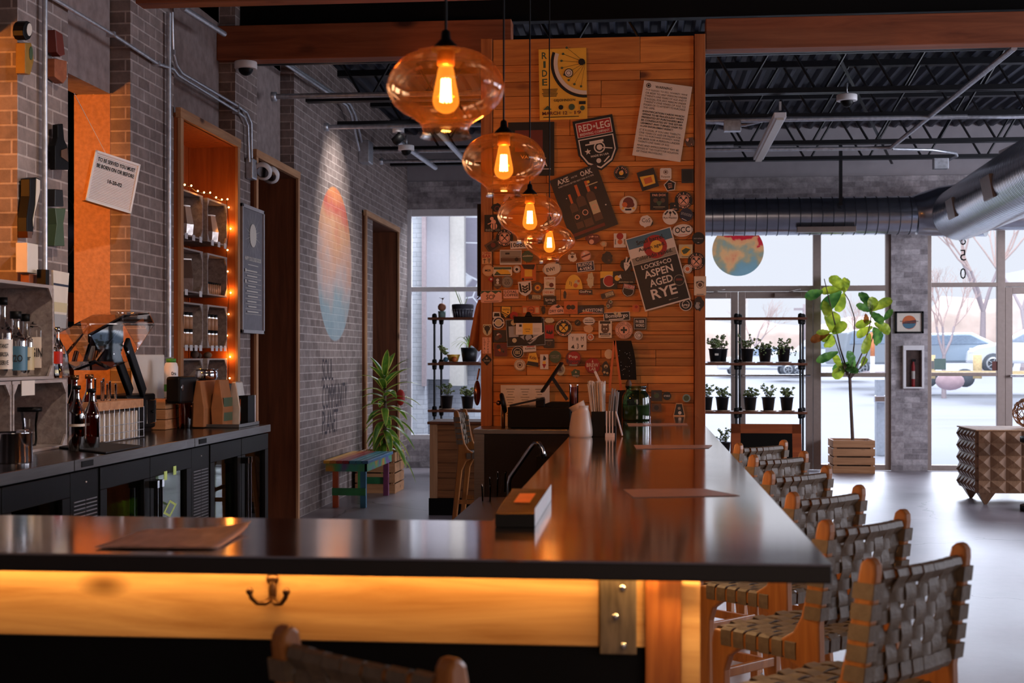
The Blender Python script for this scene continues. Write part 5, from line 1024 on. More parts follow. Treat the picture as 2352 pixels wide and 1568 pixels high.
for (pts, lab) in ((((375,1179),(390,1148),(405,1157),(390,1187)), 'tilted pale green frame sticker on the cooler glass'),):
    b = MB(); q = [onX(px, py, CX+.007) for px, py in pts]; c_ = sum(q, Vector())/4
    P = [c_+(v-c_)*.72 for v in q]
    b.add([v for v in q]+[v for v in P], [(0,1,5,4),(1,2,6,5),(2,3,7,6),(3,0,4,7)])
    lamp('cooler_light', 'POINT', (CX-.07, (y0u+u1)/2+.12, CZ-.12), 1.6, (.62, .85, .22), shadow_soft_size=.02)
o = b.build('frame_sticker', M['lime'], fix=False); sm = o.modifiers.new('s','SOLIDIFY'); sm.thickness = .002; tag(o, lab, 'sticker')
for (px, py, lab) in ((401, 1080, 'small lime note at the top of the middle cooler door'), (380, 1092, 'pale lime tag beside the cooler handle')):
    q = onX(px, py, CX+.007); tag(MB().box(q.x, q.x+.002, q.y-.02, q.y+.02, q.z-.022, q.z+.022).build('paper_note', M['lime']), lab, 'note')
# ---- helpers for table goods
def bottle(prof, c, mat, lab, cap=None, label=None, cat='bottle', n=20, group=None, liquid=None):
    t_ = thing('bottle', lab, cat, c, 0, group)
    b = MB(); b.lathe(smoothprof(prof, 2), (0,0,0), n); b.lathe([(.0005, .001), (prof[0][0], .0)], (0,0,0), n); b.build('glass_body', M[mat], t_, local=True)
    top = prof[-1]
    if cap: MB().cyl((0,0,0), top[0]*1.25, top[1]-.012, top[1]+cap[1], 14).build('stopper', M[cap[0]], t_, local=True)
    if label:
        r = max(p_[0] for p_ in prof)+.0008; z0, z1, mt, txt = label
        l_ = MB(); l_.lathe([(r, z0), (r, z1)], (0,0,0), n); o = l_.build('paper_label', PM[mt], t_, local=True)
        if txt:
            q = MB(); a = math.atan2(-c[1], -c[0]); d = Vector((math.cos(a), math.sin(a), 0)); 
            for li, s in enumerate(txt.split('\n')):
                text(q, s, (Vector((0,0,0))+d*(r+.001), Vector((-d.y, d.x, 0)), Vector((0,0,1)), d), (0, z1-(li+.8)*(z1-z0)/(len(txt.split(chr(10)))+.6)), r*1.15, (z1-z0)/(len(txt.split(chr(10)))+1)*.6, 0, .02)
            q.build('label_lettering', PM['k'], o, local=True)
    if liquid: MB().lathe([(.0005,.004),(prof[0][0]-.003,.004),(prof[1][0]-.003,liquid[1]),(.0005,liquid[1])], (0,0,0), n).build('liquid', M[liquid[0]], t_, local=True)
    return t_
SP = lambda h, r: [(r,0),(r,h*.58),(r*.93,h*.64),(r*.5,h*.72),(r*.36,h*.78),(r*.34,h*.94),(r*.4,h)]
SH = lambda h, r: [(r,0),(r,h*.5),(r*.9,h*.6),(r*.45,h*.70),(r*.38,h*.76),(r*.38,h*.94),(r*.45,h)]
# ---- crates with bottles at the left
def crate_open(name, lab, x0, x1, y0, y1, z0, z1, th=.014, cat='crate', group=None, slats=True):
    """box lying on its side, open towards the room (+X)"""
    t_ = thing(name, lab, cat, ((x0+x1)/2, (y0+y1)/2, z0), 0, group)
    if slats:
        n_ = 4; w_ = (x1-x0)/n_
        for k in range(n_): MB().box(x0+k*w_+.003, x0+(k+1)*w_-.003, y0, y1, z1-th, z1).build('top_slat', M['greywood'], t_)
    else: MB().box(x0, x1, y0, y1, z1-th, z1).build('top_board', M['greywood'], t_)
    MB().box(x0, x1, y0, y1, z0, z0+th).build('bottom_board', M['greywood'], t_, bevel=.002)
    for a in (y0, y1-th): MB().box(x0, x1, a, a+th, z0+th, z1-th).build('end_board', M['greywood'], t_, bevel=.002)
    MB().box(x0, x0+.006, y0, y1, z0, z1).build('back_board', M['greywood'], t_)
    for (a, sy) in ((y0+th, 1), (y1-th, -1)):
        for (z, sz) in ((z0+th, 1), (z1-th, -1)): MB().prism([(a, z), (a+sy*.04, z), (a, z+sz*.05)] if sy*sz > 0 else [(a, z), (a, z+sz*.05), (a+sy*.04, z)], 'x', x1-.012, x1-.002).build('corner_block', M['greywood'], t_)
    return t_
SX0, SX1 = -3.04, -2.74
ylow = YX(155, SX1); zmid = onX(100, 872, SX1).z; yup = YX(124, SX1); ztop = onX(60, 648, SX1).z
crate_open('wooden_crate', 'grey crate on the counter holding a flask, lower one at the right', SX0, SX1, YX(30, SX1), ylow, CZ, zmid-.001)
crate_open('wooden_crate', 'grey crate at the left edge of the frame, lower tier', SX0, SX1, 4.6, YX(27, SX1), CZ, zmid-.001)
crate_open('wooden_crate', 'grey crate on the upper tier with spirits bottles inside', SX0, SX1, 4.9, yup, zmid+.002, ztop)
q = onX(56, 890, SX1+.004); tag(MB().box(SX1+.001, SX1+.004, YX(48, SX1), YX(78, SX1), onX(60, 908, SX1).z, zmid-.0).build('paper_flap', M['offwhite']), 'blank paper hanging over the front of the grey crates', 'paper')
zs = zmid+.018
BL = [(6, -2.83, .33, .042, SP, 'w', 'BOTANIST\nAMBROSIA\nRESERVE', 'black', 'clear tall bottle with a large white label at the left edge'),
      (36, -2.80, .27, .050, SP, 'z', 'H2O', 'black', 'clear bottle with a teal label in the upper crate'),
      (58, -2.86, .265, .040, SP, 'l', 'Ginger', 'black', 'bottle with a yellow fruit label behind the teal one'),
      (84, -2.83, .36, .043, SP, 'w', 'GIN', 'black', 'clear GIN bottle with a black stopper')]
for px, X, h, r, f, lc, tx, cap, lab in BL:
    y = YX(px, X); bottle(f(h, r), (X, y, zs), 'clear', lab, (cap, .022), (h*.10, h*.50, lc, tx), group='spirits bottles in the upper crate')
y = YX(104, -2.93); bottle(SP(.30, .026), (-2.93, y, zs), 'clear', 'slim frosted bottle at the right end of the upper crate', ('black', .02), (.10, .2, 's', ''), group='spirits bottles in the upper crate')
y = YX(132, -2.86); bottle(SP(.24, .024), (-2.86, YX(132, -2.86), zmid+.002), 'clear', 'small clear bottle with a red label standing outside the crate', ('s' if False else 'chrome', .01), (.07, .13, 'r', ''))
bag = thing('foil_bag', 'crumpled clear foil bag on the crate end', 'bag', (-2.9, YX(143, -2.9), zmid+.002)); b = MB()
b.prism([(YX(137,-2.9), zmid+.002), (YX(154,-2.9), zmid+.002), (YX(147,-2.9), zmid+.12), (YX(139,-2.9), zmid+.17)], 'x', -2.93, -2.88); b.build('film', M['clear'], bag, bevel=.01)
# poster leaf standing on the upper crate end
q0 = onX(122, 620, -2.9); q1 = onX(158, 752, -2.9)
t_ = thing('printed_card', 'narrow landscape print standing on the counter crates', 'print', (-2.9, q0.y, q1.z))
P = [onX(px, py, -2.9) for px, py in ((122,620),(159,627),(151,754),(125,752))]
b = MB(); b.add(P+[v-Vector((.01,0,0)) for v in P], [(0,1,2,3),(7,6,5,4),(0,4,5,1),(1,5,6,2),(2,6,7,3),(3,7,4,0)]); b.build('panel', PM['w'], t_)
lerp = lambda u, v: (P[0]*(1-u)+P[1]*u)*(1-v)+(P[3]*(1-u)+P[2]*u)*v
for v0, v1, c_ in ((.22,.26,'n'), (.55,.72,'l'), (.72,.74,'w'), (.76,1,'s')):
    b = MB(); b.add([lerp(0,v0)+Vector((.001,0,0)), lerp(1,v0)+Vector((.001,0,0)), lerp(1,v1)+Vector((.001,0,0)), lerp(0,v1)+Vector((.001,0,0))], [(0,1,2,3)]); b.build('printing', PM[c_], t_, fix=False)
MB().box(-2.96, -2.915, q0.y-.05, q0.y-.01, q1.z+.1, q0.z-.0).build('dark_edge', M['black'], t_)
MB().box(-2.93, -2.905, q0.y+.02, q0.y+.05, zmid, q1.z).build('stand', M['clear'], t_)
# white box and brown box above
q = onX(66, 606, -3.0)
t_ = thing('tap_handle', 'square white and brown beer tap handle just above the upper crate', 'tap handle', (-3.0, q.y, ztop))
z = onX(66, 627, -3.0).z; y0_, y1_ = YX(54,-3.0), YX(79,-3.0); MB().box(-3.04, -2.98, y0_, y1_, z, q.z+.1).build('upper_block', M['offwhite'], t_, bevel=.003); MB().box(-3.03, -2.985, y0_+.03, y1_-.0, ztop, z-.004).build('lower_block', M['beam'], t_, bevel=.003)
# ---- things on pilaster 1
def flat(name, poly, X, th, mat, lab, cat, par=None, bevel=.004):
    P = [onX(px, py, X) for px, py in poly]; t_ = par or thing(name, lab, cat, sum(P, Vector())/len(P))
    n_ = len(P); b = MB(); b.add(P+[v-Vector((th,0,0)) for v in P], [tuple(range(n_)), tuple(range(2*n_-1, n_-1, -1))]+[(i, i+n_, (i+1) % n_+n_, (i+1) % n_) for i in range(n_)])
    b.build(name if par else 'body', mat, t_, bevel=bevel); return t_
X1 = XW+.06
t_ = flat('round_badge', [(64+11*math.cos(a*.5236), 70+22*math.sin(a*.5236)) for a in range(12)], X1, .055, M['black'], 'round black and white badge high on the first brick pilaster', 'badge')
flat('dial', [(68+6*math.cos(a*.5236), 68+15*math.sin(a*.5236)) for a in range(12)], X1+.003, .002, M['offwhite'], '', '', t_)
t_ = flat('tap_handle', [(58,98),(72,98),(76,115),(78,140),(70,172),(58,168)], X1, .05, pmat('old_gold_paint', '#8f6a22', .5), 'yellow beer tap handle below the round badge', 'tap handle')
flat('emblem', [(72+4*math.cos(a*.5236), 122+16*math.sin(a*.5236)) for a in range(12)], X1+.003, .002, PM['g'], '', '', t_)
t_ = flat('tap_handle', [(127,68),(144,78),(150,126),(140,130),(131,120)], X1, .05, PM['m'], 'red carved tap handle high on the pilaster corner', 'tap handle')
flat('tap_handle', [(126,134),(154,140),(154,180),(146,192),(126,176)], X1, .05, M['beam'], 'squat brown wooden tap handle under the red one', 'tap handle')
# bottle-shaped opener sign
t_ = flat('bottle_sign', [(133,286),(145,284),(148,320),(155,335),(158,345),(158,390),(127,390),(127,335),(133,315)], X1, .03, M['black'], 'black bottle-shaped wall sign beside the dark doorway', 'sign')
flat('sign_label', [(141,345),(155,340),(157,372),(141,360)], X1+.004, .003, PM['b'], '', '', t_, 0)
t_ = flat('tap_handle', [(69,410),(84,407),(93,412),(93,440),(80,500),(76,540),(62,545),(62,500),(69,450)], X1, .05, M['black'], 'long dark tap handle with pale lettered edge', 'tap handle')
flat('lettered_edge', [(84,410),(92,414),(92,440),(80,490),(77,520),(76,505),(82,470)], X1+.004, .003, PM['w'], '', '', t_, 0); flat('brass_ferrule', [(63,531),(75,532),(73,547),(64,546)], X1+.006, .05, M['copper'], '', '', t_, 0)
t_ = flat('tap_handle', [(127,434),(145,436),(147,474),(126,474)], X1, .05, PM['k'], 'olive waisted tap handle with black and white top, beside the doorway', 'tap handle')
flat('waisted_grip', [(127,478),(152,478),(146,515),(149,565),(125,565),(131,515)], X1, .05, PM['g'], '', '', t_)
# ---- letter board hanging in the opening
D = 7.75
tl = CAM+rdir(219.5, 344)*D; n_ = Vector((math.cos(R(-42)), math.sin(R(-42)), 0)); ux = Vector((-n_.y, n_.x, 0)); roll = R(-13)
ex = ux*math.cos(roll)+Vector((0,0,1))*math.sin(roll)*.9; ey = Vector((0,0,1))*math.cos(roll)-ux*math.sin(roll)*.9; ex.normalize(); ey = n_.cross(ex)
Wl, Hl = .285, .30; c_ = tl+ex*Wl/2-ey*Hl/2
t_ = thing('letter_board', 'tilted white letter board hanging on a string in the doorway', 'letter board', c_)
fr = (c_, ex, ey, n_)
def slab(b, fr, x0, x1, y0, y1, z0, z1, m=0):
    o, a, e, nn = fr; P = [o+a*x+e*y+nn*z for z in (z0, z1) for x, y in ((x0,y0),(x1,y0),(x1,y1),(x0,y1))]
    b.add(P, [(0,3,2,1),(4,5,6,7),(0,1,5,4),(1,2,6,5),(2,3,7,6),(3,0,4,7)], m)
b = MB(); slab(b, fr, -Wl/2, Wl/2, -Hl/2, Hl/2, -.05, -.004)
b.build('box_body', M['crate'], t_); b = MB()
for a_ in ((-Wl/2, Wl/2, Hl/2-.012, Hl/2), (-Wl/2, Wl/2, -Hl/2, -Hl/2+.012), (-Wl/2, -Wl/2+.012, -Hl/2, Hl/2), (Wl/2-.012, Wl/2, -Hl/2, Hl/2)): slab(b, fr, *a_, -.004, .004)
b.build('frame', M['white'], t_); b = MB(); k = 0; y = -Hl/2+.014
while y < Hl/2-.014: slab(b, fr, -Wl/2+.013, Wl/2-.013, y, y+.0065, -.004, -.001); y += .009
b.build('ribbed_felt', M['white'], t_); b = MB()
for s, x, y, w_, h_ in (('TO BE SERVED YOU MUST', 0, .105, .235, .024), ('BE BORN ON OR BEFORE', 0, .068, .235, .024), ('10-20-02', .01, -.005, .09, .022)): text(b, s, fr, (x, y, .0005), w_, h_, 0, .03)
b.build('letters', M['black'], t_, fix=False)
MB().tube([c_+ey*Hl/2-ex*.08, onX(170, 214, c_.x-.05)], .002, 5).build('string', M['offwhite'], t_)
# adjoining room contents
t_ = thing('duct_pipe', 'dark ribbed duct seen in the room behind the doorway', 'duct', (-6.5, 12, 3))
b = MB(); q = onX(195, 545, -6.0); b.tube([(-6.0, q.y-2.2, q.z), (-6.0, q.y+3, q.z)], .42, 28); b.build('tube', pmat('dull_duct', '#4a4a50', .35, .9), t_)
b = MB(); y = q.y-2.0
while y < q.y+2.8: b.tube([(-6.0, y, q.z), (-6.0, y+.02, q.z)], .432, 28); y += .42
b.build('seams', M['galv'], t_)
for i, (y0_, y1_) in enumerate(((670,740),(755,832),(846,880))):
    a = onX(150, y0_, -3.9); e = onX(196, y1_, -3.9); tag(MB().box(-3.92, -3.9, a.y-.3, e.y, e.z, a.z).build('wall_panel', pmat('dull_board%d' % i, '#8a7d74', .9)), ['upper pale board in the dark room beyond the doorway', 'middle pale board in the dark room beyond the doorway', 'lowest pale board in the dark room beyond the doorway'][i], 'board')
# ================================================================== ON THE COUNTER
cz = CZ
def onC(px, py): return onZ(px, py, cz)
# bar mat
P = [onC(px, py) for px, py in ((75,1022),(150,1012),(327,1027),(243,1043))]; t_ = thing('bar_mat', 'black ribbed rubber bar mat on the steel counter', 'mat', P[0])
b = MB(); b.add([v+Vector((0,0,.002)) for v in P]+[v+Vector((0,0,.010)) for v in P], [(3,2,1,0),(4,5,6,7),(0,1,5,4),(1,2,6,5),(2,3,7,6),(3,0,4,7)]); b.build('rubber', pmat('rubber', '#15171a', .6, bump=.8, scale=300), t_, bevel=.003)
b = MB()
for k in range(3):
    u0, u1 = .3, .8; v_ = .3+.17*k; A = (P[0]*(1-u0)+P[1]*u0)*(1-v_)+(P[3]*(1-u0)+P[2]*u0)*v_; E = (P[0]*(1-u1)+P[1]*u1)*(1-v_)+(P[3]*(1-u1)+P[2]*u1)*v_
b.add([P[0]*.6+P[2]*.4+Vector((-.08+a, -.15+c, .0108)) for a, c in ((0,0),(.16,0),(.16,.34),(0,.34))], [(0,1,2,3)]); b.build('worn_print', PM['b'], t_, fix=False)
# steel pitcher
q = onC(30, 1062); r = .075
t_ = thing('metal_pitcher', 'polished steel pitcher with a folded spout at the left edge of the counter', 'pitcher', q)
MB().lathe([(.001,0),(r,0),(r+.002,.004),(r,.12),(r+.004,.125),(r-.003,.125),(r-.005,.01),(.001,.008)], q, 36).build('body', M['chrome'], t_)
b = MB(); b.prism([(q.y+r*.7, q.z+.09), (q.y+r+.035, q.z+.13), (q.y+r*.9, q.z+.13)], 'x', q.x-.02, q.x+.02); b.build('spout', M['chrome'], t_, bevel=.004)
q2 = onC(10, 1005); bottle([(.035,0),(.036,.09),(.03,.105),(.027,.12),(.03,.14)], q2+Vector((0,0,0)), 'clear', 'clear mason jar with cork lid at the left edge', ('terra', .02), None, 'jar')
q2 = onC(35, 1008); bottle([(.03,0),(.031,.06),(.024,.075),(.025,.095)], q2, 'clear', 'small clear jar beside the cork-lidded jar', None, None, 'jar')
# flask, wine bottle silhouettes inside lower crate
xf = -2.88; yf = YX(117, xf); t_ = bottle([(.03,0),(.045,.02),(.04,.05),(.015,.085),(.012,.12),(.016,.16)], (xf, yf, cz+.016), 'clear', 'round glass flask with copper collar in the lower crate', ('copper', .01), None, 'flask')
yf = YX(104, -2.97); bottle([(.03,0),(.03,.15),(.012,.2),(.012,.26)], (-2.97, yf, cz+.016), 'black', 'tall black bottle standing inside the lower crate', None, None)
yf = YX(68, -2.86); t_ = bottle([(.03,0),(.035,.03),(.033,.10),(.045,.17),(.045,.172)], (-2.86, yf, cz+.016), 'clear', 'glass coffee server with a black collar in the lower crate', ('black', .008), None, 'coffee server')
q = onC(88, 1017)
t_ = thing('wire_whisk', 'small brass wire whisk lying by the crate', 'whisk', q); b = MB()
for k in range(8): a = k*.785; b.tube([q+Vector((.012*math.cos(a), .012*math.sin(a), .0)), q+Vector((.008*math.cos(a), .008*math.sin(a), .03)), q+Vector((0,0,.045))], .0012, 5)
b.build('wires', M['copper'], t_)
# brown bottles
BB = lambda h, r: [(r,0),(r,h*.55),(r*.95,h*.62),(r*.55,h*.74),(r*.38,h*.82),(r*.36,h*.96),(r*.42,h)]
for px, X, top, lab in ((176, -2.60, 888, 'dark brown bottle with foil neck in the bottle cluster'), (211, -2.56, 895, 'amber brown bottle at the right of the cluster'), (171, -2.76, 866, 'tall dark bottle at the back left of the cluster'), (205, -2.74, 864, 'tall dark bottle at the back right of the cluster')):
    y = YX(px, X); h = onX(px, top, X).z-cz
    bottle(BB(h, .036 if X > -2.7 else .04), (X, y, cz), 'brown_glass', lab, ('black', .006) if X > -2.7 else ('m_' if False else 'bronze', .01), (h*.38, h*.42, 'w', '') if px == 176 else None, group='brown bottles on the counter')
# crate with wire sides and cups
X = -2.66; a = onC(262, 1003); y0_, y1_ = YX(226, X), YX(330, X); zt_ = onX(275, 920, X).z
t_ = thing('condiment_crate', 'wood and wire crate of napkins under the plastic cups', 'crate', (X-.1, (y0_+y1_)/2, cz))
MB().box(X-.2, X, y0_, y1_, zt_-.045, zt_).build('wooden_rim', M['crate'], t_, bevel=.003)
MB().box(X-.2, X-.005, y0_, y0_+.012, cz, zt_-.045).build('end_board', M['crate'], t_)
b = MB(); y = y0_
while y <= y1_+.001: b.tube([(X, y, cz+.005), (X, y, zt_-.04)], .0018, 6); y += (y1_-y0_)/9
for z in (cz+.008, cz+.045, cz+.085): b.tube([(X, y0_, z), (X, y1_, z), (X-.2, y1_, z)], .0018, 6)
b.build('wire_grid', M['galv'], t_)
b = MB()
for k in range(9): yk = y0_+.03+k*(y1_-y0_-.05)/9; b.box(X-.17, X-.008, yk, yk+.017, cz+.006, zt_-.06)
o = b.build('napkin_stacks', M['offwhite'], t_, bevel=.003); tag(o, kind='stuff')
for k, (px, lab) in enumerate(((228, 'left stack of clear plastic cups on the crate'), (243, 'middle stack of clear plastic cups on the crate'), (256, 'right stack of ribbed clear plastic cups on the crate'))):
    y = YX(px, X-.06-.03*(k == 0)); z = zt_; h = onX(px, 868+6*k, X-.06).z-z; P = []; n_ = 12
    for i in range(n_): P += [(.024, i*h/n_), (.0275, (i+.85)*h/n_)]
    tag(MB().lathe(P, (X-.06-.03*(k == 0), y, z), 20).build('cup_stack', M['clear'], fix=False), lab, 'cups', 'stacks of plastic cups')
# toggled juicer / scoop machine with clear hood
X = -2.84; yj0, yj1 = YX(293, X), YX(358, X)
t_ = thing('drink_machine', 'black drink machine with two tilted arms under a clear plastic hood', 'machine', (X-.1, (yj0+yj1)/2, cz))
zb_ = onX(325, 905, X).z
MB().box(X-.2, X, yj0, yj1, cz+.02, zb_).build('base', M['black'], t_, bevel=.012)
MB().box(X-.18, X-.02, yj0+.02, yj1-.02, cz, cz+.02).build('foot', M['black'], t_)
ys0, ys1 = YX(336, X), YX(357, X); za, zc_ = onX(346, 917, X).z, onX(346, 972, X).z
b = MB(); 
for q_ in ((ys0,ys1,za-.006,za),(ys0,ys1,zc_,zc_+.006),(ys0,ys0+.007,zc_,za),(ys1-.007,ys1,zc_,za)): b.box(X, X+.006, *q_)
b.build('chrome_frame', M['chrome'], t_, bevel=.002)
MB().ball((X+.01, (ys0+ys1)/2, (za+zc_)/2), .009, 10).build('knob', M['black'], t_)
for (p0_, p1_, xo) in (((258,790),(300,903),.0), ((290,785),(330,903),.03)):
    A = onX(p0_[0], p0_[1], X+xo); E = onX(p1_[0], p1_[1], X+xo-.02); MB().bar(A, E, .07, .025, 0, (1,0,0)).build('arm', M['black'], t_, bevel=.008)
    q = onX(p0_[0]+4, p0_[1]+23, X+xo+.016); MB().lathe([(.001,.004),(.012,.004),(.014,0)], q, 16, 0, True, Matrix.Rotation(R(90),3,'Y')).build('pivot_bolt', M['chrome'], t_)
hood = [(205,768),(290,722),(345,716),(358,745),(300,830),(250,850),(240,835),(228,815)]
P = [onX(px, py, X+.03) for px, py in hood]; n_ = len(P); b = MB()
b.add(P+[v-Vector((.2,0,0)) for v in P], [tuple(range(2*n_-1, n_-1, -1))]+[(i, i+n_, (i+1) % n_+n_, (i+1) % n_) for i in range(n_)]+[tuple(range(n_))]); b.build('clear_hood', M['clear'], t_, bevel=.012)
q = onX(315, 722, X); MB().tube([q+Vector((-.03,-.05,.0)), q+Vector((-.03,.06,.0))], .014, 12).build('hinge', M['chrome'], t_)
# white board standing behind
y0_, y1_ = YX(306, -3.0), YX(378, -3.0); zt_ = onX(340, 814, -3.0).z
tag(MB().box(-3.015, -3.0, y0_, y1_, cz+.001, zt_).build('cutting_board', M['offwhite'], bevel=.006), 'tall off-white cutting board propped behind the drink machine', 'cutting board')
# wooden box with tub and blender jar
X = -2.80; y0_, y1_ = YX(380, X), YX(412, X); zt_ = onX(395, 915, X).z
t_ = thing('wooden_box', 'small plank box right of the cutting board', 'box', (X-.08, (y0_+y1_)/2, cz))
for k in range(3): MB().box(X-.17, X, y0_, y1_, cz+k*(zt_-cz)/3+.002, cz+(k+1)*(zt_-cz)/3-.002).build('plank', M['crate'], t_, bevel=.002)
y = YX(393, X-.07); h = onX(393, 823, X-.07).z-zt_
t_ = thing('supplement_tub', 'white tub with green cap and green band', 'tub', (X-.07, y, zt_))
MB().lathe([(.001,0),(.038,0),(.042,.006),(.042,h*.78),(.036,h*.88),(.028,h*.9),(.028,h*.92)], (X-.07, y, zt_), 28).build('body', M['white'], t_)
gr = pmat('green_plastic', '#3f8a2e', .4); MB().cyl((X-.07, y, zt_), .03, h*.9, h, 24).build('cap', gr, t_); MB().lathe([(.0428,h*.16),(.0428,h*.34)], (X-.07, y, zt_), 28).build('green_band', gr, t_)
b = MB(); fr = (Vector((X-.07, y, zt_))+Vector((.40,-.92,0))*.0435, Vector((.92,.40,0)), Vector((0,0,1)), Vector((.40,-.92,0))); text(b, 'Ora', fr, (.012, h*.62), .03, .022, 0, .02); b.build('lettering', PM['k'], t_)
X = -2.72; y = (YX(412, X)+YX(470, X))/2
t_ = thing('blender_jar', 'smoked blender jar with a black square lid', 'blender jar', (X, y, cz)); z0_ = onX(430, 925, X).z; z1_ = onX(430, 864, X).z
MB().box(X-.07, X+.02, YX(407,X), YX(445,X), z0_, z1_).build('lid', M['black'], t_, bevel=.015); q = onX(419, 890, X+.022); MB().lathe([(.001,.002),(.018,.002),(.02,0)], q, 20, 0, True, Matrix.Rotation(R(90),3,'Y')).build('badge', M['steel'], t_)
MB().lathe([(.045,.0),(.05,.03),(.055,z0_-cz)], (X-.02, YX(424, X-.02), cz), 24).build('jar', M['brown_glass'], t_)
# jug
X = -2.70; y = YX(462, X); t_ = bottle([(.03,.0),(.03,.07),(.024,.09),(.022,.10),(.026,.115)], (X, y, CZ+.022), 'clear', 'small clear glass bottle in front of the kraft bag', None, None)
# tray, bags, bowl, box
X0_, X1_ = -2.86, CX-.02; ty0, ty1 = YX(470, -2.5), ye+.02
ty0 = 7.98; tz = CZ+.001
t_ = thing('steel_tray', 'shallow steel tray at the far end of the counter', 'tray', (-2.6, 8.2, tz))
b = MB(); b.box(-2.82, X1_-.03, ty0, ye-.04, tz, tz+.004); 
for a in ((-2.82, -2.815, ty0, ye-.04), (X1_-.035, X1_-.03, ty0, ye-.04), (-2.82, X1_-.03, ty0, ty0+.005), (-2.82, X1_-.03, ye-.045, ye-.04)): b.box(a[0], a[1], a[2], a[3], tz, tz+.022)
b.build('sheet', M['steel'], t_, bevel=.002)
def bagobj(px0, px1, ytop, X, mat, lab, dep=.09, yb=963, fold=True, parts=None):
    y0_, y1_ = YX(px0, X), YX(px1, X); z0_ = tz+.0045; z1_ = onX((px0+px1)/2, ytop, X).z
    t_ = thing('coffee_bag', lab, 'bag', (X-dep/2, (y0_+y1_)/2, z0_)); b = MB()
    hh = z1_-z0_; xs = [X-dep, X]
    b.add([(X-dep,y0_,z0_),(X,y0_,z0_),(X,y1_,z0_),(X-dep,y1_,z0_),(X-dep*1.1,y0_,z0_+hh*.4),(X+.004,y0_,z0_+hh*.4),(X+.004,y1_,z0_+hh*.4),(X-dep*1.1,y1_,z0_+hh*.4),(X-dep*.75,y0_+.01,z1_),(X-dep*.35,y0_+.005,z1_),(X-dep*.30,y1_-.01,z1_*.995+z0_*.005),(X-dep*.7,y1_-.005,z1_)],
          [(0,3,2,1),(0,1,5,4),(1,2,6,5),(2,3,7,6),(3,0,4,7),(4,5,9,8),(5,6,10,9),(6,7,11,10),(7,4,8,11),(8,9,10,11)])
    b.build('pouch', mat, t_, bevel=.006)
    if parts: m_, f0, f1 = parts; MB().box(X+.001, X+.003, y0_+.01, y1_-.01, z0_+hh*f0, z0_+hh*f1).build('printed_front', m_, t_)
    return t_
kraft = pmat('kraft_paper', '#9a6238', .7, var=.08); silver = pmat('pale_foil', '#cfc5bd', .3, .5, bump=.4, scale=12)
bagobj(468, 517, 873, -2.635, kraft, 'large brown kraft bag on the steel tray', .07)
bagobj(512, 534, 872, -2.54, kraft, 'coffee bag with a leafy print and folded silver top', .07, parts=(PM['g'], .12, .62))
bagobj(534, 549, 880, -2.57, PM['k'], 'black coffee bag between the two printed ones', .07)
bagobj(550, 566, 876, -2.50, silver, 'tall silver-sided coffee bag at the right', .07, parts=(PM['o'], .1, .6))
y0_, y1_ = YX(569.5, -2.45), YX(587, -2.45); z1_ = onX(575, 908, -2.45).z
t_ = thing('product_box', 'black and white box at the tray end beside the casing', 'box', (-2.49, y0_, tz+.005)); MB().box(-2.53, -2.45, y0_, y1_, tz+.005, z1_).build('carton', M['black'], t_); MB().box(-2.47, -2.449, y1_-.02, y1_+.001, tz+.005, z1_).build('white_side', M['white'], t_)
q = onZ(472, 872, 1.16); X = -2.76; yb_ = YX(474, X); zb_ = onX(474, 872, X).z
t_ = thing('steel_bowl', 'polished steel bowl with a flared rim behind the kraft bag', 'bowl', (X, yb_, zb_)); hb = onX(474, 847, X).z-zb_
MB().lathe([(.001,0),(.066,0),(.073,hb*.2),(.071,hb*.7),(.066,hb*.85),(.078,hb),(.076,hb*.97),(.062,hb*.8),(.068,hb*.3),(.001,.004)], (X, yb_, zb_), 40).build('vessel', M['chrome'], t_)
MB().cyl((X, yb_, CZ), .05, .006, zb_-CZ, 20).build('foot', M['black'], t_)
# ================================================================== NICHE SHELVES
rows_ = [(2.272,2.584),(1.889,2.19),(1.51,1.82),(1.12,1.435)]; cols_ = [(8.84,9.30),(9.40,9.86)]
FX = -3.095
paper = pmat('price_card', '#d8dae0', .6, var=.02)
for r_, (z0_, z1_) in enumerate(rows_):
    for c__, (y0_, y1_) in enumerate(cols_):
        rn = ['top', 'second', 'third', 'lowest'][r_]; cn = ['left', 'right'][c__]
        t_ = crate_open('wooden_crate', f'grey crate shelf in the lit niche, {rn} row, {cn} column', -3.375, FX, y0_, y1_, z0_, z1_, .012, 'crate', 'crate shelves in the niche', slats=False)
        if r_ < 3:
            tags = [(3,3),(2,0),(4,4)][r_][c__]
            for k in range(tags):
                y = y0_+.10+k*(y1_-y0_-.16)/max(1, tags-1 if tags > 1 else 1)
                tag(MB().box(FX+.002, FX+.005, y-.028, y+.028, z0_-.022, z0_+.018).build('price_card', paper), f'small white price card clipped to the {rn} {cn} crate of the niche', 'price card', f'price cards on the {rn} {cn} crate')
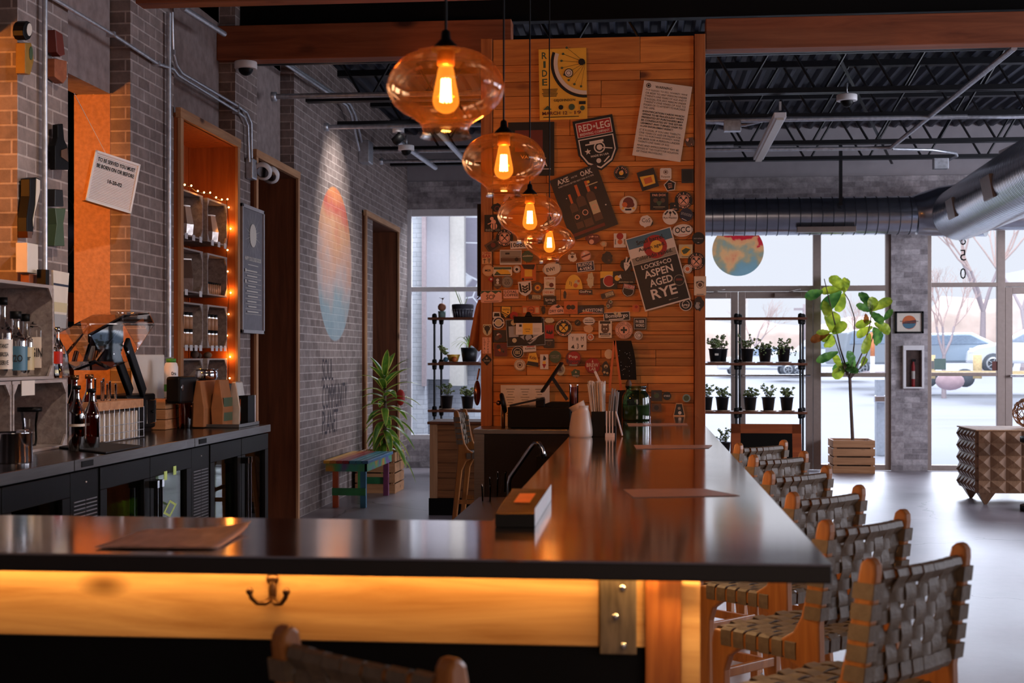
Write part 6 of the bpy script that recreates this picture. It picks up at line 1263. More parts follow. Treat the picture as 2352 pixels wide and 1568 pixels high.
# contents
foil = pmat('brown_foil', '#6d5448', .35, .3, bump=.5, scale=14)
def standbag(x, y, z, h, w_, lab, mat, rz):
    t_ = thing('coffee_bag', lab, 'bag', (x, y, z), rz, 'coffee bags in the niche'); b = MB(); d = .06
    b.add([(-d/2,-w_/2,0),(d/2,-w_/2,0),(d/2,w_/2,0),(-d/2,w_/2,0),(-d*.7,-w_/2,h*.4),(d*.7,-w_/2,h*.4),(d*.7,w_/2,h*.4),(-d*.7,w_/2,h*.4),(-.004,-w_/2,h),(.004,-w_/2,h),(.004,w_/2,h),(-.004,w_/2,h)],
      [(0,3,2,1),(0,1,5,4),(1,2,6,5),(2,3,7,6),(3,0,4,7),(4,5,9,8),(5,6,10,9),(6,7,11,10),(7,4,8,11),(8,9,10,11)]); b.build('pouch', mat, t_, bevel=.008, local=True)
    MB().box(-.007, .007, -w_/2, w_/2, h*.86, h*.99).build('pale_top_seal', silver, t_, local=True)
kk = 0
for r_, c__, n_, hh in ((0,0,3,.23),(0,1,3,.22),(1,0,2,.25)):
    for k in range(n_):
        y0_, y1_ = cols_[c__]; y = y0_+.12+k*(y1_-y0_-.2)/(n_-1 if n_ > 1 else 1)
        standbag(FX-.10, y, rows_[r_][0]+.0125, hh-.012*(k % 2), .085, f'{["first","second","third"][k]} foil coffee bag from the left in the {["top","second"][r_]} {["left","right"][c__]} crate', foil if k % 2 else silver, R([-35,-50,-25][k]))
jl = pmat('jar_contents', '#b98a68', .5, var=.2)
def jar(y, z, lab, h=.105, r=.026, g='jars in the niche', x=FX-.06):
    t_ = thing('spice_jar', lab, 'jar', (x, y, z), 0, g)
    MB().cyl((x, y, z), r, 0, h*.82, 14).build('filled_body', jl, t_); MB().cyl((x, y, z), r*.95, h*.82, h, 14).build('lid', M['black'], t_); MB().lathe([(r*1.02,h*.74),(r*1.02,h*.82)], (x, y, z), 14).build('silver_band', M['chrome'], t_)
for c__, n_ in ((0,4),(1,4)):
    for lv in (0, 1):
        for k in range(n_):
            y0_, y1_ = cols_[c__]; jar(y0_+.085+k*.085, rows_[2][0]+.0125+lv*.118, f'brown jar in the third {["left","right"][c__]} crate, {["lower","upper"][lv]} layer, {["first","second","third","fourth"][k]} from the left', .116)
for k in range(9): 
    y = cols_[1][0]+.055+k*.046; t_ = thing('small_vial', 'one of nine little capped vials in the second right crate', 'vial', (FX-.05, y, rows_[1][0]+.0125), 0, 'vials in the niche')
    MB().cyl((FX-.05, y, rows_[1][0]+.0125), .014, 0, .075, 12).build('body', jl, t_); MB().cyl((FX-.05, y, rows_[1][0]+.0125), .0145, .075, .09, 12).build('cap', M['black'], t_)
t_ = thing('figurine', 'small dark figurine on top of the lowest niche crates', 'figurine', (FX-.07, 9.34, 1.4355)); b = MB(); b.ball((FX-.07, 9.33, 1.465), .03, 12); b.ball((FX-.07, 9.34, 1.505), .022, 12); b.ball((FX-.05, 9.37, 1.455), .02, 10); b.build('body', M['bark'], t_)
tag(MB().ball((FX-.08, 9.65, 1.459), .0235, 14, 0, (1.2, 2.2, 1)).build('stone', pmat('mottled_stone', '#7a6650', .8, var=.3, bump=.5)), 'mottled stone on top of the lowest right niche crate', 'stone')
# string lights
t_ = thing('string_lights', 'string of warm fairy lights around the niche crates', 'string lights', (FX, 9.87, 2.6))
b = MB(); W_ = []; rr = random.Random(2)
W_ = [Vector((FX+.01, 8.86+k*.135, 2.602+.012*math.sin(k*2))) for k in range(8)]+[Vector((FX+.0+.015*math.sin(k*1.9), 9.867, 2.56-k*.16)) for k in range(10)]
b.tube(W_, .002, 5); b.build('cable', M['black'], t_); fl = emis('fairy_bulb', (1.0, .50, .12), 25)
for i, v in enumerate(W_): MB().ball(v+Vector((.01, 0, .006)), .0065, 8).build('bulb', fl, t_)
for v in (W_[2], W_[6], W_[9], W_[12], W_[15]): lamp('fairy_light', 'POINT', v+Vector((.0,.006,.012)), .9, (1,.34,.05), shadow_soft_size=.03)
# framed poster on the pier
py0, py1 = YX(556, -3.01), YX(607, -3.01); zz0, zz1 = 1.627, 2.61; FXp = -3.005
t_ = thing('framed_poster', 'tall grey framed poster with a white sunburst beside the niche', 'framed poster', (FXp, (py0+py1)/2, zz0))
b = MB(); fwid = .028
for a in ((py0,py1,zz1-fwid,zz1),(py0,py1,zz0,zz0+fwid),(py0,py0+fwid,zz0,zz1),(py1-fwid,py1,zz0,zz1)): b.box(FXp-.03, FXp, *a)
b.build('frame', pmat('whitewashed_frame', '#a8a4a8', .6, var=.08), t_, bevel=.003)
MB().box(FXp-.03, FXp-.012, py0+.01, py1-.01, zz0+.01, zz1-.01).build('sheet', pmat('grey_print', '#6f6a70', .5), t_)
c_ = Vector((FXp-.0115, (py0+py1)/2, (zz0+zz1)/2)); fr = (c_, Vector((0,1,0)), Vector((0,0,1)), Vector((1,0,0))); b = MB(); pw, ph = py1-py0-2*fwid, zz1-zz0-2*fwid
els = []
for k in range(28):
    a = k*2*math.pi/28; r1 = .80 if k % 2 else .55; els.append(('p', [(.1*math.cos(a-.1), .58+.1*math.sin(a-.1)*pw/ph), (r1*math.cos(a), .58+r1*math.sin(a)*pw/ph), (.1*math.cos(a+.1), .58+.1*math.sin(a+.1)*pw/ph)], 'w'))
els += [('d',0,.58,.33,'w'),('t','HAPPY SOUL DOES GOOD',0,.18,1.6,.07,'w'),('r',0,.08,1,.012,'w')]
for k in range(9): els += [('r',-.15+.05*(k%3),-.02-k*.085,1.1-.1*(k%4),.018,'w'),('r',.0,-.06-k*.085,1.6,.006,'w')]
els += [('r',-.75,-.02,.12,.05,'w'),('r',-.75,-.2,.12,.05,'w')]
draw(b, fr, els, pw, ph, .001); b.build('printing', PML, t_, fix=False)
# emergency light
q = onX(590, 392, XW+.05); t_ = thing('emergency_light', 'white twin-headed emergency light at the end of the conduits', 'emergency light', (XW, q.y-.05, q.z))
MB().box(XW, XW+.06, q.y-.15, q.y-.02, q.z-.08, q.z+.08).build('box', M['galv'], t_, bevel=.01)
for dy in (0, .22): 
    q_ = Vector((XW+.10, q.y+dy, q.z)); MB().lathe([(.001,-.05),(.04,-.045),(.07,-.01),(.075,.02),(.05,.03)], q_, 24, 0, True, Matrix.Rotation(R(125),3,'X')).build('lamp_head', M['white'], t_); MB().lathe([(.001,.024),(.045,.024)], q_, 20, 0, True, Matrix.Rotation(R(125),3,'X')).build('lens', M['chrome'], t_)
# ---- conduits and pipes
def pipe(pts, r, lab, X=XW+.035, mat='galv', name='conduit', straps=()):
    P = [onX(px, py, X) for px, py in pts]; t_ = thing(name, lab, 'conduit', P[0]); MB().tube(P, r, 10).build('tube', M[mat], t_)
    for i in straps: q = P[i]; MB().box(XW, X+r+.003, q.y-.012, q.y+.012, q.z-r-.004, q.z+r+.004).build('strap', M['galv'], t_)
pipe(((60,-40),(128,0),(259,79),(362,146),(398,158),(408,172),(545,256),(560,268),(569,288),(572,372)), .011, 'lower steel conduit sloping down along the left wall', straps=(2, 3, 6))
pipe(((395,28),(397,120),(405,150),(417,167),(545,243),(566,258),(577,283),(578,372)), .011, 'upper steel conduit joining the sloping one', straps=(1, 4))
pipe(((103,-20),(103,655)), .014, 'vertical pipe down the first brick pilaster', mat='galv')
pipe(((388,30),(388,820)), .016, 'vertical grey pipe down the second brick pilaster')
pipe(((655,142),(803,238),(815,262),(836,352)), .016, 'upper of two thick conduits bending down above the mural')
pipe(((630,130),(795,240),(806,262),(824,345)), .016, 'lower of two thick conduits bending down above the mural', XW+.09)
pipe(((420,18),(515,78)), .02, 'thick conduit between the top beam and the wall', XW+.1)
q = onX(840, 350, XW+.06); tag(MB().box(XW, XW+.12, q.y-.12, q.y+.12, q.z-.12, q.z+.12).build('junction_box', M['galv'], bevel=.01), 'grey metal junction box on the mural wall under the conduits', 'junction box')
def hpipe(px0, py, x1, r, lab, x0=XW):
    q = onX(px0, py, x0); t_ = thing('ceiling_pipe', lab, 'pipe', q); MB().tube([(x0, q.y, q.z), (x1, q.y, q.z)], r, 12).build('tube', M['galv'], t_); MB().lathe([(r*1.8,-.02),(r*1.8,.02),(.001,.02)], (x0+.02, q.y, q.z), 16, 0, True, Matrix.Rotation(R(90),3,'Y')).build('flange', M['galv'], t_)
hpipe(624, 222, -.2, .022, 'nearest horizontal pipe sticking out of the left wall under the joists')
hpipe(745, 292, 3.0, .022, 'second horizontal pipe crossing behind the pendants')
hpipe(848, 348, 1.0, .022, 'third horizontal pipe crossing from the junction box')
hpipe(872, 371, -1.0, .02, 'fourth, shortest horizontal pipe near the far end')
def tpipe(pts, Z, r, lab, mat='galv', cat='pipe', name='ceiling_pipe'):
    P = [onZ(px, py, Z) for px, py in pts]; return tag(MB().tube(P, r, 10).build(name, M[mat]), lab, cat)
tpipe(((1622,281),(1650,281),(1675,286),(1710,286),(1770,272),(2352,268)), 3.70, .02, 'horizontal pipe with a junction box crossing the right ceiling')
tpipe(((1622,344),(1990,341),(2048,338),(2330,110)), 3.68, .022, 'bright pipe running along then diagonally up to the right')
tpipe(((2050,342),(2140,344),(2196,352),(2198,358),(2165,374)), 3.66, .016, 'thin curved pipe ending at a small box near the duct')
tpipe(((1004,300),(1062,362)), 3.7, .03, 'bright straight pipe seen below the nearest pendant')
tpipe(((915,325),(1000,385)), 3.72, .03, 'steel rail of track lights running to the far wall at left')
q = onZ(1682, 290, 3.62); tag(MB().cb(q, (.16,.1,.10)).build('junction_box', M['galv'], bevel=.005), 'square junction box hanging on the right ceiling pipe', 'junction box')
q = onZ(2160, 376, 3.6); tag(MB().cb(q, (.16,.1,.12)).build('junction_box', M['galv'], bevel=.005), 'small box at the end of the curved ceiling pipe', 'junction box')
def dome(px, py, Z, lab, r=.085, d=None):
    q = onZ(px, py, Z) if d is None else CAM+rdir(px, py)*d; t_ = thing('dome_camera', lab, 'security camera', q, 0, 'dome security cameras')
    MB().cyl(q, r, 0, .055, 28).build('housing', M['white'], t_, bevel=.006); MB().lathe([(r*.62*math.cos(a*math.pi/16), -r*.62*math.sin(a*math.pi/16)) for a in range(9)], q, 24).build('dark_dome', M['black'], t_)
    MB().cyl(q, .012, .055, .16, 8).build('mount', M['galv'], t_)
q = onY(560, 152, YB+.02)
t_ = thing('dome_camera', 'white dome camera under the timber beam at left', 'security camera', (q.x, YB+.07, zb0), 0, 'dome security cameras')
MB().cyl((q.x, YB+.07, zb0), .085, -.055, 0, 28).build('housing', M['white'], t_, bevel=.006); MB().lathe([(.055*math.cos(a*math.pi/16), -.055-.05*math.sin(a*math.pi/16)) for a in range(9)], (q.x, YB+.07, zb0), 24).build('dark_dome', M['black'], t_)
dome(1945, 232, 3.70, 'dome camera hanging from a joist in the right ceiling', .09)
dome(933, 346, 3.62, 'dome camera far back at left near the track light')
q = onZ(915, 318, 3.66); t_ = thing('track_light', 'small double spotlight on the track aimed at the mural', 'spotlight', q)
MB().lathe([(.001,-.07),(.045,-.06),(.05,.05),(.001,.05)], q, 16, 0, True, Matrix.Rotation(R(50),3,'Y')).build('can', M['black'], t_); MB().cyl(q, .06, .06, .13, 18).build('base', M['white'], t_); MB().tube([q, q+Vector((0,0,.1))], .01, 6).build('stem', M['black'], t_)
def tube_light(a, b_, Z, lab, w_=.11):
    A = onZ(*a, Z); B = onZ(*b_, Z); t_ = thing('strip_light', lab, 'strip light', A); MB().bar(A, B, w_, .05).build('housing', M['white'], t_, bevel=.005)
    d = Vector((0,0,-.035)); MB().bar(A+d, B+d, w_*.6, .02).build('diffuser', M['offwhite'], t_); MB().bar(A+Vector((0,0,.04)), A+Vector((0,0,.12)), .02, .02).build('hanger', M['galv'], t_)
tube_light((1792,264), (1742,362), 3.62, 'white strip light hanging under the joists at right')
tube_light((2380,318), (2306,352), 3.5, 'strip light at the right edge above the big duct')
# ---- ducts
qd = onY(1800, 497, 16.6); dz = qd.z
t_ = thing('spiral_duct', 'long horizontal spiral duct above the storefront glass', 'duct', (1.5, 16.6, dz))
xe_ = onY(2100, 0, 16.6).x
seamm = pmat('seam_shadow', '#3a3d46', .5, .3)
MB().tube([(-.3, 16.6, dz), (xe_, 16.6, dz)], .228, 40).build('tube', M['duct'], t_)
b = MB(); x = -.2
while x < xe_: b.tube([(x, 16.6, dz), (x+.009, 16.6, dz)], .233, 40, caps=False); x += .13
b.build('seams', seamm, t_, fix=False)
MB().tube([(xe_, 16.6, dz), (xe_+.16, 16.6, dz+.02), (xe_+.3, 16.5, dz+.03), (xe_+.75, 16.3, dz+.04)], [.235,.27,.30,.33], 36).build('reducer', M['duct'], t_)
MB().tube([(xe_+.7, 16.5, dz), (8.7, 16.55, dz)], .2, 32).build('right_run', M['duct'], t_)
MB().box(onY(1832,0,16.3).x, onY(1968,0,16.3).x, 16.33, 16.42, dz-.215, dz-.15).build('grille', M['alu'], t_, bevel=.004)
D1_, D2_ = CAM+rdir(2205, 490)*15.2, CAM+rdir(2470, 352)*9.6
t_ = thing('spiral_duct', 'large ribbed spiral duct coming towards the camera at upper right', 'duct', D1_)
m, N, L, p = newmat('ribbed_galvanised'); p.inputs['Metallic'].default_value = .95; p.inputs['Roughness'].default_value = .22; p.inputs['Base Color'].default_value = lin('#aab0bd'); M['rib'] = m
dd = (D2_-D1_).normalized(); nseg = 150; P = []; RR = []
for i in range(nseg+1):
    P.append(D1_+(D2_-D1_)*i/nseg); RR.append(.30)
MB().tube(P, RR, 48, caps=True).build('ribbed_tube', M['rib'], t_)
b = MB()
for i in range(0, nseg, 3): b.tube([P[i], P[i]+dd*.016], .305, 48, caps=False)
b.build('raised_seams', pmat('seam_shadow', '#23262e', .6, 0), t_, fix=False)
sd = dd.cross(Vector((0,0,1))).normalized()
for f in (.26, .66):
    c_ = D1_+(D2_-D1_)*f; up = Vector((0,0,1)); nrm = (-sd*.80-up*.25).normalized()
    if nrm.x > 0: nrm = -nrm
    nrm = (Vector((-.75,-.3,-.15))).normalized(); nrm = (nrm-dd*nrm.dot(dd)).normalized(); tt = dd.cross(nrm); b = MB(); fr = (c_+nrm*.27, dd, tt, nrm); slab(b, fr, -.24, .24, -.10, .10, .012, .040); b.build('register', M['alu'], t_, bevel=.004)
q = onY(1925, 392, 16.55); tag(MB().box(q.x-.02, q.x+.02, 16.33, 16.35, dz+.1, 4.0).build('hanger_strap', M['steel_dark']), 'dark vertical strap holding the horizontal duct', 'strap')
# ================================================================== FAR LEFT CORNER
# rainbow bench
bz_ = .455; bx0, bx1, by0, by1 = -3.035, onZ(846, 1058, bz_).x, onZ(846, 1058, bz_).y, onZ(900, 1036, bz_).y
t_ = thing('bench', 'small slatted bench painted in rainbow colours against the mural wall', 'bench', ((bx0+bx1)/2, (by0+by1)/2, 0))
RC = ['#d9a03a','#c87a2e','#a8443a','#8f3038','#3f7f96','#3a7f90','#3f6f9a']
m, N, L, p = newmat('rainbow_paint'); geo = N.new('ShaderNodeTexCoord'); nz = N.new('ShaderNodeTexNoise'); nz.inputs['Scale'].default_value = 3.2; L.new(geo.outputs['Object'], nz.inputs['Vector'])
cr = N.new('ShaderNodeValToRGB'); E = cr.color_ramp.elements; E[0].position = .3; E[0].color = lin('#b8502e'); E[1].position = .7; E[1].color = lin('#3a6aa0')
for ps, cc in ((.38,'#c8862e'),(.46,'#5a9a50'),(.54,'#3f9a80'),(.62,'#7a4a90')): el = E.new(ps); el.color = lin(cc)
L.new(nz.outputs[0], cr.inputs[0]); L.new(cr.outputs[0], p.inputs['Base Color']); p.inputs['Roughness'].default_value = .35; M['rain'] = m
n_ = 7; w_ = (bx1-bx0)/n_
for k in range(n_): MB().box(bx0+k*w_+.003, bx0+(k+1)*w_-.003, by0, by1, bz_-.03, bz_).build('slat', pmat('bench_paint_%d' % k, RC[k], .3, var=.15, scale=6), t_, bevel=.004)
MB().box(bx0+.02, bx1-.02, by0+.02, by0+.045, bz_-.105, bz_-.031).build('apron', M['rain'], t_); MB().box(bx1-.04, bx1-.015, by0+.02, by1-.02, bz_-.105, bz_-.031).build('side_apron', M['rain'], t_)
for i, (x, y) in enumerate(((bx0+.08, by0+.05), (bx1-.09, by0+.05), (bx0+.08, by1-.1), (bx1-.09, by1-.1))):
    MB().box(x, x+.055, y, y+.05, 0, bz_-.031).build('leg', pmat('bench_leg_%d' % i, ['#c0582e','#3a7a9a','#3f8a4a','#7a3a5a'][i], .4, var=.3, scale=5), t_, bevel=.003)
for y in (by0+.03, by1-.08): MB().box(bx0+.08, bx1-.035, y, y+.02, .12, .19).build('stretcher', pmat('bench_green', '#2f7a4a', .4, var=.4, scale=5), t_)
# dracaena planter
def slat_planter(name, lab, x0, x1, y0, y1, h, n=4, gap=.014, ax='crate'):
    t_ = thing(name, lab, 'planter', ((x0+x1)/2, (y0+y1)/2, 0)); sh = (h-gap*(n-1))/n
    for k in range(n):
        z = k*(sh+gap)
        for a in ((x0,x1,y0,y0+.015),(x0,x1,y1-.015,y1),(x0,x0+.015,y0+.016,y1-.016),(x1-.015,x1,y0+.016,y1-.016)): MB().box(a[0],a[1],a[2],a[3],z,z+sh).build('slat', M[ax], t_, bevel=.002)
    for x in (x0+.017, x1-.05):
        for y in (y0+.017, y1-.05): MB().box(x, x+.033, y, y+.033, 0.001, h-.01).build('corner_post', M[ax], t_)
    MB().box(x0+.05, x1-.05, y0+.05, y1-.05, .06, h-.05).build('soil', M['bark'], t_); return t_
px0, px1, pyy0, pyy1 = -3.03, -2.6, 14.08, 14.62
slat_planter('slatted_planter', 'slatted pine planter behind the rainbow bench', px0, px1, pyy0, pyy1, .43)
c_ = Vector(((px0+px1)/2+.05, 14.35, .385))
t_ = thing('dracaena', 'tall dracaena with yellow-edged strap leaves in the planter behind the bench', 'potted plant', c_)
MB().tube([c_, c_+Vector((.01,0,.45)), c_+Vector((0,.01,.85))], [.022,.018,.012], 8).build('cane', M['bark'], t_)
r_ = random.Random(8)
def strapleaf(base, az, el, ln, wd, droop, mats, par, name='leaf'):
    if math.cos(az) < -.25 and base[0] < -2.5: ln = min(ln, .30)
    b = MB(); P = []; n_ = 9; d = Vector((math.cos(az)*math.cos(el), math.sin(az)*math.cos(el), math.sin(el))); p_ = Vector(base); sd_ = Vector((-math.sin(az), math.cos(az), 0)); V = []
    for i in range(n_+1):
        t = i/n_; wv_ = wd*(math.sin(math.pi*min(1, t*.92+.08))**.7)*(1-.25*t)+.001
        nn_ = sd_.cross(d).normalized(); V += [p_-sd_*wv_+nn_*wv_*.25, p_-sd_*wv_*.78+nn_*wv_*.15, p_, p_+sd_*wv_*.78+nn_*wv_*.15, p_+sd_*wv_+nn_*wv_*.25]
        p_ = p_+d*ln/n_; d = (d+Vector((0,0,-droop/n_))).normalized()
    V = [Vector((max(v.x, -3.05), v.y, v.z)) for v in V]
    for i in range(n_):
        for j in range(4): b.add([V[i*5+j], V[i*5+j+1], V[i*5+j+6], V[i*5+j+5]], [(0,1,2,3)], 1 if j in (0,3) and len(mats) > 1 else 0, True)
    return b.build(name, mats, par)
for k in range(46):
    t = k/45; z = .10+.78*t; az = k*2.4; el = R(-5+75*t**1.6)+r_.uniform(-.15,.15); ln_ = (.50-.14*t)*r_.uniform(.85,1.15)
    strapleaf(c_+Vector((0,0,z)), az, el, ln_, .045, 2.3-1.3*t, [M['drac'], M['dracy']], t_)
b = MB(); q = c_+Vector((.16,.08,.62)); tag(MB().ball(q, 1, 12, 0, (.05,.02,.09)).build('red_spathe', PM['r']), 'red bloom showing among the dracaena leaves', 'flower')
# sideboard
sy0 = onZ(1000, 1183, 0).y; sx0 = onY(982, 0, sy0).x; sx1 = -.95; sz = onY(1040, 968, sy0).z; 
t_ = thing('sideboard', 'dark wooden panelled sideboard below the left plant shelf', 'sideboard', ((sx0+sx1)/2, sy0+.28, 0))
MB().box(sx0, sx1, sy0-.02, sy0+.56, sz-.025, sz).build('top', M['jamb'], t_, bevel=.004)
MB().box(sx0+.02, sx1-.02, sy0+.02, sy0+.54, .0, sz-.026).build('carcass', M['jamb'], t_)
MB().box(sx0+.01, sx1-.01, sy0+.005, sy0+.02, 0, .155).build('kick_board', M['black'], t_)
MB().box(sx0+.02, sx0+.09, sy0-.0, sy0+.02, .156, sz-.026).build('stile', M['trimw'], t_)
mw = wood('sideboard_panel', '#9a6238', '#6a3c1e', 'x', 1, .5, False, .35); zc = .16; k = 0
while zc < sz-.05: h_ = [.07,.11,.05,.09,.12][k % 5]; MB().box(sx0+.092, sx1-.02, sy0+.004+.004*(k % 2), sy0+.02, zc, min(zc+h_-.004, sz-.03)).build('front_plank', mw, t_); zc += h_; k += 1
# steel end cabinet under the register
ez = 1.0; ey0 = 8.27; ex0 = onY(1086, 0, ey0).x
t_ = thing('end_cabinet', 'stainless cabinet at the foot of the sticker column, behind the bar', 'cabinet', ((ex0+BX0)/2, ey0+.2, 0))
MB().box(ex0+.008, BX0-.004, ey0+.01, YP-.02, 0, ez-.03).build('body', M['steel_top'], t_); MB().box(ex0, BX0-.004, ey0, YP-.018, ez-.029, ez).build('top', M['steel'], t_, bevel=.003)
MB().box(ex0+.008, ex0+.07, ey0+.004, ey0+.01, .02, ez-.03).build('door_stile', M['steel'], t_); MB().box(-.62, BX0-.006, ey0-.35, ey0+.005, 0, .86).build('under_unit', M['black'], t_)
t_ = thing('under_bar_unit', 'dark under-bar steel unit hidden behind the bar corner', 'cabinet', (-.55, 4.4, 0)); MB().box(-.75, -.12, 3.3, 6.2, .0, .8).build('body', M['steel_dark'], t_)
# faucet
t_ = thing('faucet', 'curved chrome faucet behind the bar', 'faucet', onY(1169, 1190, 5.2)); F_ = [onY(px, py, 5.2) for px, py in ((1169,1230),(1169,1110),(1172,1096),(1218,1030),(1228,1018),(1238,1018),(1245,1030),(1248,1042))]
MB().tube(F_, .0085, 12).build('spout', M['chrome'], t_); MB().tube([F_[-1], onY(1249, 1052, 5.2)], .0115, 10).build('aerator', M['black'], t_); q = F_[0]; MB().cyl((q.x, q.y, .8), .02, .001, .06, 16).build('base', M['chrome'], t_)
for i, (px, py, lab) in enumerate(((1117,1112,'left tall glass tumbler behind the bar'),(1134,1096,'middle tall glass tumbler behind the bar'),(1152,1083,'right tall glass tumbler behind the bar'))):
    q = onY(px, py, 6.0+.2*i); t_ = thing('glass_tumbler', lab, 'glass', (q.x, q.y, .8), 0, 'tall tumblers behind the bar'); MB().lathe([(.02,0),(.024,q.z-.8)], (q.x, q.y, .8), 18).build('glass', M['clear'], t_)
# caddy box on the bar
P = [onZ(px, py, BZ+.03) for px, py in ((1137,1180),(1177,1122),(1265,1122),(1227,1180))]
t_ = thing('caddy_box', 'black slatted box with an orange label on the bar corner', 'box', P[0]-Vector((0,0,.03))); b = MB()
b.add([v-Vector((0,0,.029)) for v in P]+P, [(3,2,1,0),(4,5,6,7),(0,1,5,4),(1,2,6,5),(2,3,7,6),(3,0,4,7)]); b.build('box_body', M['black'], t_)
lp = lambda u, v: (P[0]*(1-u)+P[3]*u)*(1-v)+(P[1]*(1-u)+P[2]*u)*v
b = MB(); 
for k in range(14): u0 = .04+k*.066; b.add([lp(u0,.04)+Vector((0,0,.002)), lp(u0+.03,.04)+Vector((0,0,.002)), lp(u0+.03,.96)+Vector((0,0,.002)), lp(u0,.96)+Vector((0,0,.002))], [(0,1,2,3)])
b.build('rib_lines', M['bark'], t_, fix=False)
b = MB(); b.add([lp(u,v)+Vector((0,0,.004)) for u, v in ((.3,.35),(.72,.35),(.72,.72),(.3,.72))], [(0,1,2,3)]); b.build('orange_label', pmat('orange_label', '#d9502e', .5), t_, fix=False)
b = MB(); e_ = [lp(1,0),lp(1,1)]; b.add([e_[0]+Vector((.0015,0,.012)), e_[1]+Vector((.0015,0,.012)), e_[1]+Vector((.0015,0,-.029)), e_[0]+Vector((.0015,0,-.029))], [(0,1,2,3)]); b.build('white_side', M['white'], t_, fix=False)
# papers
def paperobj(pts, lab, mat, z=BZ+.001, th=.001, name='menu_sheet', cat='menu'):
    P = [onZ(px, py, z) for px, py in pts]; n_ = len(P); b = MB(); b.add(P+[v+Vector((0,0,th)) for v in P], [tuple(range(n_-1,-1,-1)), tuple(range(n_, 2*n_))]+[(i, (i+1) % n_, (i+1) % n_+n_, i+n_) for i in range(n_)]); return tag(b.build(name, mat), lab, cat)
pm_ = pmat('menu_paper', '#a98f84', .35, var=.25, scale=60, stretch=(1,.2,1)); pw_ = pmat('laminated_paper', '#b8988a', .3, var=.1)
# laminated crinkled menu
q0_ = [onZ(px, py, BZ+.001) for px, py in ((215,1260),(335,1218),(578,1214),(500,1262))]
V = []; nn = 12; r_ = random.Random(4)
for i in range(nn+1):
    for j in range(nn+1):
        u, v = i/nn, j/nn; p_ = (q0_[0]*(1-u)+q0_[3]*u)*(1-v)+(q0_[1]*(1-u)+q0_[2]*u)*v; V.append(p_+Vector((0,0,.002+.004*(r_.random() if 0 < i < nn and 0 < j < nn else .3)+(.015*(u*v)**4))))
b = MB(); b.add(V, [(i*(nn+1)+j, i*(nn+1)+j+1, (i+1)*(nn+1)+j+1, (i+1)*(nn+1)+j) for i in range(nn) for j in range(nn)], 0, True)
o = b.build('menu_sheet', pm_); sm = o.modifiers.new('s','SOLIDIFY'); sm.thickness = .0008; tag(o, 'crinkled laminated menu lying on the near left stretch of the bar', 'menu')
paperobj(((1432,1124),(1615,1122),(1700,1138),(1455,1142)), 'pink-tinted menu lying flat on the bar, nearest of the three', pw_)
paperobj(((1456,1022),(1636,1022),(1628,1029),(1462,1031)), 'narrow menu lying across the middle of the bar', pw_)
paperobj(((1440,972),(1578,972),(1580,977),(1444,978)), 'farthest menu lying flat near the column', pw_)
# white pitcher
q = onZ(1334, 1003, BZ); d_ = q.y; h_ = onY(1334, 918, d_).z-BZ; r0 = 27*d_/FPX
t_ = thing('ceramic_pitcher', 'matt white ceramic pitcher with a slanted spout on the bar', 'pitcher', (q.x, q.y, BZ)); M['cer'] = pmat('white_ceramic', '#cdbcae', .35, var=.02)
MB().lathe(smoothprof([(r0*.9,0),(r0,.01),(r0*.98,h_*.25),(r0*.8,h_*.6),(r0*.66,h_*.75),(r0*.68,h_*.85)], 3), q, 32).build('body', M['cer'], t_)
MB().lathe([(.001,.002),(r0*.9,.0)], q, 32).build('foot', M['cer'], t_)
b = MB(); T = [(r0*.66, h_*.72)]; rot = Matrix.Rotation(R(-28), 3, 'Y'); b.lathe([(r0*.62,0),(r0*.72,h_*.16),(r0*.70,h_*.17),(r0*.58,.0)], q+Vector((-.008,0,h_*.74)), 28, 0, True, rot); b.build('slanted_collar', M['cer'], t_)
# straw holder
q = onZ(1385, 1003, BZ); y_ = q.y; A = onY(1358, 0, y_).x; B_ = onY(1390, 0, y_).x; zt_ = onY(1385, 945, y_).z
t_ = thing('straw_caddy', 'black and white caddy packed with wrapped straws on the bar', 'straw caddy', ((A+B_)/2, y_, BZ))
MB().box(A, B_, y_, y_+.11, BZ, zt_).build('bin', M['black'], t_, bevel=.002); b = MB()
for k in range(3): x = B_+.004+k*.014; b.box(x, x+.006, y_-.004, y_+.004, BZ+.005, zt_+.003)
b.box(B_, B_+.045, y_-.003, y_+.001, BZ, BZ+.018)
b.build('white_comb_side', M['white'], t_); b = MB(); b.bar((B_+.05, y_+.03, zt_), (B_+.08, y_+.03, BZ+.006), .05, .006); b.build('prop', M['white'], t_)
MB().box(B_+.001, B_+.05, y_+.005, y_+.11, BZ, BZ+.05).build('rear_bin', M['black'], t_)
b = MB(); r_ = random.Random(1)
for k in range(90):
    x = r_.uniform(A+.006, B_-.004); yy_ = y_+r_.uniform(.01, .1); lx = (x-(A+B_)/2)*.45-.0; zz_ = onY(1330, 878+r_.uniform(-4, 6), y_).z; b.tube([(x, yy_, zt_-.05), (x-.012+lx, yy_+r_.uniform(-.01,.01), zz_)], .0032, 5)
o = b.build('paper_straws', pmat('straw_wrap', '#d6cabc', .6), t_); tag(o, kind='stuff')
b = MB()
for k in range(26):
    x = r_.uniform(B_+.004, B_+.045); yy_ = y_+r_.uniform(.02, .1); b.tube([(x, yy_, BZ+.02), (x+.012+r_.uniform(-.003,.01), yy_, onY(1400, 898+r_.uniform(-6, 14), y_).z)], .003, 5)
o = b.build('dark_straws', pmat('straw_wrap_grey', '#8f877f', .6), t_); tag(o, kind='stuff')
A2 = onY(1366, 852, y_+.05); MB().bar(A2, A2+Vector((.035, 0, -.075)), .011, .011).build('long_white_stick', M['white'], t_)
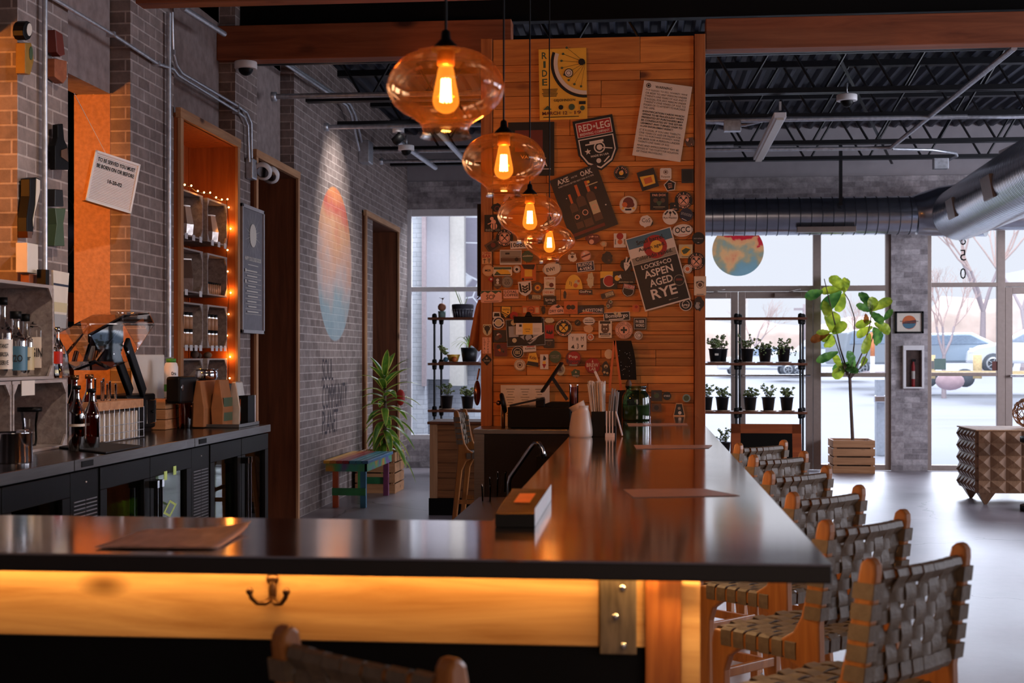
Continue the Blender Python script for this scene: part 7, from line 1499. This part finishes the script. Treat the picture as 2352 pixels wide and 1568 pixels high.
# green jar and glass
q = onZ(1461, 965, BZ); y_ = q.y; R_ = 32*y_/FPX; h_ = onY(1461, 890, y_).z-BZ
t_ = thing('green_jar', 'large green glass jar with a clip lid on the bar', 'jar', q)
MB().lathe(smoothprof([(R_*.95,0),(R_,.012),(R_,h_*.6),(R_*.92,h_*.78),(R_*.74,h_*.9),(R_*.74,h_)], 3), q, 36).build('glass_body', M['green_glass'], t_); MB().cyl(q, R_*.78, h_, h_+.012, 30).build('lid', M['green_glass'], t_)
MB().lathe([(.001,.004),(R_*.9,.004),(R_*.93,h_*.45),(.001,h_*.45)], q, 24).build('contents', pmat('jar_dark_contents', '#4a5f38', .7), t_)
q = onZ(1490, 963, BZ); t_ = thing('tall_glass', 'slim clear glass just right of the green jar', 'glass', q); MB().lathe([(.012,0),(.014,.135)], q, 18).build('wall', M['clear'], t_)
# small trapezoid sign
q = onZ(1560, 951, BZ); y_ = YP-.05; t_ = thing('table_sign', 'little black trapezoid sign with tan edge at the bar end', 'sign', (q.x, y_, BZ))
c_ = Vector((onY(1560,0,y_).x, y_, BZ+.036)); fr = (c_, Vector((1,0,0)), Vector((0,0,1)), Vector((0,-1,0))); b = MB(); b.prism([(c_.x-.038,BZ),(c_.x+.038,BZ),(c_.x+.02,BZ+.082),(c_.x-.02,BZ+.082)], 'y', y_, y_+.012); b.build('board', PM['f'], t_)
b = MB(); draw(b, (Vector((c_.x, y_, BZ+.041)), fr[1], fr[2], fr[3]), [('p',[(-.85,-.85),(.85,-.85),(.45,.85),(-.45,.85)],'k'),('d',0,.2,.25,'e'),('d',.1,-.5,.28,'w')], .076, .082); b.build('printing', PML, t_, fix=False)
# easel chalkboard behind the jar
y_ = YP-.1; zf_ = onY(1420, 896, y_).z
t_ = thing('chalkboard_easel', 'small black chalkboard on an orange easel leaning by the column', 'chalkboard', onY(1425, 896, y_))
MB().box(onY(1415,0,y_).x, onY(1468,0,y_).x, y_-.0, y_+.06, BZ, zf_).build('plinth_box', M['black'], t_)
for a, e in (((1411,782),(1400,892)),((1412,782),(1427,896))): MB().bar(onY(*a, y_-.01), onY(*e, y_-.01), .014, .012, 0, (0,1,0)).build('easel_leg', PM['o'], t_)
b = MB(); P = [onY(px, py, y_) for px, py in ((1415,782),(1450,782),(1456,806),(1460,830),(1462,872),(1424,872))]; b.prism([(v.x, v.z) for v in P], 'y', y_, y_+.01); b.build('board', M['black'], t_)
b = MB(); r_ = random.Random(6)
for k in range(24): q_ = onY(r_.uniform(1420,1452), r_.uniform(790,865), y_-.001); b.ball(q_, .0018, 5)
b.build('chalk_dots', M['offwhite'], t_)
q = onY(1444, 884, y_-.03); tag(MB().ball(q, 1, 12, 0, (.02,.02,.035)).build('figurine', M['bark']), 'tiny dark figurine under the small chalkboard', 'figurine')
# register
ry = 8.36; A = onY(1166, 0, ry).x; B_ = onY(1310, 0, ry).x; z0_ = ez; z1_ = onY(1200, 935, ry).z
t_ = thing('cash_register', 'black cash drawer with a tilted tablet on the steel cabinet', 'cash register', ((A+B_)/2, ry+.15, ez))
MB().box(A, B_, ry, ry+.28, ez+.006, z1_).build('cash_drawer', M['black'], t_, bevel=.004)
MB().box(A+.02, B_-.02, ry+.02, ry+.26, ez, ez+.006).build('feet', M['black'], t_)
MB().bar(onY(1172, 931, ry+.05), onY(1250, 914, ry+.05), .012, .09, 0, (0,1,0)).build('keypad', M['steel_dark'], t_); MB().box(onY(1230,0,ry).x, onY(1250,0,ry).x, ry+.02, ry+.08, z1_, onY(1240,915,ry).z).build('card_reader', M['black'], t_, bevel=.004)
MB().prism([(A+.18, z1_), (B_-.01, z1_), (B_-.01, z1_+.03), (A+.26, z1_+.03)], 'y', ry+.04, ry+.22).build('stand_foot', M['black'], t_)
a, e = onY(1245, 900, ry+.1), onY(1291, 832, ry+.1); MB().bar(a, e, .016, .17, 0, (0,1,0)).build('tablet', M['black'], t_, bevel=.004); MB().bar((a+e)/2, onY(1303, 918, ry+.1), .02, .03, 0, (0,1,0)).build('stand_arm', M['steel_dark'], t_)
y_ = YP-.03; A_, E_ = onY(1150, 884, y_), onY(1262, 976, y_)
t_ = thing('menu_board', 'cream printed menu on a clipboard leaning behind the register', 'menu', ((A_.x+E_.x)/2, y_, ez)); MB().box(A_.x, E_.x, y_, y_+.008, ez+.001, A_.z).build('sheet', PM['w'], t_)
b = MB(); c_ = Vector(((A_.x+E_.x)/2, y_, (ez+A_.z)/2)); els = []
for cx in (-.6, 0, .6):
    for k in range(11): els.append(('r', cx, .8-k*.13, .36-.08*((k*7) % 3), .035, 'e'))
draw(b, (c_, Vector((1,0,0)), Vector((0,0,1)), Vector((0,-1,0))), els, E_.x-A_.x, A_.z-ez); b.build('printing', PML, t_, fix=False)
q = onY(1156, 925, ry+.1); t_ = thing('desk_fan', 'round black object on a clip stand left of the register', 'desk bell', (q.x, q.y, ez)); MB().lathe([(.001,-.012),(.06,-.01),(.066,0),(.06,.01),(.001,.012)], q, 28, 0, True, Matrix.Rotation(R(78),3,'Y')).build('disc', M['black'], t_); MB().cyl((q.x, q.y, ez), .012, 0, q.z-ez-.03, 10).build('stem', M['bronze'], t_); MB().ball(q+Vector((-.03,0,.0)), .016, 10).build('knob', M['copper'], t_)
q = onZ(1322, 978, ez) ; q = Vector((onY(1318, 0, 8.5).x, 8.5, ez)); t_ = thing('syrup_dispenser', 'small red and glass dispenser behind the straws', 'dispenser', q)
h_ = onY(1318, 872, 8.5).z-ez; MB().cyl(q, .03, 0, h_*.5, 18).build('base', M['black'], t_); MB().lathe([(.028,h_*.5),(.03,h_*.9)], q, 18).build('glass', M['clear'], t_); MB().cyl(q, .02, h_*.5, h_*.85, 14).build('red_contents', PM['m'], t_)
q = onY(1447, 900, 8.5)
# ================================================================== PLANT SHELVES
def shelf_unit(name, lab, x0, x1, Y, zs_, xr, z0, z1):
    t_ = thing(name, lab, 'plant shelf', ((x0+x1)/2, Y, 0))
    for z in zs_: MB().box(x0, x1, Y-.13, Y+.13, z-.03, z).build('shelf_board', M['jamb'], t_, bevel=.003)
    for x in xr:
        for y in (Y-.11, Y+.10):
            MB().tube([(x+(.0 if y < Y else .055), y, z0), (x+(.0 if y < Y else .055), y, z1)], .014, 10).build('pipe_upright', M['steel_dark'], t_)
            for z in zs_: MB().lathe([(.0145,-.085),(.026,-.08),(.032,-.031),(.0145,-.031)], (x+(.0 if y < Y else .055), y, z), 12).build('lower_fitting', M['black'], t_); MB().lathe([(.0145,.001),(.032,.001),(.028,.04),(.0145,.045)], (x+(.0 if y < Y else .055), y, z), 12).build('upper_fitting', M['black'], t_)
    return t_
SY = 16.75
gz = lambda py, Y=SY: onY(1400, py, Y).z
gx = lambda px, Y=SY: onY(px, 0, Y).x
shz = [gz(733), gz(855-20), gz(949-3), gz(1062)]
shz = [onY(1750, 729, SY).z, onY(1750, 833, SY).z, onY(1750, 944, SY).z, onY(1750, 1048, SY).z]
shelf_unit('plant_shelf', 'dark pipe and board plant shelf in front of the storefront doors', gx(1560), gx(1852), SY, shz, (gx(1590), gx(1690), gx(1836)), 0, shz[0]+.05)
shl = [onY(1050, 729, SY).z, onY(1050, 833, SY).z, onY(1050, 940, SY).z]
shelf_unit('plant_shelf', 'dark pipe and board plant shelf in front of the left window', gx(986), gx(1240), SY, shl, (gx(1001), gx(1200)), 0, shl[0]+.05)
def pot_plant(px, zsh, lab, seed, big=1.0, style=0, Yo=0, group='black nursery pots on the plant shelves', tagc=False):
    Y = SY+Yo; x = gx(px, Y); h = .175*big; r_ = random.Random(seed); c_ = Vector((x, Y, zsh))
    t_ = thing('potted_succulent', lab, 'potted plant', c_, 0, group)
    MB().cyl(c_, .095, .001, .012, 20, 0, .10).build('saucer', M['terra'], t_)
    MB().lathe([(.001,.013),(.062,.013),(.080,h*.93),(.086,h*.93),(.088,h),(.080,h),(.076,h*.9),(.001,h*.88)], c_, 22).build('pot', M['pot'], t_)
    b = MB(); s_ = MB(); n_ = 11 if style == 0 else 16
    for k in range(n_):
        a = k*2.4; sp_ = r_.uniform(.3, 1.0); hh = r_.uniform(.05, .17)*(1.15 if style == 0 else .8); p0_ = c_+Vector((.03*math.cos(a)*sp_, .03*math.sin(a)*sp_, h*.88)); p2 = p0_+Vector((.085*math.cos(a)*sp_, .085*math.sin(a)*sp_, hh)) 
        if style == 2 and k % 2: p2 = p0_+Vector((.12*math.cos(a), .10*math.sin(a), .02)); 
        p1 = (p0_+p2)/2+Vector((0,0,.03)); s_.tube([p0_, p1, p2], .003, 5)
        PP = [p0_, p1, p2]+([p2+Vector((.02*math.cos(a),.02*math.sin(a),-.07))] if style == 2 and k % 2 else [])
        for i in range(9):
            t = .25+.75*i/8; q_ = p1.lerp(p2, t) if t > .5 else p0_.lerp(p1, t*2); 
            if len(PP) > 3 and i > 5: q_ = PP[2].lerp(PP[3], (i-5)/3)
            b.ball(q_+Vector((r_.uniform(-.014,.014), r_.uniform(-.014,.014), r_.uniform(-.01,.014))), 1, 6, 0, (r_.uniform(.008,.015), r_.uniform(.008,.015), r_.uniform(.006,.011)))
    s_.build('stems', M['bark'], t_, fix=False); tag(b.build('foliage', M['succ'], t_, fix=False), kind='stuff')
    if tagc: MB().box(x-.01, x+.035, Y-.082, Y-.08, zsh+.09, zsh+.115).build('paper_tag', PM['w'], t_)
for i, (px, row, st_, lab, yo, tg) in enumerate(((1656, 1, 0, 'potted jade behind the tagged pot, upper right shelf row', .04, 0), (1643, 1, 1, 'pot with a paper tag, upper row at the column edge', -.04, 1), (1716, 1, 0, 'upper row pot just right of the middle upright, spiky cream shoots', 0, 0), (1757, 1, 2, 'upper row pot with trailing stems, second right of the middle upright', 0, 0), (1800, 1, 2, 'upper row pot nearest the right-hand upright', 0, 0),
   (1622, 2, 0, 'lower row pot half hidden by the column', 0, 0), (1659, 2, 1, 'lower row pot left of the middle upright', 0, 0), (1723, 2, 1, 'lower row pot right of the middle upright, bushy grey leaves', 0, 0), (1765, 2, 0, 'lower row pot with one tall shoot', 0, 0), (1807, 2, 1, 'lower row pot nearest the right-hand upright', 0, 0), (1663, 3, 0, 'bottom row pot seen between bar end and sandwich board', 0, 0))):
    pot_plant(px, shz[row], lab, 30+i, 1.0, st_, yo, tagc=tg)
pot_plant(1026, shl[2], 'bottom shelf pot at left by the left window, upright jade', 60, 1.0, 0); pot_plant(1074, shl[2], 'bottom shelf pot by the copper scoop', 61, .95, 1)
# items on the left shelf
x = gx(1015); z = shl[0]; t_ = thing('figurine', 'round-headed orange figurine on a blue pot, top of the left shelf', 'figurine', (x, SY, z)); MB().cyl((x, SY, z), .045, 0, .08, 16, 0, .05).build('blue_pot', PM['t'], t_); MB().ball((x, SY, z+.13), .052, 18).build('round_head', pmat('terracotta_face', '#b8785a', .6), t_)
b = MB(); b.tube([(x, SY, z+.18), (x+.01, SY, z+.23)], .003, 5); b.ball((x+.01, SY, z+.235), .012, 8)
for k in range(4): b.tube([(x+.01, SY, z+.23), (x+.03*math.cos(k*1.57), SY, z+.25)], .003, 5)
b.build('sprout', M['bark'], t_)
x = gx(1063); t_ = thing('basket_planter', 'wire basket planter with dark liner, top of the left shelf', 'planter', (x, SY, z)); MB().lathe([(.001,.003),(.115,.003),(.135,.10),(.14,.15),(.13,.165),(.001,.15)], (x, SY, z), 24).build('liner', pmat('dark_felt', '#3a3740', .9, bump=.5), t_); b = MB()
for k in range(22): a = k*math.pi/11; b.tube([(x+.118*math.cos(a), SY+.118*math.sin(a), z+.002), (x+.142*math.cos(a), SY+.142*math.sin(a), z+.10)], .0025, 5)
b.lathe([(.139,.098),(.142,.10),(.139,.102)], (x, SY, z), 24); b.build('wires', M['galv'], t_)
for k, (az, el) in enumerate(((2.6,1.15),(2.9,1.25),(.6,1.2))): strapleaf((x-.02+.02*k, SY, z+.15), az, el, .25-.06*k, .011, .2, [M['drac'], M['dracy']], t_)
z = shl[1]; x = gx(1036); t_ = thing('yellow_planter', 'yellow patterned bowl planter on the middle left shelf', 'planter', (x, SY, z)); MB().box(x-.15, x+.13, SY-.09, SY+.09, z+.001, z+.014).build('wooden_saucer', M['jamb'], t_); MB().lathe([(.001,.015),(.055,.015),(.085,.10),(.08,.105),(.001,.09)], (x+.03, SY, z), 22).build('bowl', PM['y'], t_)
MB().ball((x-.06, SY-.05, z+.04), .034, 12).build('blue_pebble_pot', PM['z'], t_); MB().ball((x+.05, SY-.07, z+.045), .036, 12).build('orange_pebble_pot', PM['o'], t_)
b = MB(); s_ = MB(); r_ = random.Random(12)
for k in range(6):
    P = [Vector((x-.03, SY, z+.08))+Vector((-.02*i-.01*k, 0, .03*i*(1-.1*i)+.01*k)) for i in range(4)]; s_.tube(P, .003, 5)
    for i in range(8): b.ball(P[1+i % 3]+Vector((r_.uniform(-.03,.03), r_.uniform(-.03,.03), r_.uniform(-.02,.04))), 1, 6, 0, (.015,.015,.01))
s_.build('stems', M['bark'], t_, fix=False); tag(b.build('foliage', M['succ'], t_, fix=False), kind='stuff')
x = gx(1078); t_ = thing('spider_plant', 'spider plant trailing from a black pot behind the apron', 'potted plant', (x, SY, z)); MB().lathe([(.001,.015),(.085,.015),(.11,.19),(.104,.19),(.001,.17)], (x, SY, z), 22).build('pot', M['pot'], t_); MB().box(x-.13, x+.13, SY-.1, SY+.1, z+.001, z+.014).build('saucer', M['jamb'], t_)
for k in range(16): strapleaf((x, SY, z+.18), k*2.4, R(35+(k*17) % 45), .30+.02*(k % 4), .008, 2.2, [M['drac'], M['dracy']], t_)
# ================================================================== FIDDLE-LEAF FIG
fy = onZ(1960, 1087, 0).y; fx0, fx1 = onY(1913, 0, fy).x, onY(2010, 0, fy).x; fz = onY(1960, 1011, fy).z
slat_planter('slatted_planter', 'slatted pine crate planter under the fiddle-leaf fig', fx0, fx1, fy, fy+.45, fz, 4, .018)
FY = fy+.22; fp = lambda px, py, dy=0: onY(px, py, FY+dy)
t_ = thing('fiddle_leaf_fig', 'tall fiddle-leaf fig with sparse broad leaves by the storefront', 'tree in planter', fp(1958, 1020))
b = MB(); br = [[(1959,1022),(1955,940),(1952,870)],[(1952,872),(1930,800),(1917,740),(1905,690),(1893,640)],[(1952,870),(1956,840),(1962,790),(1963,730),(1950,690),(1938,670)],[(1954,868),(1985,800),(1998,745),(2005,700)],[(1952,870),(1980,840),(2000,790),(2008,760)],[(1945,862),(1925,800),(1915,770)]]
rad = [[.022,.02,.019],[.014,.010,.008,.007,.005],[.014,.011,.008,.007,.006,.005],[.011,.008,.006,.005],[.010,.007,.005,.005],[.008,.006,.005]]
for P, rr_ in zip(br, rad): b.tube([fp(*q, .03*math.sin(q[1]*.05)) for q in P], rr_, 8)
b.build('trunk', M['bark'], t_)
def broadleaf(tip, base, wid, mat, par, dy=0.0, curl=.12):
    A = fp(*base); B = fp(tip[0], tip[1], dy); d = B-A; L_ = d.length; d.normalize(); vn = Vector((.25, -.85, .45)).normalized(); sd_ = d.cross(vn).normalized(); vn = sd_.cross(d); V = []; n_ = 12
    for i in range(n_+1):
        t = i/n_; wv_ = wid*1.35*(math.sin(math.pi*(.04+.94*t)**1.15)**.5)*(.55+.5*t); c = A+d*L_*t+vn*(-curl*L_*t*t)
        for j in (-1,-.5,0,.5,1): V.append(c+sd_*wv_*j+vn*(abs(j)*wv_*.25+.006*math.sin(i*1.9+j*2)))
    b = MB(); b.add(V, [(i*5+j, i*5+j+1, i*5+j+6, i*5+j+5) for i in range(n_) for j in range(4)], 0, True); return b.build('leaf', M[mat], par)
LV = [((1908,634),(1940,668),.075,'fig'),((1945,636),(1938,672),.05,'fig'),((1852,682),(1890,668),.06,'figd'),((1888,712),(1932,668),.075,'figd'),((1925,718),(1938,672),.06,'fig'),((1902,725),(1893,690),.06,'fig'),((1885,668),(1935,664),.05,'fig'),
 ((1912,712),(1910,764),.095,'fig'),((1942,742),(1912,766),.06,'fig'),((1862,782),(1905,765),.05,'figb'),((1903,800),(1908,766),.07,'fig'),((1878,763),(1908,762),.035,'fig'),((1885,780),(1908,768),.05,'fig'),
 ((1978,668),(2000,712),.06,'figd'),((1970,700),(2000,715),.05,'figd'),((2008,682),(1998,716),.06,'fig'),((2050,684),(2000,714),.055,'fig'),((2048,712),(2030,735),.035,'figd'),((2046,762),(2008,742),.07,'fig'),((2022,790),(2005,752),.085,'figd'),((2028,740),(1998,716),.06,'figd'),((1965,748),(2002,738),.05,'fig'),((1966,772),(2004,750),.05,'fig'),((1985,810),(1998,765),.05,'fig'),((1990,742),(1988,720),.035,'figb'),((1988,805),(1992,765),.025,'figb'),
 ((1878,828),(1925,808),.05,'figd'),((1915,868),(1942,838),.06,'fig'),((1910,848),(1950,836),.05,'figd'),((1950,808),(1962,846),.06,'figd'),((1916,812),(1932,850),.045,'fig'),((1990,818),(1978,842),.035,'fig'),((1970,852),(1940,846),.05,'figd'),((1935,852),(1955,830),.05,'figd'),((1962,828),(1945,856),.05,'figd')]
for i, (tip, base, wd, mt) in enumerate(LV): broadleaf(tip, base, wd, mt, t_, .12*math.sin(i*2.1))
# ================================================================== STOREFRONT DETAILS
q = onY(1695, 575, YF+.07); rdisc = 58*YF/CS/FPX
m, N, L, p = newmat('cloudy_disc_print'); out = N['Material Output']; geo = N.new('ShaderNodeTexCoord'); nz = N.new('ShaderNodeTexNoise'); nz.inputs['Scale'].default_value = 3.2; nz.inputs['Detail'].default_value = 6; L.new(geo.outputs['Object'], nz.inputs['Vector'])
sp = N.new('ShaderNodeSeparateXYZ'); L.new(geo.outputs['Object'], sp.inputs[0]); ma = N.new('ShaderNodeMath'); ma.operation = 'MULTIPLY_ADD'; L.new(sp.outputs[2], ma.inputs[0]); ma.inputs[1].default_value = .7; L.new(nz.outputs[0], ma.inputs[2])
cr = N.new('ShaderNodeValToRGB'); E = cr.color_ramp.elements; E[0].position = .30; E[0].color = lin('#a9c3cc'); E[1].position = .78; E[1].color = lin('#dd6672')
for ps, cc in ((.40,'#a8bfc4'),(.46,'#c6c0ac'),(.52,'#e8c8a4'),(.585,'#e6bc9c'),(.61,'#d9596a')): el = E.new(ps); el.color = lin(cc)
L.new(ma.outputs[0], cr.inputs[0]); L.new(cr.outputs[0], p.inputs['Base Color']); tl_ = N.new('ShaderNodeBsdfTransparent'); L.new(cr.outputs[0], tl_.inputs['Color']); ms = N.new('ShaderNodeMixShader'); ms.inputs[0].default_value = .7; L.new(p.outputs[0], ms.inputs[1]); L.new(tl_.outputs[0], ms.inputs[2]); L.new(ms.outputs[0], out.inputs[0])
t_ = thing('window_decal', 'round pink, orange and blue cloud decal on the glass above the doors', 'window decal', q)
MB().lathe([(.001,0),(rdisc,0),(rdisc,.002),(.001,.002)], q, 48, 0, False, Matrix.Rotation(R(90),3,'X')).build('film', m, t_)
t_ = thing('window_digits', 'vertical street number 850 in dark vinyl on the glass, seen reversed', 'window lettering', onY(2212, 590, YF+.07)); b = MB()
for ch, py in (('8', 550), ('5', 586), ('0', 628)): q = onY(2212, py, YF+.07); text(b, ch, (q, Vector((-1,0,0)), Vector((0,0,1)), Vector((0,1,0))), (0,0,0), .075, .14, 0)
b.build('digits', M['black'], t_, fix=False)
q = onY(2089, 740, YF-.03); t_ = thing('framed_print', 'small black framed print of a rainbow disc on the brick pier', 'picture', q); w_, h_ = 62*.00567, 49*.00567
b = MB(); 
for a in ((-w_/2,w_/2,h_/2-.022,h_/2),(-w_/2,w_/2,-h_/2,-h_/2+.022),(-w_/2,-w_/2+.022,-h_/2,h_/2),(w_/2-.022,w_/2,-h_/2,h_/2)): b.box(q.x+a[0], q.x+a[1], YF-.03, YF-.002, q.z+a[2], q.z+a[3])
b.build('frame', M['black'], t_); MB().box(q.x-w_/2+.01, q.x+w_/2-.01, YF-.012, YF-.004, q.z-h_/2+.01, q.z+h_/2-.01).build('mat', PM['w'], t_); b = MB(); draw(b, (Vector((q.x, YF-.0125, q.z)), Vector((1,0,0)), Vector((0,0,1)), Vector((0,-1,0))), [('d',0,0,.58,'o'),('p',[(-.56,-.1),(.57,0),(.5,-.35),(.3,-.6),(0,-.72),(-.3,-.65),(-.5,-.4)],'z'),('p',[(-.5,.05),(.56,.3),(.58,-.1),(-.56,-.15)],'m'),('t','NO STRANGERS',0,.12,1.5,.12,'k'),('t','COME IN',-.05,-.1,.9,.12,'k')], w_-.05, h_-.05); b.build('printing', PML, t_, fix=False)
a, e = onY(2074, 793, YF-.04), onY(2122, 892, YF-.04); t_ = thing('extinguisher_cabinet', 'white wall cabinet with a glass door holding a fire extinguisher', 'fire cabinet', ((a.x+e.x)/2, YF-.03, e.z))
b = MB(); fw_ = .035; X0_, X1_, Z0_, Z1_ = a.x, e.x, e.z, a.z
for q_ in ((X0_,X1_,Z1_-.06,Z1_),(X0_,X1_,Z0_,Z0_+.02),(X0_,X0_+fw_,Z0_+.021,Z1_-.061),(X1_-fw_*.8,X1_,Z0_+.021,Z1_-.061)): b.box(q_[0],q_[1],YF-.06,YF-.001,q_[2],q_[3])
b.build('case', M['white'], t_, bevel=.003); MB().box(X0_+fw_,X1_-fw_*.8,YF-.008,YF-.002,Z0_,Z1_).build('back', M['bark'], t_); MB().box(X0_+fw_,X1_-fw_*.8,YF-.055,YF-.052,Z0_+.02,Z1_-.06).build('door_glass', M['glassw'], t_)
xm = (X0_+X1_)/2; t2 = thing('fire_extinguisher', 'red fire extinguisher inside the white wall cabinet', 'fire extinguisher', (xm, YF-.03, Z0_+.02)); MB().lathe([(.001,0),(.020,0),(.021,.02),(.021,.26),(.012,.30),(.008,.32)], (xm, YF-.031, Z0_+.021), 18).build('cylinder', PM['r'], t2); MB().box(xm-.015, xm+.03, YF-.04, YF-.03, Z0_+.34, Z0_+.37).build('valve', M['black'], t2); MB().lathe([(.0215,.1),(.0215,.2)], (xm, YF-.031, Z0_+.021), 18).build('paper_label', PM['w'], t2)
for px, py, w__, h__, mt, lab in ((2140,838,10,18,'s','small grey sticker at the lower left of the middle pane'),(2159,836,25,24,'t','pale blue speech-bubble sticker on the glass by the brick pier'),(2286,840,14,20,'m','brown card holder on the window post')):
    q = onY(px, py, YF+.06); tag(MB().box(q.x-w__*.0029, q.x+w__*.0029, YF+.055, YF+.058, q.z-h__*.0029, q.z+h__*.0029).build('window_sticker', PM[mt], bevel=.001), lab, 'sticker')
tag(MB().tube([onY(2208, 545, 16.3), onY(2204, 552, 16.3), onY(2208, 558, 16.3), onY(2214, 552, 16.3), onY(2208, 545, 16.3)], .008, 6).build('wire_loop', M['galv']), 'small wire loop hanging under the big duct', 'wire')
# sandwich board
sy_ = 11.1; A = onY(1682, 975, sy_); B_ = onY(1845, 975, sy_); zt_ = A.z
t_ = thing('sandwich_board', 'orange-framed A-board with a blackboard behind the farthest stool', 'sandwich board', ((A.x+B_.x)/2, sy_+.15, 0)); f_ = .075; ow = wood('orange_frame_wood', '#c0602c', '#8f3f18', 'x', 1, .5, False, .1)
for s, yb_ in ((0, -.12), (1, .38)):
    b = MB(); sl = lambda x, z: (x, sy_+.13+(yb_)*(1-z/zt_), z)
    def pn(x0, x1, z0, z1, th=.02):
        P = [Vector(sl(x, z)) for x, z in ((x0,z0),(x1,z0),(x1,z1),(x0,z1))]; b.add(P+[v+Vector((0,th,0)) for v in P], [(0,1,2,3),(7,6,5,4),(0,4,5,1),(1,5,6,2),(2,6,7,3),(3,7,4,0)])
    pn(A.x, B_.x, zt_-f_, zt_); pn(A.x, B_.x, .12, .12+f_); pn(A.x, A.x+f_, 0, zt_); pn(B_.x-f_, B_.x, 0, zt_); b.build('frame', ow, t_); b = MB(); pn(A.x+f_, B_.x-f_, .12+f_, zt_-f_, .008); b.build('blackboard', M['black'], t_)
b = MB(); fr = (Vector(((A.x+B_.x)/2-.1, sy_+.13-.12*.28-.004, zt_*.72)), Vector((1,0,0)), Vector((0,.13,1)).normalized(), Vector((0,-1,.1)).normalized()); text(b, 'O', fr, (0,0,0), .05, .06); b.build('chalk_writing', PM['e'], t_, fix=False)
# pyramid-studded credenza
kx0 = onZ(2250, 1158, 0); ky0 = 13.5; kx = onY(2241, 0, ky0).x; ky1 = YX(2196, kx) if False else onX(2196, 0, kx).y; kz1 = onY(2241, 987, ky0).z; kz0 = onY(2260, 1133, ky0).z; kx1 = kx+2.2
t_ = thing('credenza', 'wooden credenza covered in raised pyramid studs, right edge', 'credenza', ((kx+kx1)/2, (ky0+ky1)/2, 0)); M['cred'] = wood('credenza_wood', '#9a7458', '#76543c', 'z', 1.5, .4, False, .25)
MB().box(kx+.03, kx1-.03, ky0+.03, ky1-.03, kz0, kz1-.012).build('carcass', M['cred'], t_)
nr = 5; sh_ = (kz1-.01-kz0)/nr; b = MB(); nc = 6; sw = (ky1-ky0)/nc
for i in range(nc):
    for j in range(nr):
        y0_, y1_, z0_, z1_ = ky0+i*sw, ky0+(i+1)*sw, kz0+j*sh_, kz0+(j+1)*sh_; b.add([(kx+.03,y0_,z0_),(kx+.03,y1_,z0_),(kx+.03,y1_,z1_),(kx+.03,y0_,z1_),(kx-.015,(y0_+y1_)/2,(z0_+z1_)/2)], [(0,4,1),(1,4,2),(2,4,3),(3,4,0),(0,1,2,3)])
b.build('studded_side', M['cred'], t_, fix=False); b = MB(); nc = 15; sw = (kx1-kx)/nc
for i in range(nc):
    for j in range(nr):
        y0_, y1_, z0_, z1_ = kx+i*sw, kx+(i+1)*sw, kz0+j*sh_, kz0+(j+1)*sh_; b.add([(y0_,ky0+.03,z0_),(y1_,ky0+.03,z0_),(y1_,ky0+.03,z1_),(y0_,ky0+.03,z1_),((y0_+y1_)/2,ky0-.005,(z0_+z1_)/2)], [(0,1,4),(1,2,4),(2,3,4),(3,0,4),(0,3,2,1)])
b.build('studded_front', M['cred'], t_, fix=False); MB().box(kx+.005, kx1, ky0+.01, ky1-.005, kz1-.012, kz1).build('top', M['trimy'], t_, bevel=.003)
for (x, y) in ((kx+.12, ky0+.12), (kx+.12, ky1-.12), (kx1-.12, ky0+.12), (kx1-.12, ky1-.12)):
    b = MB(); b.add([(x-.11,y-.11,kz0+.06),(x+.11,y-.11,kz0+.06),(x+.11,y+.11,kz0+.06),(x-.11,y+.11,kz0+.06),(x-.012,y-.012,0),(x+.012,y-.012,0),(x+.012,y+.012,0),(x-.012,y+.012,0)], [(0,1,2,3),(7,6,5,4),(0,4,5,1),(1,5,6,2),(2,6,7,3),(3,7,4,0)]); b.build('leg', M['cred'], t_)
# round black side table
q = onZ(2372, 1160, 0); q.y = 13.1; t_ = thing('side_table', 'round black metal side table at the right edge', 'side table', (q.x, q.y, 0)); tr_z = onY(2330, 1010, q.y).z; rt = .24
MB().cyl((q.x,q.y,0), rt, 0, .05, 40).build('base', M['black'], t_, bevel=.006); MB().lathe([(.001,tr_z-.02),(rt,tr_z-.02),(rt,tr_z+.03),(rt-.01,tr_z+.03),(rt-.01,tr_z-.01),(.001,tr_z-.01)], (q.x,q.y,0), 40).build('tray_top', M['black'], t_)
for s in (-1, 1): MB().box(q.x+s*(rt-.06)-.02, q.x+s*(rt-.06)+.02, q.y-.012, q.y+.012, .05, tr_z+.05).build('upright', M['black'], t_)
q = onY(2362, 958, 13.9); b = MB(); r_ = random.Random(3); t_ = thing('rattan_ball', 'open woven rattan ball on the credenza at the right edge', 'ornament', (q.x, 13.9, kz1)); rb = .15; c_ = Vector((q.x, 13.9, kz1+rb+.004))
for k in range(22):
    ax_ = Vector((r_.uniform(-1,1), r_.uniform(-1,1), r_.uniform(-1,1))).normalized(); u = ax_.orthogonal().normalized(); v = ax_.cross(u); b.tube([c_+(u*math.cos(a*.45)+v*math.sin(a*.45))*rb for a in range(15)], .004, 5)
b.build('weave', M['crate'], t_)
